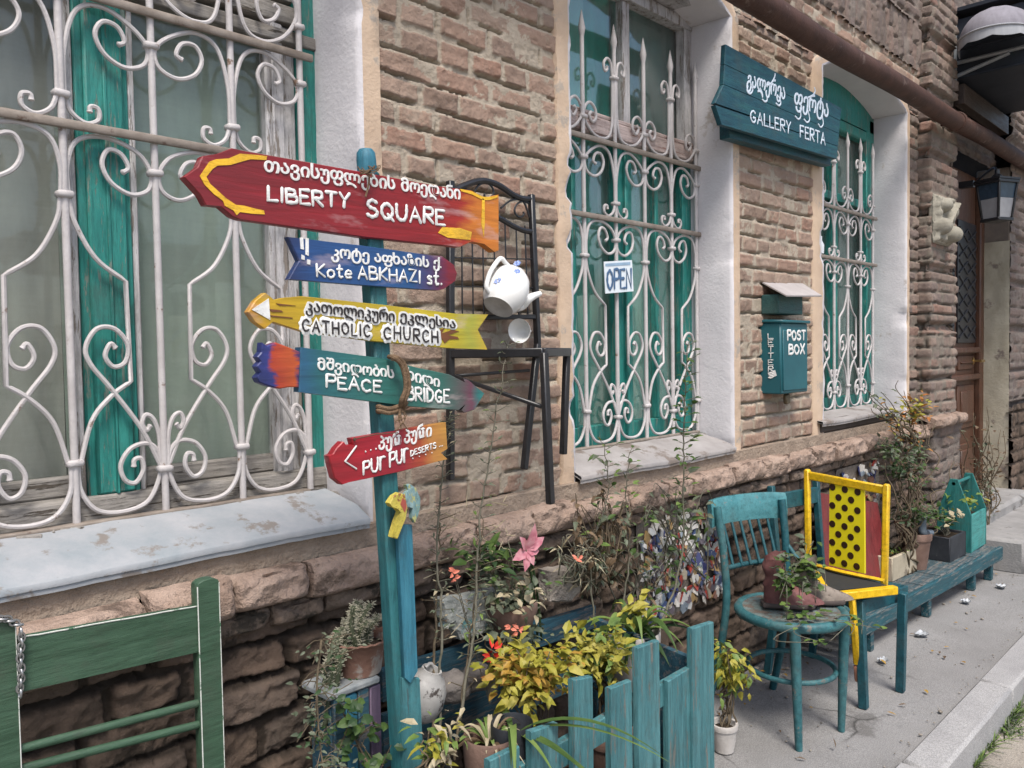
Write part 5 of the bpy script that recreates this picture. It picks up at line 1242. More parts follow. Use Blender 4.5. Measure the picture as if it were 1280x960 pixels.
b = MB(); b.bar(K2(.2, .19, .425), K2(.2, -.15, .425), .022, .06, (0, 0, 1)); b.bar(K2(.2, .175, .425), K2(-.2, .165, .425), .022, .06, (0, 0, 1)); b.bar(K2(.2, -.145, .425), K2(-.2, -.16, .425), .022, .06, (0, 0, 1)); b.bar(K2(-.2, .165, .425), K2(-.2, -.16, .425), .022, .06, (0, 0, 1)); b.build('seat_frame', M_dkteal, tch)
b = MB(); b.prism([K2(.2, .17, .452), K2(.2, -.14, .452), K2(-.19, -.15, .452), K2(-.19, .155, .452)], (0, 0, .008)); b.build('seat', M_dkteal, tch)

# yellow chair with the spotted back
M_yel = m_paint('golden_yellow_paint', (.56, .33, .008), (.68, .43, .012), (14, 14, 14), (.50, .22, .08), .76, .38, .2)
M_lemon = m_plain('lemon_yellow_paint', (.72, .62, .012), .42, 0, .05, 20, .1)
zy = .485
A, B_, C_, D_ = np.array([3.215, 1.36, zy]), np.array([3.500, 1.195, zy]), np.array([3.55, 1.26, zy]), np.array([3.63, 1.63, zy])
ych = thing('yellow_chair', 'small yellow chair with black-spotted back panel sitting on the dark teal chair', 'chair', (3.5, 1.4, .47))
ptR, ptL = np.array([3.565, 1.255, .915]), np.array([3.645, 1.64, .935])
b = MB(); b.bar(C_-np.array([0, 0, .02]), ptR, .026, .030, (1, 0, 0), .006); b.build('back_post', M_yel, ych)
b = MB(); b.bar(D_-np.array([0, 0, .02]), ptL, .026, .030, (1, 0, 0), .006); b.build('back_post', M_yel, ych)
b = MB(); b.bar(e(.96, C_, ptR)-np.array([0, 0, .01]), e(.96, D_, ptL)-np.array([0, 0, .01]), .020, .038, (0, 0, 1), .005); b.build('top_rail', M_yel, ych)
b = MB(); b.bar(A, B_, .034, .034, (0, 0, 1), .004); b.build('front_rail', M_yel, ych)
b = MB(); b.bar(A+np.array([.015, .02, .022]), e(.62, A, D_)+np.array([0, 0, .022]), .03, .016, (0, 0, 1), .004); b.bar(A+np.array([.0, .0, .02]), D_+np.array([-.0, 0, .012]), .026, .016, (0, 0, 1), .004); b.build('side_rail', M_yel, ych)
b = MB(); P = smooth_line([D_+np.array([-.03, 0, .024]), e(.5, C_, D_)+np.array([-.06, 0, .028]), C_+np.array([-.03, -.01, .024])], 8); b.tube(P, .012, 8, flat=((0, 0, 1), .7)); b.build('seat_bow', M_yel, ych, 60)
b = MB(); b.prism([A+np.array([.03, .03, .008]), B_+np.array([-.01, .03, .008]), C_+np.array([-.03, .02, .008]), D_+np.array([-.03, -.04, .008])], (0, 0, .006)); b.build('seat', M_dark, ych)  # near-black sheet painting the shaded hollow inside the seat frame
lt = e(.34, A, B_)
b = MB(); lb = at(1073, 852, lt[1]-.0); P = [lt+np.array([0, 0, .0]), e(.80, lt, lb)]; b.bar(P[0], P[1], .026, .026, (1, 0, 0), .006); lg = b.build('leg', M_yel, ych)
b = MB(); b.bar(P[1], lb, .0255, .0255, (1, 0, 0), .006); b.build('bare_tip', m_plain('bare_pinkish_wood', (.42, .19, .12), .7), lg)
nrm = np.cross(C_-D_, [0, 0, 1.]); nrm /= np.linalg.norm(nrm)
if nrm[0] > 0: nrm = -nrm
def onb(s, z): q = D_*(1-s)+C_*s; return q+(ptL-D_)*((z-zy)/(.93-zy))*(1-s)+(ptR-C_)*((z-zy)/(.93-zy))*s*np.array([1, 1, .0])+np.array([0, 0, (z-zy)*0])*0+np.array([0, 0, 0])
def onp(s, t): lo = D_*(1-s)+C_*s; hi = ptL*(1-s)+ptR*s; return lo*(1-t)+hi*t
b = MB(); b.prism([onp(.30, .06)+nrm*.004, onp(.305, .895)+nrm*.004, onp(.74, .895)+nrm*.004, onp(.765, .06)+nrm*.004], -nrm*.01); pnl = b.build('spotted_panel', M_lemon, ych)
b = MB(); wd = np.linalg.norm(C_-D_); ht_ = .43
for r in range(9):
    for c in range(3):
        s = .345+.16*c+(.08 if r % 2 else 0); t = .115+r*.094
        if s > .74: continue
        ctr = onp(s, t)+nrm*.0046; ux = (C_-D_)/wd
        P = [ctr+ux*.0155*math.cos(a)+np.array([0, 0, .0155*math.sin(a)]) for a in np.linspace(0, 2*math.pi, 21)[:-1]]
        b.prism(P, nrm*.0012)
b.build('painted_dots', m_plain('brown_black_dots', (.03, .012, .006), .5), pnl)

# long low bench
M_bench = m_paint('weathered_slate_blue_paint', (.03, .055, .07), (.05, .09, .105), (3, 40, 40), (.14, .14, .135), .58, .6, .6, (.085, .13, .14))
M_bench_f = m_paint('teal_blue_bench_edge', (.010, .05, .068), (.02, .09, .11), (3, 40, 40), (.13, .15, .15), .62, .55, .5)
P0, P1 = np.array([3.72, 1.495, 0]), np.array([5.93, 1.365, 0]); bd = (P1-P0)/np.linalg.norm(P1-P0); bn = np.array([-bd[1], bd[0], 0]); BLen = np.linalg.norm(P1-P0)
bnc = thing('slatted_bench', 'long low teal bench of cross slats along the wall', 'bench', tuple((P0+P1)/2))
at_b = lambda s, t, z: P0+bd*s+bn*t+np.array([0, 0, z])
b = MB(); s = 0
while s < BLen-.05:
    w_ = rnd.uniform(.085, .105); b.bar(at_b(s+w_/2, .02, .186+rnd.uniform(-.003, .003)), at_b(s+w_/2, .33, .186+rnd.uniform(-.003, .003)), w_-.012, .018, (0, 0, 1), .004); s += w_
b.build('slats', M_bench, bnc)
b = MB(); b.bar(at_b(0, .008, .150), at_b(BLen, .008, .150), .024, .086, (0, 0, 1), .004); b.build('apron', M_bench_f, bnc)
b = MB(); b.bar(at_b(0, .32, .145), at_b(BLen, .32, .145), .024, .07, (0, 0, 1), .004); b.build('apron', M_bench_f, bnc)
for s in (.32, 1.05, 1.75, BLen-.15):
    for t in (.035, .29):
        b = MB(); b.bar(at_b(s, t, 0), at_b(s, t, .175), .045, .045, (1, 0, 0), .004); b.build('leg', M_bench_f, bnc)

# picket fence of the planter
M_pick = m_paint('turquoise_picket_paint', (.030, .105, .122), (.058, .175, .19), (40, 40, 3), (.16, .17, .155), .65, .55, .6, (.10, .235, .25))
M_pick_dk = m_paint('deep_blue_plank_paint', (.012, .045, .07), (.026, .085, .12), (3, 40, 40), (.13, .13, .13), .62, .6, .6)
YK = 1.22
fen = thing('picket_fence', 'turquoise wooden picket planter front of uneven boards', 'fence', (at(760, 850, YK)[0], YK, 0))
for (xl_, xr_, yl_, yr_, dy) in [(612, 651, 951, 932, 0), (664, 699, 915, 903, .0), (717, 742, 850, 845, 0), (763, 791, 861, 850, 0.004), (797, 825, 810, 800, -.004), (835, 864, 852, 834, .006), (865, 893, 786, 777, -.003)]:
    y_ = YK+dy; a, c = at(xl_, yl_, y_), at(xr_, yr_, y_)
    b = MB(); tl = rnd.uniform(-.004, .004)
    b.prism([(a[0], y_, a[2]), (c[0]-.004, y_, c[2]), (c[0]-.004+tl, y_, 0.01), (a[0]+tl, y_, 0.01)], (0, .018, 0), 0, .0025); b.build('picket', M_pick, fen)
xA, xB = at(616, 930, YK)[0], at(890, 850, YK)[0]
for z0 in (at(765, 909, YK+.03)[2], .13):
    b = MB(); b.bar((xA, YK+.032, z0), (xB, YK+.032, z0+.02), .022, .065, (0, 0, 1), .003); b.build('rail', M_pick, fen)
b = MB(); za = at(828, 815, 1.27)[2]; b.prism([(xB-.02, YK+.03, za-.06), (xB-.02, 1.62, za-.02), (xB-.02, 1.62, .02), (xB-.02, YK+.03, .02)], (-.02, 0, 0)); b.build('side_board', M_pick_dk, fen)
pb_ = thing('back_plank', 'dark blue planks running behind the plants along the wall foot', 'plank', (1.75, 1.72, 0))
YQ = 1.70
b = MB(); q0, q1 = at(478, 838, YQ), at(745, 757, YQ); b.prism([q0, q1, q1-np.array([0, 0, .075]), q0-np.array([0, 0, .085])], (0, .02, 0), 0, .002); b.build('board', M_pick_dk, pb_)
for px in (660, 742):
    b = MB(); q = at(px, 770, YQ+.03); b.bar((q[0], YQ+.032, 0), (q[0], YQ+.032, q[2]), .05, .022, (1, 0, 0)); b.build('post', M_pick_dk, pb_)
b = MB(); b.prism([q0-np.array([0, 0, .12]), q1-np.array([0, 0, .13]), q1-np.array([0, 0, .26]), q0-np.array([0, 0, .26])], (0, .02, 0), 0, .002); b.build('board', M_pick_dk, pb_)

# blue pedestal with a pot (pot and plant come with the plants)
YD = 1.56
pl_, pr_, pt_ = at(414, 866, YD), at(474, 850, YD), at(440, 855, YD)
ped = thing('pedestal', 'blue painted wooden pedestal of upright boards carrying the terracotta pot at the lower left', 'pedestal', (pt_[0], YD, 0))
ztop = pt_[2]
for i in range(4):
    b = MB(); xa = e(i/4, pl_, pr_)[0]; xb = e((i+1)/4, pl_, pr_)[0]; b.box(((xa+xb)/2, YD, ztop/2-.006+rnd.uniform(-.01, 0)), (xb-xa-.003, .016, ztop-.02), None, .003); b.build('board', [M_pick_dk, m_paint('mid_blue_board_paint', (.015, .09, .15), (.03, .15, .22), (40, 40, 3), (.05, .06, .07), .7, .55, .5), M_pick_dk, m_paint('faded_violet_board_paint', (.06, .045, .075), (.12, .085, .13), (40, 40, 3), (.05, .06, .07), .7, .55, .5)][i], ped)
b = MB(); b.box((pt_[0], YD+.045, ztop-.008), (pr_[0]-pl_[0]+.012, .115, .018), None, .005); b.build('top', m_rough('weathered_grey_top', (.14, .16, .17), (.30, .31, .31), 14, .8, .5, .004), ped)
b = MB(); b.box((pl_[0]+.01, YD+.05, ztop/2-.02), (.016, .085, ztop-.05), None, .003); b.box((pr_[0]-.01, YD+.05, ztop/2-.02), (.016, .085, ztop-.05), None, .003); b.build('side_board', M_pick_dk, ped)
# ================================================================ plants, pots and small things
L_yel = m_leaf('yellow_green_leaf', (.15, .17, .018), (.32, .29, .04), (.44, .38, .10))
L_yel2 = m_leaf('ochre_leaf', (.30, .17, .03), (.42, .26, .05))
L_grn = m_leaf('mid_green_leaf', (.035, .075, .018), (.085, .14, .035))
L_lgt = m_leaf('light_green_leaf', (.10, .17, .035), (.18, .25, .07))
L_dk = m_leaf('dark_green_leaf', (.018, .045, .015), (.045, .085, .03))
L_gry = m_leaf('grey_green_leaf', (.075, .095, .06), (.16, .18, .12))
L_dry = m_leaf('dry_brown_leaf', (.085, .055, .032), (.20, .14, .085))
L_pale = m_leaf('pale_straw', (.34, .28, .17), (.48, .42, .29))
L_org = m_leaf('rusty_leaf', (.35, .12, .03), (.45, .24, .06))
M_stem = m_rough('brown_stem', (.07, .055, .035), (.14, .11, .075), 30, .9, .4, .002, None, 150, .2)
M_stem_g = m_rough('grey_green_stem', (.085, .085, .06), (.17, .155, .12), 30, .9, .4, .002, None, 150, .2)
M_terra = m_rough('mossy_terracotta', (.14, .075, .055), (.25, .14, .105), 12, .85, .4, .003, ((.28, .25, .22), 9, .52), 120, .25)
M_potbr = m_rough('brown_clay_pot', (.14, .085, .065), (.23, .15, .12), 10, .85, .4, .003, ((.30, .26, .22), 9, .62), 120, .25)
M_potgr = m_rough('greenish_stone_bowl', (.20, .20, .11), (.34, .33, .20), 12, .85, .5, .004, ((.13, .14, .06), 10, .58), 100, .25)
M_potw = m_rough('dirty_white_pot', (.38, .355, .33), (.54, .51, .48), 9, .8, .4, .003, ((.25, .22, .19), 9, .6), 110, .25)
M_potcr = m_rough('cream_trough', (.30, .26, .19), (.44, .385, .29), 8, .9, .5, .004, ((.19, .16, .12), 9, .58), 100, .2)
M_black = m_rough('black_trough_plastic', (.016, .018, .022), (.04, .043, .05), 9, .6, .3, .002, ((.10, .10, .10), 12, .64), 120, .3)
M_soil = m_rough('dark_soil', (.028, .02, .014), (.06, .045, .032), 30, .95, 1.0, .01, None, 80, .1)

def rdir(r, up=.4):
    a = r.uniform(0, 2*math.pi); z = r.uniform(-.5, 1)*.8+up*.3; v = np.array([math.cos(a), math.sin(a), z]); return v/np.linalg.norm(v)
def cloud(b, c, rad, n, L, W, r, mats=(0,), bend=.3, shell=.45, droop=0.0, out=.7, wmax=None):
    """leaves through an ellipsoid of foliage, in sprays so that gaps show"""
    c = np.array(c, float); rad = np.array(rad, float); i = 0
    while i < n:
        d = rdir(r, .3); q = shell+(1-shell)*r.random()**.6
        s = c+rad*d*q; k = r.randint(3, 7); m = mats[min(len(mats)-1, int(r.random()*len(mats)))]
        tw = rdir(r, .2)*.5+d*out; tw /= np.linalg.norm(tw)
        for j in range(k):
            p = s-tw*L*.75*(k/2-j)+np.array([r.gauss(0, 1), r.gauss(0, 1), r.gauss(0, 1)])*L*.12
            lv = rdir(r, .2)*.9+tw*.7+np.array([0, 0, -droop]); kk = r.uniform(.45, 1.25)
            b.leaf(p, lv, np.array([r.gauss(0, .4), r.gauss(0, .4)-.25, 1.0]), L*kk, W*kk, bend*r.uniform(.3, 1.4), m, .14)
            i += 1
def twig(b, p, q, r0, r, wig=.012, n=8, m=0):
    P = [np.array(p)*(1-t)+np.array(q)*t+np.array([r.gauss(0, wig), r.gauss(0, wig), r.gauss(0, wig*.5)])*(0 < t < 1) for t in np.linspace(0, 1, n)]
    P = smooth_line(P, 3); b.tube(P, np.linspace(r0, r0*.35, len(P)), 6, m); return P
def flowerpot(parent, c, rt, rb, h, mat, rim='plain', n=28, name='pot', soil=True):
    """c: centre of the rim"""
    c = np.array(c, float); b = MB(); t = .010
    if rim == 'frilled':
        pr = [(rb, -h), (rb*1.02, -h+.004), (rt*.93, -.012), (rt*1.0, -.008), (rt*1.12, .0), (rt*1.10, .004), (rt*.96, -.002), (rt*.86, -.02), (rt*.8, -.03)]
        b.lathe(pr, c, 120, ripple=((3, 4, 5, 6), .03, 20, .0018)); 
    elif rim == 'plain':
        b.lathe([(rb, -h), (rb*1.02, -h+.004), (rt*.90, -h*.2), (rt*.97, -h*.2), (rt*.98, -h*.18), (rt, -.004), (rt*.98, .0), (rt-t, -.001), (rt*.9-t, -h*.25), (rt*.8-t, -h*.3)], c, n)
    else:
        b.lathe([(rb, -h), (rb*1.06, -h+.004), (rt*.93, -h*.45), (rt*.99, -h*.2), (rt, 0), (rt*.97, .006), (rt*.93, .0), (rt*.9, -h*.2), (rt*.8, -h*.3)], c, n)
    o = b.build(name, mat, parent, 50)
    if soil:
        b = MB(); b.lathe([(rt*.86, 0), (rt*.5, .008), (0, .012)], c-np.array([0, 0, h*.22]), 20); b.build('soil', M_soil, o, 180)
    return o

r_ = random.Random(21)
# ---- terracotta pot with the hairy trailing cactus
c = at(449, 797, YD+.045); s = ((c-CAM)@cF)/FPX
t = thing('potted_cactus', 'hairy grey-green trailing cactus in a frilled terracotta pot on the blue pedestal', 'potted plant', (c[0], c[1], ztop)); hp = c[2]-ztop-.003
flowerpot(t, c, 34*s, 26*s, hp, M_terra, 'frilled')
b = MB(); b2 = MB()
for k in range(26):
    a = r_.uniform(0, 6.28); p = c+np.array([math.cos(a), math.sin(a), 0])*r_.uniform(0, 22)*s
    if k < 15: q = p+np.array([r_.uniform(-25, 20)*s, r_.uniform(-.04, .03), r_.uniform(14, 52)*s])
    else: q = p+np.array([r_.uniform(-66, -34)*s, r_.uniform(-.03, .02), r_.uniform(-150, -10)*s])
    mid = (p+q)/2+np.array([-.01, 0, .05 if k >= 15 else .0]); P = smooth_line([p-np.array([0, 0, .02]), mid, q], 9); b.tube(P, np.linspace(.0075, .006, len(P)), 8)
    for w_ in P:
        for j in range(12):
            d = rdir(r_, 0); b2.tube([w_+d*.005, w_+d*r_.uniform(.011, .017)], .00065, 3, cap=False)
b.build('stems', m_leaf('cactus_skin', (.06, .075, .04), (.13, .145, .09)), t, 180); b2.build('spines', m_plain('pale_spines', (.32, .30, .22), .8, 0, .2), t, None)

# ---- ivy creeping at the foot of the pedestal
def climber(name, label, cat, path, n, L, W, mats, sd, spread=.05, group=None, stem=M_stem, r0=.0035, bend=.3):
    r = random.Random(sd); P = smooth_line(path, 8); t = thing(name, label, cat, tuple(P[0]), group)
    b = MB(); b.tube(P, np.linspace(r0, r0*.4, len(P)), 6); 
    bl = MB()
    for i in range(n):
        p = P[int(r.random()*len(P))]; q = p+np.array([r.gauss(0, spread), r.gauss(0, spread*.5)-spread*.3, r.gauss(0, spread*.8)])
        b.tube([p, (p+q)/2+np.array([0, 0, .006]), q], .0011, 4, cap=False)
        for j in range(r.randint(1, 3)):
            d = rdir(r, .1)+np.array([0, -.4, 0]); k = r.uniform(.6, 1.2); bl.leaf(q+np.array([r.gauss(0, .008), 0, r.gauss(0, .008)]), d, np.array([0, -.8, .7]), L*k, W*k, bend, int(r.random()*len(mats)), .1)
    b.build('stem', stem, t, 180); bl.build('foliage', list(mats), t, None); return t
climber('ivy', 'dark green ivy climbing the boards of the blue pedestal', 'ivy', [at(478, 985, 1.45), at(455, 945, 1.50), at(438, 910, 1.52), at(426, 885, 1.53)], 40, .028, .022, (L_dk, L_grn, L_grn), 5, .04)
climber('ivy', 'ragged green creeper hanging down at the left of the blue pedestal', 'ivy', [at(402, 800, 1.55), at(396, 860, 1.53), at(400, 930, 1.5), at(410, 990, 1.45)], 90, .018, .008, (L_gry, L_gry, L_dk), 6, .028)

# ---- yellow-green leaf bushes
def potted_bush(label, px, py, Y, rw, rh, n, L, W, mats, sd, potc, rt, rb, hp, pmat, rim='plain', cat='potted plant', shell=.3, bend=.5, droop=.15, name='potted_plant', group=None, dense=1, stem=M_stem):
    r = random.Random(sd); c = at(px, py, Y); s = ((c-CAM)@cF)/FPX
    pc = np.array(potc, float); t = thing(name, label, cat, (pc[0], pc[1], pc[2]-hp), group)
    if pmat is not None: flowerpot(t, pc, rt, rb, hp, pmat, rim)
    b = MB()
    for k in range(9): twig(b, pc+np.array([r.gauss(0, .012), r.gauss(0, .012), -.03]), c+np.array([r.uniform(-.7, .7)*rw*s, r.uniform(-.5, .5)*rw*s*.7, r.uniform(-.2, .8)*rh*s]), .004, r)
    b.build('stems', stem, t, 180)
    b = MB(); cloud(b, c, (rw*s, rw*s*.75, rh*s), n, L, W, r, tuple(range(len(mats))), bend, shell, droop); b.build('foliage', list(mats), t, None)
    return t
pc = at(668, 925, 1.40); pc[2] = .36
potted_bush('bushy yellow-green leaved plant behind the left pickets of the turquoise planter', 668, 848, 1.40, 48, 50, 640, .035, .020, (L_yel, L_yel, L_yel, L_yel2), 31, pc, .085, .06, .16, M_black)
pc = at(762, 905, 1.42); pc[2] = .40
potted_bush('tall yellow-green leaved plant behind the middle pickets of the turquoise planter', 752, 826, 1.42, 32, 56, 430, .037, .020, (L_yel, L_yel, L_lgt, L_yel), 32, pc, .075, .055, .16, M_potbr)
pc = np.array([2.78, 1.50, .30]); c0 = at(905, 903, 1.52); pc = c0.copy()
potted_bush('drooping yellow-leaved plant in a dirty white pot between planter fence and teal chair', 913, 842, 1.52, 15, 56, 290, .040, .019, (L_yel, L_yel, L_lgt), 33, pc, .052, .036, pc[2]-.004, M_potw, droop=.9)
pc = at(540, 968, 1.30)
potted_bush('small yellowish plant in a dark pot at the foot of the signpost', 546, 934, 1.30, 26, 24, 80, .034, .015, (L_lgt, L_yel, L_pale), 34, pc, .05, .04, .12, M_black, droop=.5)

# ---- round pot with strap leaves in front
def strap_plant(label, c, rt, rb, hp, pmat, n, Ls, W, sd, mats, rim='round', base_=None, lean=(0, 0), name='potted_plant', group=None, up=(.2, .75)):
    r = random.Random(sd); c = np.array(c, float); t = thing(name, label, 'potted plant', (c[0], c[1], c[2]-hp), group)
    if pmat is not None: flowerpot(t, c, rt, rb, hp, pmat, rim)
    b = MB()
    for k in range(n):
        a = r.uniform(0, 6.28); d = np.array([math.cos(a)+lean[0], math.sin(a)+lean[1], 0]); Lk = r.uniform(*Ls); u = r.uniform(*up)
        p = c+d*rt*.15+np.array([0, 0, -.02]); P = [p+d*Lk*(t_**1.1)*(1-u*.55)+np.array([0, 0, Lk*(u*1.5*t_-(1.05*u+.25)*t_*t_)]) for t_ in np.linspace(0, 1, 12)]
        b.blade(P, W*r.uniform(.7, 1.15), int(r.random()*len(mats)))
    b.build('leaves', list(mats), t, 180); return t
c = at(612, 920, 1.33); strap_plant('round weathered pot of straw-coloured strap leaves behind the leftmost pickets', c, .062, .045, .17, M_potbr, 34, (.06, .16), .010, 41, (L_pale, L_dry, L_lgt), up=(.3, .9))
c = at(640, 905, 1.30); t = strap_plant('long arching green strap leaves hanging over the turquoise pickets', c, .05, .04, .16, M_black, 10, (.18, .36), .015, 42, (L_grn, L_lgt), lean=(.35, -.3), up=(.15, .7))
c = at(792, 790, 1.50); strap_plant('strap-leaved green plant in a pale rimmed pot behind the tall pickets', c, .085, .06, .17, M_potw, 30, (.14, .32), .022, 43, (L_grn, L_lgt, L_dk), lean=(-.1, -.1), up=(.3, .95))
pc = c.copy()
r = random.Random(77); b = MB(); b2 = MB()
yp = thing('garden_plant', 'cluster of yellow leaves on short stems among the strap leaves in the pale pot', 'plant', tuple(at(775, 800, 1.56)))
for k in range(4):
    q = at(755+r.uniform(-8, 55), 760+r.uniform(-12, 18), 1.50); p_ = at(775, 800, 1.57); twig(b2, p_, q, .003, r)
    for j in range(7): b.leaf(q+np.array([r.gauss(0, .014), r.gauss(0, .01), r.gauss(0, .02)]), rdir(r, .6), (r.gauss(0, .3), -.4, 1), .05*r.uniform(.7, 1.2), .022, .3, 0)
b2.build('stems', M_stem_g, yp, 180); b.build('foliage', [L_yel], yp, None)

# ---- broken plaster lumps and pots on the plank
def slab(label, pts, Y, th, mat, sd):
    r = random.Random(sd); P = [at(px, py, Y) for px, py in pts]; Q = []
    for i in range(len(P)):
        a, c = P[i], P[(i+1) % len(P)]
        for k in range(5): Q.append(a+(c-a)*k/5+np.array([r.gauss(0, .0035), 0, r.gauss(0, .0035)]))
    b = MB(); b.prism(Q, (0, th, 0), 0, .006); o = b.build('plaster_slab', mat, None, 40); props(o, label, 'slab'); return o
M_slab = m_rough('turquoise_stained_plaster', (.30, .32, .30), (.50, .50, .46), 16, .95, .9, .01, ((.12, .26, .26), 11, .56), 60, .2)
slab('broken white plaster slab with turquoise stains resting on the dark blue plank', [(552, 752), (628, 736), (636, 786), (578, 797), (566, 776), (560, 783)], 1.66, .045, M_slab, 3)
slab('rough grey brick fragment standing on the dark blue plank near the pink lily', [(688, 715), (716, 709), (728, 736), (716, 752), (690, 752)], 1.68, .06, m_rough('grey_mortar_brick', (.20, .17, .145), (.36, .32, .28), 16, .95, 1.0, .012, ((.12, .09, .075), 12, .56), 50, .2), 4)
c = at(640, 752, 1.62); pt_k = thing('clay_bowl', 'greyish clay bowl half buried under the mixed green foliage beside the plaster slab', 'bowl', tuple(c)); flowerpot(pt_k, c, .075, .05, .08, M_potbr, 'round')

# ---- mixed foliage with the pink lily
r = random.Random(51)
c = at(640, 745, 1.60); t = thing('garden_plant', 'mixed grey-green foliage plant with small pale leaves under the pink lily', 'plant', tuple(at(645, 830, 1.62)))
b = MB(); s = ((c-CAM)@cF)/FPX
for k in range(14): twig(b, at(645+r.uniform(-12, 12), 860, 1.62), at(645+r.uniform(-62, 45), 720+r.uniform(-50, 60), 1.60+r.uniform(-.05, .05)), .0035, r)
b.build('stems', M_stem_g, t, 180)
b = MB(); cloud(b, c, (46*s, 40*s, 52*s), 230, .030, .016, r, (0, 1, 2, 3), .3, .2, .3); cloud(b, at(622, 700, 1.62), (34*s, 30*s, 30*s), 70, .044, .024, r, (1, 4), .3, .3, .1); cloud(b, at(648, 800, 1.58), (34*s, 30*s, 26*s), 90, .035, .022, r, (0, 0, 2), .3, .3, .4)
b.build('foliage', [L_gry, L_grn, L_gry, L_pale, L_dk], t, None)
b = MB()
for k in range(44):
    q = at(545+r.uniform(0, 105), 700+r.gauss(0, 36), 1.63); d = rdir(r, .3); b.tube([q, q+d*r.uniform(.02, .07)], .0012, 4)
b.build('dry_twigs', L_pale, t, None)
lily = thing('lily', 'pink lily flower on a long green stem against the stone ledge', 'flower', tuple(at(668, 800, 1.56)))
b = MB(); fc = at(657, 688, 1.55)
for k in range(2): P = smooth_line([at(672+k*5, 800, 1.58), at(668+k*4, 745, 1.57), at(661+k*4, 705, 1.56), fc], 6); b.tube(P, .0032, 7)
b.build('stem', L_dk, lily, 180)
b = MB()
for k, (dx, dz, L) in enumerate([(-24, -4, 1), (-8, -20, 1), (9, -21, .75), (20, -2, .9), (24, 13, 1.0), (6, 26, 1.1), (-12, 20, .9), (14, 22, .9)]):
    d = np.array([dx*s, -.02-.006*(k % 3), dz*s]); b.leaf(fc, d, np.array([0, -1, .35]), np.linalg.norm(d)*1.05*L, .032, .25, 0, .12)
b.build('petals', m_leaf('pink_petal', (.42, .11, .16), (.58, .24, .28), (.66, .38, .40), 40), lily, 180)

# ---- tall thin weeds
def tall_weed(label, path, sd, nl, L, W, mats, r0=.0042, stem=M_stem_g, top=0, side=.03, lo=.0, up=.45):
    r = random.Random(sd); r0 *= 1.12; path = [np.array(q)+np.array([r.gauss(0, .012), r.gauss(0, .008), 0])*(0 < i_ < len(path)-1) for i_, q in enumerate(path)]; P = smooth_line(path, 9); P[1:-1] += np.array([[r.gauss(0, .0022), r.gauss(0, .002), 0] for _ in P[1:-1]]); t = thing('tall_weed', label, 'weed', tuple(P[0]), 'tall weeds growing up the brick wall')
    b = MB(); b.tube(P, np.linspace(r0, r0*.35, len(P)), 7); bl = MB()
    for i in range(nl):
        f = lo+(1-lo)*(i+.5)/nl; p = P[min(len(P)-1, int(f*len(P)))]; a = i*2.4+r.uniform(-.4, .4)
        d = np.array([math.cos(a), math.sin(a)*.7-.25, up*r.uniform(.2, 1.3)]); q = p+d*side*r.uniform(.5, 1.2); b.tube([p, q], .0012, 4, cap=False)
        for j in range(1 if r.random() < .5 else 2):
            k = r.uniform(.55, 1.15)*(1-.35*f); bl.leaf(q, d+rdir(r, .1)*.5, (r.gauss(0, .3), -.3, 1), L*k, W*k, .35*r.uniform(.2, 1.6), int(r.random()*len(mats)), .14)
    b.build('stem', stem, t, 180); bl.build('leaves', list(mats), t, None); return t
tall_weed('thin dry weed stem rising just right of the crimson arrow board', [at(548, 930, 1.52), at(549, 800, 1.55), at(553, 690, 1.58), at(560, 560, 1.60), at(563, 520, 1.61)], 61, 90, .022, .009, (L_gry, L_pale, L_gry), .0036, lo=.25, side=.022)
tall_weed('tall weed with feathery tip below the yellow board and iron chair', [at(575, 900, 1.52), at(590, 780, 1.55), at(608, 660, 1.58), at(622, 540, 1.60), at(634, 432, 1.62)], 62, 90, .030, .009, (L_gry, L_lgt, L_gry), .0038, lo=.15, side=.024)
tall_weed('tall leafy weed standing in front of the middle window sill', [at(820, 800, 1.58), at(848, 700, 1.58), at(853, 600, 1.58), at(855, 520, 1.58), at(860, 432, 1.58)], 63, 74, .050, .025, (L_grn, L_gry, L_lgt), .004, lo=.3, side=.03)
tall_weed('short leafy weed under the left end of the middle window sill', [at(742, 780, 1.60), at(748, 690, 1.60), at(752, 620, 1.60), at(756, 556, 1.60)], 64, 34, .048, .025, (L_lgt, L_gry, L_grn), .003, lo=.25, side=.03)
tall_weed('slender leafy weed before the centre of the middle window sill', [at(775, 780, 1.60), at(783, 690, 1.60), at(785, 620, 1.60), at(787, 566, 1.60)], 65, 30, .044, .023, (L_lgt, L_gry, L_grn), .003, lo=.3, side=.028)
tall_weed('bare purple-grey weed stalk crossing the dark blue planks beside the kettle', [at(541, 960, 1.5), at(545, 860, 1.54), at(551, 740, 1.58), at(550, 640, 1.6)], 66, 20, .02, .006, (L_pale, L_dry), .0046, M_stem, lo=.3, side=.04)
tall_weed('leaning bare weed stalk in front of the stained plaster slab', [at(568, 950, 1.5), at(574, 860, 1.54), at(590, 740, 1.58), at(604, 650, 1.6)], 67, 20, .02, .006, (L_pale, L_dry), .0036, M_stem, lo=.3, side=.04)

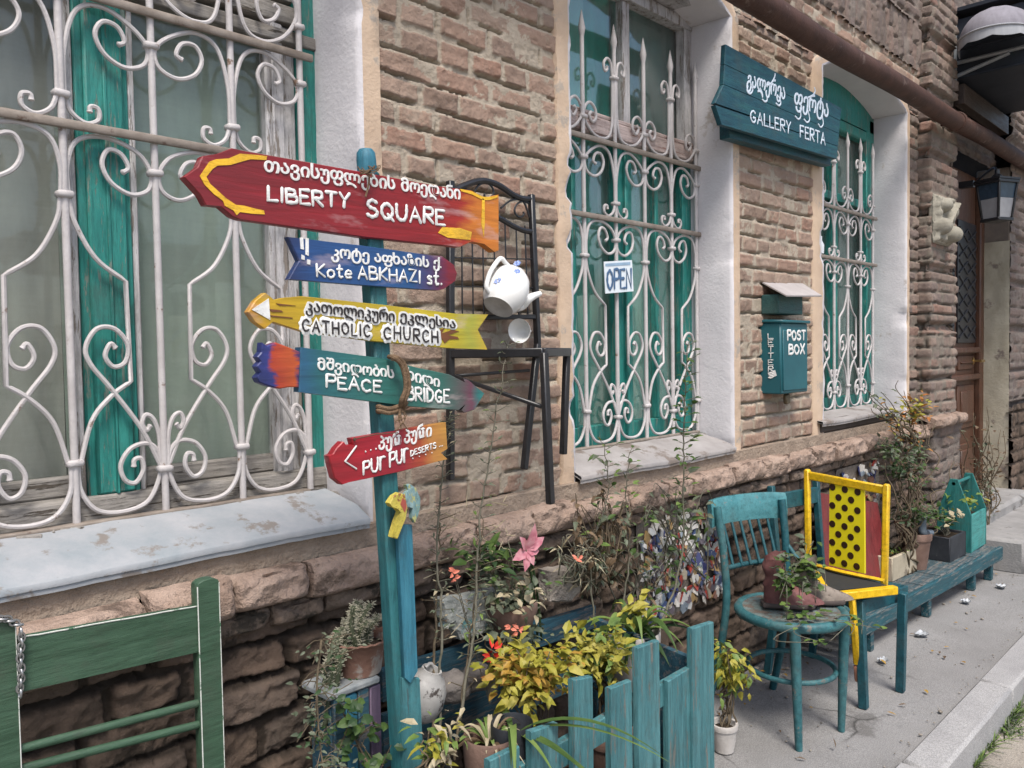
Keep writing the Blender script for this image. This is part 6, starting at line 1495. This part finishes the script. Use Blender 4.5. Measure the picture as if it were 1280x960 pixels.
# ---- dried vines and ivy along the ledge
def tangle(label, cat, px, py, Y, rw, rh, sd, nv, nl, L, W, mats, stem=M_stem, name='dry_vine', drop=0):
    r = random.Random(sd); t = thing(name, label, cat, tuple(at(px, py+rh, Y))); b = MB(); bl = MB()
    for k in range(nv):
        p = at(px+r.uniform(-.8, .8)*rw, py+rh*r.uniform(.4, 1), Y+.03); q = at(px+r.uniform(-1, 1)*rw, py-rh*r.uniform(.1, 1), Y+r.uniform(-.05, .03)); m_ = (p+q)/2+np.array([r.gauss(0, .03), -abs(r.gauss(0, .03)), r.gauss(0, .03)])
        P = smooth_line([p, m_, q, q+np.array([r.gauss(0, .04), -.01, -abs(r.gauss(0, .05))])], 6); b.tube(P, np.linspace(.0028, .001, len(P)), 5)
        for i in range(nl//nv):
            w_ = P[int(r.random()*len(P))]; kk = r.uniform(.5, 1.2); bl.leaf(w_+np.array([r.gauss(0, .01), r.gauss(0, .01), r.gauss(0, .01)]), rdir(r, -.1)+np.array([0, -.3, -.3-drop]), (r.gauss(0, .5), -.5, .8), L*kk, W*kk, .6*r.uniform(.2, 1.5), int(r.random()*len(mats)), .2)
    b.build('stems', stem, t, 180); bl.build('foliage', list(mats), t, None); return t
tangle('dried brown vine hanging over the ledge below the middle window', 'dried plant', 752, 680, 1.63, 38, 66, 81, 26, 230, .032, .016, (L_dry, L_dry, L_gry, L_dry), drop=.4)
tangle('pale curled dry grasses right of the pink lily', 'dried plant', 722, 700, 1.62, 34, 34, 82, 18, 90, .05, .006, (L_pale, L_gry), M_stem_g)
tangle('greenish ivy growing through the shard mosaic under the ledge', 'ivy', 850, 670, 1.70, 46, 66, 83, 16, 100, .032, .019, (L_grn, L_gry, L_lgt, L_gry), M_stem_g, 'ivy')
tangle('dull leafy undergrowth below the shard mosaic behind the planter', 'plant', 800, 720, 1.66, 50, 40, 84, 14, 100, .034, .018, (L_gry, L_dry, L_grn), M_stem_g, 'undergrowth')
for k, (px, py) in enumerate([(560, 700), (566, 712), (618, 805), (612, 812), (648, 781)]): pass
blo = thing('salvia', 'small red and coral blossoms scattered on thin stems above the kettle', 'flower', tuple(at(600, 860, 1.56)))
b = MB(); bs = MB()
for px, py, k_, L in [(566, 716, 0, .02), (570, 722, 0, .016), (617, 812, 1, .03), (614, 824, 1, .026), (648, 788, 0, .022), (640, 782, 0, .018), (628, 826, 2, .026), (622, 838, 2, .024), (632, 842, 2, .02), (612, 848, 2, .024), (648, 824, 3, .022), (720, 700, 0, .02)]:
    q = at(px, py, 1.545)
    for j in range(4): b.leaf(q+np.array([r_.gauss(0, .004), 0, r_.gauss(0, .004)]), rdir(r_, -.2)+np.array([0, -.5, 0]), (0, -1, .3), L, L*.55, .3, k_)
    bs.tube([q, (q+at(610, 870, 1.57))/2+np.array([0, .01, .02]), at(612, 880, 1.57)], .0012, 4, cap=False)
b.build('petals', [m_plain('coral_petal', (.55, .16, .10), .6), m_plain('scarlet_petal', (.60, .03, .015), .6), L_org, m_plain('pink_petal_small', (.58, .18, .20), .6)], blo, None); bs.build('stems', M_stem_g, blo, None)

# ---- battered white kettle behind the post
kc = at(531, 862, 1.56); s = ((kc-CAM)@cF)/FPX*.86
ket = thing('kettle', 'battered white enamel kettle with black stains standing right of the signpost', 'kettle', (kc[0], kc[1], kc[2]-40*s))
M_enam = m_rough('stained_white_enamel', (.27, .26, .245), (.42, .41, .385), 14, .45, .3, .002, ((.05, .04, .035), 26, .56), 120, .4)
b = MB(); b.lathe([(0, -40*s), (24*s, -40*s), (30*s, -34*s), (34*s, -16*s), (32*s, 4*s), (24*s, 20*s), (16*s, 27*s), (15*s, 33*s), (12.5*s, 33*s), (12*s, 22*s), (0, 18*s)], kc, 28, roty(.22)@rotx(.28)); b.build('body', M_enam, ket, 60)
b = MB(); b.tube(smooth_line([kc+np.array([-22*s, 0, -10*s]), kc+np.array([-34*s, 0, 0]), kc+np.array([-40*s, -.005, 18*s]), kc+np.array([-50*s, -.01, 24*s])], 5), np.linspace(.011, .006, 16), 8); b.build('spout', M_enam, ket, 60)
b = MB(); b.tube(smooth_line([kc+np.array([2*s, 0, 32*s]), kc+np.array([12*s, 0, 35*s]), kc+np.array([20*s, 0, 22*s]), kc+np.array([25*s, 0, 0])], 5), .0045, 7); b.build('handle', M_enam, ket, 60)
# stones and lumps in the bed
for (px, py, Y, rx, lab) in [(565, 858, 1.60, .055, 'grey field stone lying in the bed right of the white kettle'), (596, 846, 1.62, .05, 'brownish field stone behind the round pot in the bed')]:
    q = at(px, py, Y); b = MB(); n = 16; G = np.zeros((n, 20, 3))
    for i in range(n):
        for j in range(20):
            u = math.pi*i/(n-1); a = 2*math.pi*j/19; k = 1+.16*math.sin(3*a+px)*math.sin(u)+.1*math.sin(5*u+a*2)
            G[i, j] = q+np.array([rx*math.sin(u)*math.cos(a)*k, rx*.8*math.sin(u)*math.sin(a)*k, rx*.75*math.cos(u)*k])
    b.grid(G); o = b.build('stone', m_rough('field_stone_'+str(px), (.10, .09, .085), (.20, .18, .165), 14, .9, .7, .006, None, 70, .2), None, 180); props(o, lab, 'stone')
# soil bed
b = MB(); X, Y = np.meshgrid(np.linspace(.95, xB-.05, 90), np.linspace(1.245, 1.84, 34), indexing='ij'); b.grid(np.stack([X, Y, .10+.03*fbm(X*6, Y*6, 3)+.012*fbm(X*30, Y*30, 4)], -1)[:, ::-1]); o = b.build('soil_bed', M_soil, None, 180); props(o, kind='structure')

# ---- mosaics of broken china set in the wall foot
shard_cols = [(.56, .55, .52), (.46, .455, .44), (.55, .52, .48), (.045, .05, .14), (.05, .075, .16), (.33, .05, .04), (.33, .29, .22), (.22, .11, .08), (.20, .24, .28), (.10, .085, .10), (.33, .22, .10)]
M_sh = [m_plain('china_shard_%s' % w_, c_, .3, 0, .15, 40, .05) for w_, c_ in zip(['white', 'grey_white', 'cream', 'navy', 'blue', 'red', 'sand', 'brown', 'slate', 'plum', 'orange'], shard_cols)]
def mosaic(label, px0, px1, py0, py1, n, sd, Y=1.795):
    r = random.Random(sd); a, c = at(px0, py0, Y), at(px1, py1, Y); a2 = at(px0, py1, Y); t = thing('shard_mosaic', label, 'mosaic', tuple((a+c)/2))
    b = MB(); nx, nz = 40, 24; zt = max(a[2], at(px1, py0, Y)[2]); zb = min(c[2], a2[2]); X, Z = np.meshgrid(np.linspace(a[0], c[0], nx), np.linspace(zb, zt, nz), indexing='ij'); b.grid(np.stack([X, 1.81+.012*fbm(X*12, Z*12, sd)+.0*X, Z], -1)); b.build('mortar', m_rough('mosaic_mortar', (.12, .10, .085), (.22, .19, .16), 12, .95, .9, .008, None, 60, .2), t, 180)
    b = MB()
    for k in range(n):
        x, z = r.uniform(a[0]+.01, c[0]-.01), r.uniform(zb+.01, zt-.01); ex = min(x-a[0], c[0]-x)/(c[0]-a[0])
        if r.random() > .35+4*min(ex, (z-zb)/(zt-zb), (zt-z)/(zt-zb)): continue
        m_ = r.randint(4, 6); R0 = r.uniform(.011, .026); a0 = r.uniform(0, 6.28); st = r.uniform(1, 2.2)
        P = []
        ty, tx = r.gauss(0, .3), r.gauss(0, .3)
        for j in range(m_):
            an = a0+2*math.pi*(j+r.uniform(-.25, .25))/m_; u_, v_ = R0*math.cos(an), R0*st*math.sin(an)*.75; P.append((x+u_, 1.796+u_*tx+v_*ty-.004, z+v_))
        b.prism(P, (0, .008, 0), r.choice([0, 0, 1, 1, 2, 2, 3, 4, 5, 6, 7, 8, 8, 9, 9, 10]))
    b.build('shards', M_sh, t, 30); return t
mosaic('mosaic of broken white, blue and red china left of the bentwood chair', 800, 908, 655, 742, 330, 5)
mosaic('mosaic of pale china shards on the wall foot above the yellow chair', 1048, 1102, 588, 640, 90, 6)

# ================================================================ on and around the bench
def on_b(px, py, z=.196): return on_ground(px, py, z)
# house-shaped planter
g0 = on_b(1214, 692); hx = thing('wooden_planter', 'teal wooden planter box with peaked ends standing at the far end of the bench', 'planter', (g0[0]+.15, g0[1]+.1, .196))
M_plt = m_paint('dark_teal_planter_paint', (.012, .10, .095), (.025, .16, .15), (40, 40, 3), (.06, .08, .07), .72, .55, .4); M_plt2 = m_paint('light_teal_planter_paint', (.03, .20, .185), (.06, .28, .26), (3, 40, 40), (.10, .16, .14), .72, .55, .4)
gw, gl = .20, .34; zL = at_x(1216, 645, g0[0])[2]; zA = at_x(1194, 599, g0[0])[2]
for xx in (g0[0], g0[0]+gl-.016):
    b = MB(); y0 = g0[1]; b.prism([(xx, y0, .197), (xx, y0, zL), (xx, y0+gw*.40, zA), (xx, y0+gw*.62, zA), (xx, y0+gw, zL), (xx, y0+gw, .197)], (.016, 0, 0), 0, .002); b.build('end_board', M_plt, hx)
for yy in (g0[1]+.002, g0[1]+gw-.018):
    b = MB(); b.box((g0[0]+gl/2, yy+.007, (.197+zL)/2), (gl-.036, .016, zL-.199), None, .002); b.build('side_board', M_plt2, hx)
b = MB(); b.tube([(g0[0]+.0, g0[1]+gw*.51, zA-.03), (g0[0]+gl, g0[1]+gw*.51, zA-.03)], .011, 8); b.build('handle', M_plt, hx)
b = MB(); b.box((g0[0]+gl/2, g0[1]+gw/2, zL-.04), (gl-.036, gw-.04, .02)); b.build('soil', M_soil, hx)
r = random.Random(91); pl = thing('potted_plant', 'yellow-green leafy plant growing inside the teal house-shaped planter', 'plant', (g0[0]+.17, g0[1]+.1, zL-.03)); b = MB(); cloud(b, (g0[0]+.14, g0[1]+.08, zL+.05), (.12, .07, .09), 90, .06, .026, r, (0, 1, 1), .4, .2, .3); b.build('foliage', [L_yel, L_lgt], pl, None)
# brown pot with bushy plant and a small dark boot on its rim
c = on_b(1158, 712); c = np.array([c[0], c[1]+.06, at(1160, 657, c[1]+.06)[2]]); s = ((c-CAM)@cF)/FPX
pb2 = thing('clay_pot', 'tall brown clay pot on the bench in front of the big grey-green bush', 'pot', (c[0], c[1], .196)); flowerpot(pb2, c, 19*s, 12.5*s, c[2]-.197, M_potbr, 'plain')
bt = thing('figurine', 'little slate-blue boot-shaped figurine on the rim of the brown clay pot', 'figurine', (c[0]-.03, c[1]-.03, c[2]))
b = MB(); q = np.array([c[0]-.03, c[1]-.045, c[2]-.012]); b.tube(smooth_line([q+np.array([0, 0, .12]), q+np.array([0, 0, .06]), q+np.array([.004, -.002, .022]), q+np.array([.03, -.02, .016]), q+np.array([.06, -.035, .014])], 5), np.concatenate([np.linspace(.024, .022, 12), np.linspace(.022, .016, 9)]), 10); b.build('body', m_rough('slate_blue_glaze', (.07, .10, .13), (.16, .19, .22), 16, .4, .3, .002, ((.03, .035, .045), 14, .55)), bt, 60)
# black trough
c = on_b(1186, 703); th = thing('black_trough', 'black rectangular plastic trough with a small leafy plant on the bench', 'potted plant', (c[0], c[1], .196)); RTb = rotz(math.atan2(bd[1], bd[0]))
hT = at(1180, 676, c[1])[2]-.196
b = MB()
for dx, dy, sx, sy in ((.13, 0, .27, .014), (.13, .13, .27, .014), (0, .065, .014, .144), (.26, .065, .014, .144)): b.box(c+RTb@np.array([dx, dy, hT/2]), (sx, sy, hT), RTb, .003)
b.build('trough', M_black, th); b = MB(); b.box(c+RTb@np.array([.13, .065, hT-.02]), (.25, .12, .01), RTb); b.build('soil', M_soil, th)
r = random.Random(93); b = MB(); cloud(b, c+RTb@np.array([.14, .06, hT+.09]), (.13, .07, .09), 80, .036, .03, r, (0, 1, 1, 2), .3, .2, .0); b.build('foliage', [L_lgt, L_grn, L_pale], th, None)
b = MB()
for k in range(9): twig(b, c+RTb@np.array([.13+r.gauss(0, .03), .065, hT-.02]), c+RTb@np.array([.14+r.gauss(0, .07), .06+r.gauss(0, .03), hT+.1+r.uniform(0, .06)]), .003, r)
b.build('stems', M_stem_g, th, 180)
# cream trough and bowl
c = on_b(1114, 727); ct = thing('cream_trough', 'low cream stone trough on the bench beside the yellow chair', 'trough', (c[0], c[1], .196)); hT = at(1114, 697, c[1])[2]-.196
b = MB()
for dx, dy, sx, sy in ((.17, 0, .34, .02), (.17, .15, .34, .02), (0, .075, .02, .17), (.34, .075, .02, .17)): b.box(c+RTb@np.array([dx, dy, hT/2]), (sx, sy, hT), RTb, .004)
b.build('trough', M_potcr, ct); b = MB(); b.box(c+RTb@np.array([.17, .075, hT-.03]), (.32, .14, .01), RTb); b.build('soil', M_soil, ct)
c2 = c+RTb@np.array([.13, .10, 0]); c2[2] = at(1130, 681, c2[1])[2]; s = ((c2-CAM)@cF)/FPX
bw = thing('bowl', 'mossy green stone bowl of seedlings above the cream trough', 'bowl', (c2[0], c2[1], .196)); flowerpot(bw, c2, 24*s, 10*s, c2[2]-.2, M_potgr, 'round'); r = random.Random(95); b = MB(); cloud(b, c2+np.array([-.01, 0, .01]), (.08, .07, .035), 46, .035, .014, r, (0, 1), .3, .2); b.build('foliage', [L_org, L_lgt], bw, None)
# spiky plant behind the yellow chair
c = on_b(1098, 722); c = np.array([c[0]+.05, c[1]+.12, .36]); strap_plant('spiky dark green plant in a clay pot glimpsed behind the yellow chair', c, .065, .05, .16, M_potbr, 34, (.16, .30), .018, 44, (L_grn, L_dk, L_lgt), up=(.3, .95))
# red-brown board behind the yellow chair
q = np.array([4.28, 1.76, 0]); o_ = thing('maroon_board', 'dark red board leaning on the wall behind the yellow chair', 'board', (q[0], q[1], .196)); b = MB(); a_, c_ = at(1026, 615, 1.72), at(1104, 640, 1.70)
b.prism([(a_[0]-.02, 1.66, .197), (c_[0], 1.66, .197), (c_[0], 1.73, c_[2]+.05), (a_[0]-.02, 1.73, a_[2])], (0, .018, 0), 0, .002); b.build('board', m_paint('maroon_paint', (.12, .014, .016), (.20, .03, .03), (40, 40, 3), (.3, .2, .2), .76, .5, .3), o_)
# ivy in the boots
for k, (f, s_, lab) in enumerate([(.01, .05, 'ivy sprouting from the red-brown boot on the bentwood chair'), (.06, -.085, 'ivy spilling from the grey boot over the bentwood seat')]):
    r = random.Random(101+k); c = K(f, s_, .66-.03*k); t = thing('ivy', lab, 'ivy', tuple(c)); b = MB(); bl = MB()
    for i in range(11):
        q = c+np.array([r.gauss(0, .05), r.gauss(0, .05)-.01, r.uniform(-.17, .08) if i > 3 else r.uniform(-.18, -.1)]); 
        if q[2] < .49: q[2] = .49
        P = smooth_line([c-np.array([0, 0, .04]), (c+q)/2+np.array([r.gauss(0, .02), -.02, .04]), q], 6); b.tube(P, .0016, 5)
        for j in range(9): w_ = P[int(r.random()*len(P))]; kk = r.uniform(.6, 1.2); bl.leaf(w_+np.array([r.gauss(0, .012), r.gauss(0, .012), r.gauss(0, .012)]), rdir(r, .2), (r.gauss(0, .4), -.3, 1), .036*kk, .028*kk, .3, int(r.random()*3), .1)
    b.build('stems', M_stem_g, t, 180); bl.build('foliage', [L_grn, L_lgt, L_gry], t, None)
r = random.Random(105); t = thing('ivy', 'ivy trailing over the front edge of the bentwood seat', 'ivy', tuple(K(.14, -.05, .475))); b = MB(); bl = MB()
for i in range(6):
    P = smooth_line([K(.08, -.08, .48), K(.15+r.gauss(0, .03), -.03+r.gauss(0, .06), .485), K(.23+r.gauss(0, .02), r.gauss(-.02, .12), .47), K(.26, r.gauss(-.02, .13), .43)], 5); b.tube(P, .0014, 5)
    for j in range(7): w_ = P[int(r.random()*len(P))]; kk = r.uniform(.6, 1.1); bl.leaf(w_+np.array([r.gauss(0, .008), r.gauss(0, .008), .004]), rdir(r, .1), (0, -.2, 1), .034*kk, .026*kk, .25, int(r.random()*2), .1)
b.build('stems', M_stem_g, t, 180); bl.build('foliage', [L_grn, L_lgt], t, None)

# ---- big bush at the right window and the sprawling branch over its sill
r = random.Random(111); base_p = np.array([4.95, 1.62, .2]); t = thing('rose_bush', 'large grey-green bush with small leaves growing against the wall under the right window', 'bush', tuple(base_p)); b = MB(); bl = MB()
for k in range(26): twig(b, base_p+np.array([r.gauss(0, .05), r.gauss(0, .03), 0]), at(1130+r.gauss(0, 28), 600+r.uniform(-75, 50), 1.62+r.gauss(0, .05)), .007, r, .03, 9)
c = at(1132, 590, 1.62); s = ((c-CAM)@cF)/FPX
cloud(bl, c, (36*s, 26*s, 50*s), 420, .036, .019, r, (0, 1, 2, 0, 3), .3, .1, .2); cloud(bl, at(1140, 645, 1.60), (30*s, 26*s, 40*s), 240, .036, .02, r, (1, 2, 0), .3, .15, .2); cloud(bl, at(1112, 565, 1.66), (18*s, 16*s, 34*s), 120, .034, .018, r, (0, 1, 0), .3, .2, .2)
b.build('stems', M_stem, t, 180); bl.build('foliage', [L_gry, L_grn, L_dk, L_dry], t, None)
r = random.Random(112); t = thing('climbing_rose', 'straggling branch with yellowing leaves reaching across the right window sill', 'branch', tuple(at(1150, 560, 1.66))); b = MB(); bl = MB()
for k in range(12):
    q = at(1082+r.uniform(0, 50), 470+r.uniform(-5, 45)+k*.8, 1.70); P = twig(b, at(1150+r.gauss(0, 4), 560, 1.64), q, .005, r, .014, 8)
    for j in range(15): w_ = P[int(r.random()*len(P))]; kk = r.uniform(.5, 1.1); bl.leaf(w_+np.array([r.gauss(0, .015), r.gauss(0, .015), r.gauss(0, .015)]), rdir(r, .2), (r.gauss(0, .5), -.4, 1), .042*kk, .02*kk, .3, 0 if w_[0] < 4.7 else int(r.random()*3), .12)
cloud(bl, at(1143, 516, 1.63), (17*s, 14*s, 24*s), 110, .046, .022, r, (0, 1, 2, 1), .3, .2, .2)
b.build('stems', M_stem, t, 180); bl.build('foliage', [L_gry, L_yel, L_org], t, None)
r = random.Random(113); t = thing('shrub', 'brownish twiggy shrub before the door and its yellowed jamb', 'shrub', (6.5, 1.62, 0)); b = MB(); bl = MB()
for k in range(22):
    P = twig(b, np.array([6.5+r.gauss(0, .05), 1.62, 0.05]), at(1225+r.gauss(0, 16), 565+r.uniform(-60, 40), 1.62), .006, r, .03, 8)
    for j in range(11): w_ = P[int((.4+.6*r.random())*(len(P)-1))]; kk = r.uniform(.5, 1.1); bl.leaf(w_+np.array([r.gauss(0, .03), r.gauss(0, .03), r.gauss(0, .03)]), rdir(r, .2), (r.gauss(0, .5), -.4, 1), .05*kk, .026*kk, .3, int(r.random()*3), .12)
b.build('stems', M_stem, t, 180); bl.build('foliage', [L_gry, L_dry, L_dry], t, None)
cp = at(1128, 622, 1.70)

# ---- pavement glints, built as crumpled white discs, and kerb grass
M_wht = m_plain('white_glint_disc', (.40, .42, .44), .3, 0, .25, 60, .3)
for k, (px, py, lab, R0) in enumerate([(1152, 795, 'crumpled white disc standing for a glint on the pavement beside the teal chair legs', .05), (1104, 828, 'flattened pale disc standing for a glint on the pavement right of the bare yellow leg tip', .035), (1208, 754, 'crumpled white disc standing for a glint on the pavement in front of the bench', .04), (1252, 735, 'crumpled white disc standing for a glint beside the stone step', .045)]):
    q = on_ground(px, py, .004); r = random.Random(200+k); b = MB(); n = 26; G = np.zeros((7, n, 3))
    for i in range(7):
        for j in range(n):
            a = 2*math.pi*j/(n-1); rr = R0*.75*(i/6)*(1+.16*math.sin(a*3+k)+.1*math.sin(a*7)); G[i, j] = q+np.array([rr*math.cos(a), rr*.8*math.sin(a), .004+.012*abs(math.sin(a*4+i*.9+k))*(i/6)+.006*(i == 6)])
    b.grid(G); o = b.build('glint_disc', M_wht, None, 60); props(o, lab, 'litter')
r = random.Random(131); b = MB()
for (px, py, n, sp) in [(1250, 893, 200, .06), (1222, 930, 60, .04), (1276, 866, 60, .04), (1205, 952, 60, .035), (1262, 918, 60, .05), (1240, 905, 40, .12)]:
    q = on_ground(px, py, -.12)
    for k in range(n):
        p = q+np.array([r.gauss(0, sp), r.gauss(0, sp*.35), 0]); p[1] = min(p[1], .868); L = r.uniform(.025, .075); d = np.array([r.gauss(0, .7), r.gauss(0, .7), 0])
        b.blade([p+d*L*t_**1.4+np.array([0, 0, L*(t_-.35*t_*t_)]) for t_ in np.linspace(0, 1, 5)], .006, int(r.random()*3))
o = b.build('grass', [L_grn, L_gry, L_lgt], None, 180); props(o, kind='stuff')
r = random.Random(133); b = MB()
for k in range(1100):
    q_ = r.random(); x = r.uniform(2.2, 6.4); y = r.uniform(.2, .87) if q_ < .3 else (r.gauss(1.76, .07) if q_ < .75 else (r.gauss(1.03, .02) if q_ < .85 else r.uniform(1.02, 1.8))); y = min(y, 1.8); z = -.112 if y < .9 else .004; R0 = r.uniform(.0015, .0045)*(1+1.2*(r.random() < .12))
    if .87 < y < 1.015: continue
    b.box((x, y, z+R0*.3), (R0*2, R0*1.5, R0), rotz(r.uniform(0, 3))@rotx(r.uniform(-.4, .4)), R0*.3)
o = b.build('gravel', M_road, None); props(o, kind='stuff')
r = random.Random(134); b = MB()
for k in range(90):
    x, y = r.uniform(2.7, 6), r.uniform(1.1, 1.8)
    if r.random() < .5: y = r.uniform(1.6, 1.8)
    b.leaf((x, y, .012), (r.gauss(0, 1), r.gauss(0, 1), .1), (0, 0, 1), r.uniform(.015, .04), r.uniform(.01, .018), .2, r.randint(0, 1), .2)
o = b.build('fallen_leaves', [L_dry, L_yel2], None, None); props(o, kind='stuff')
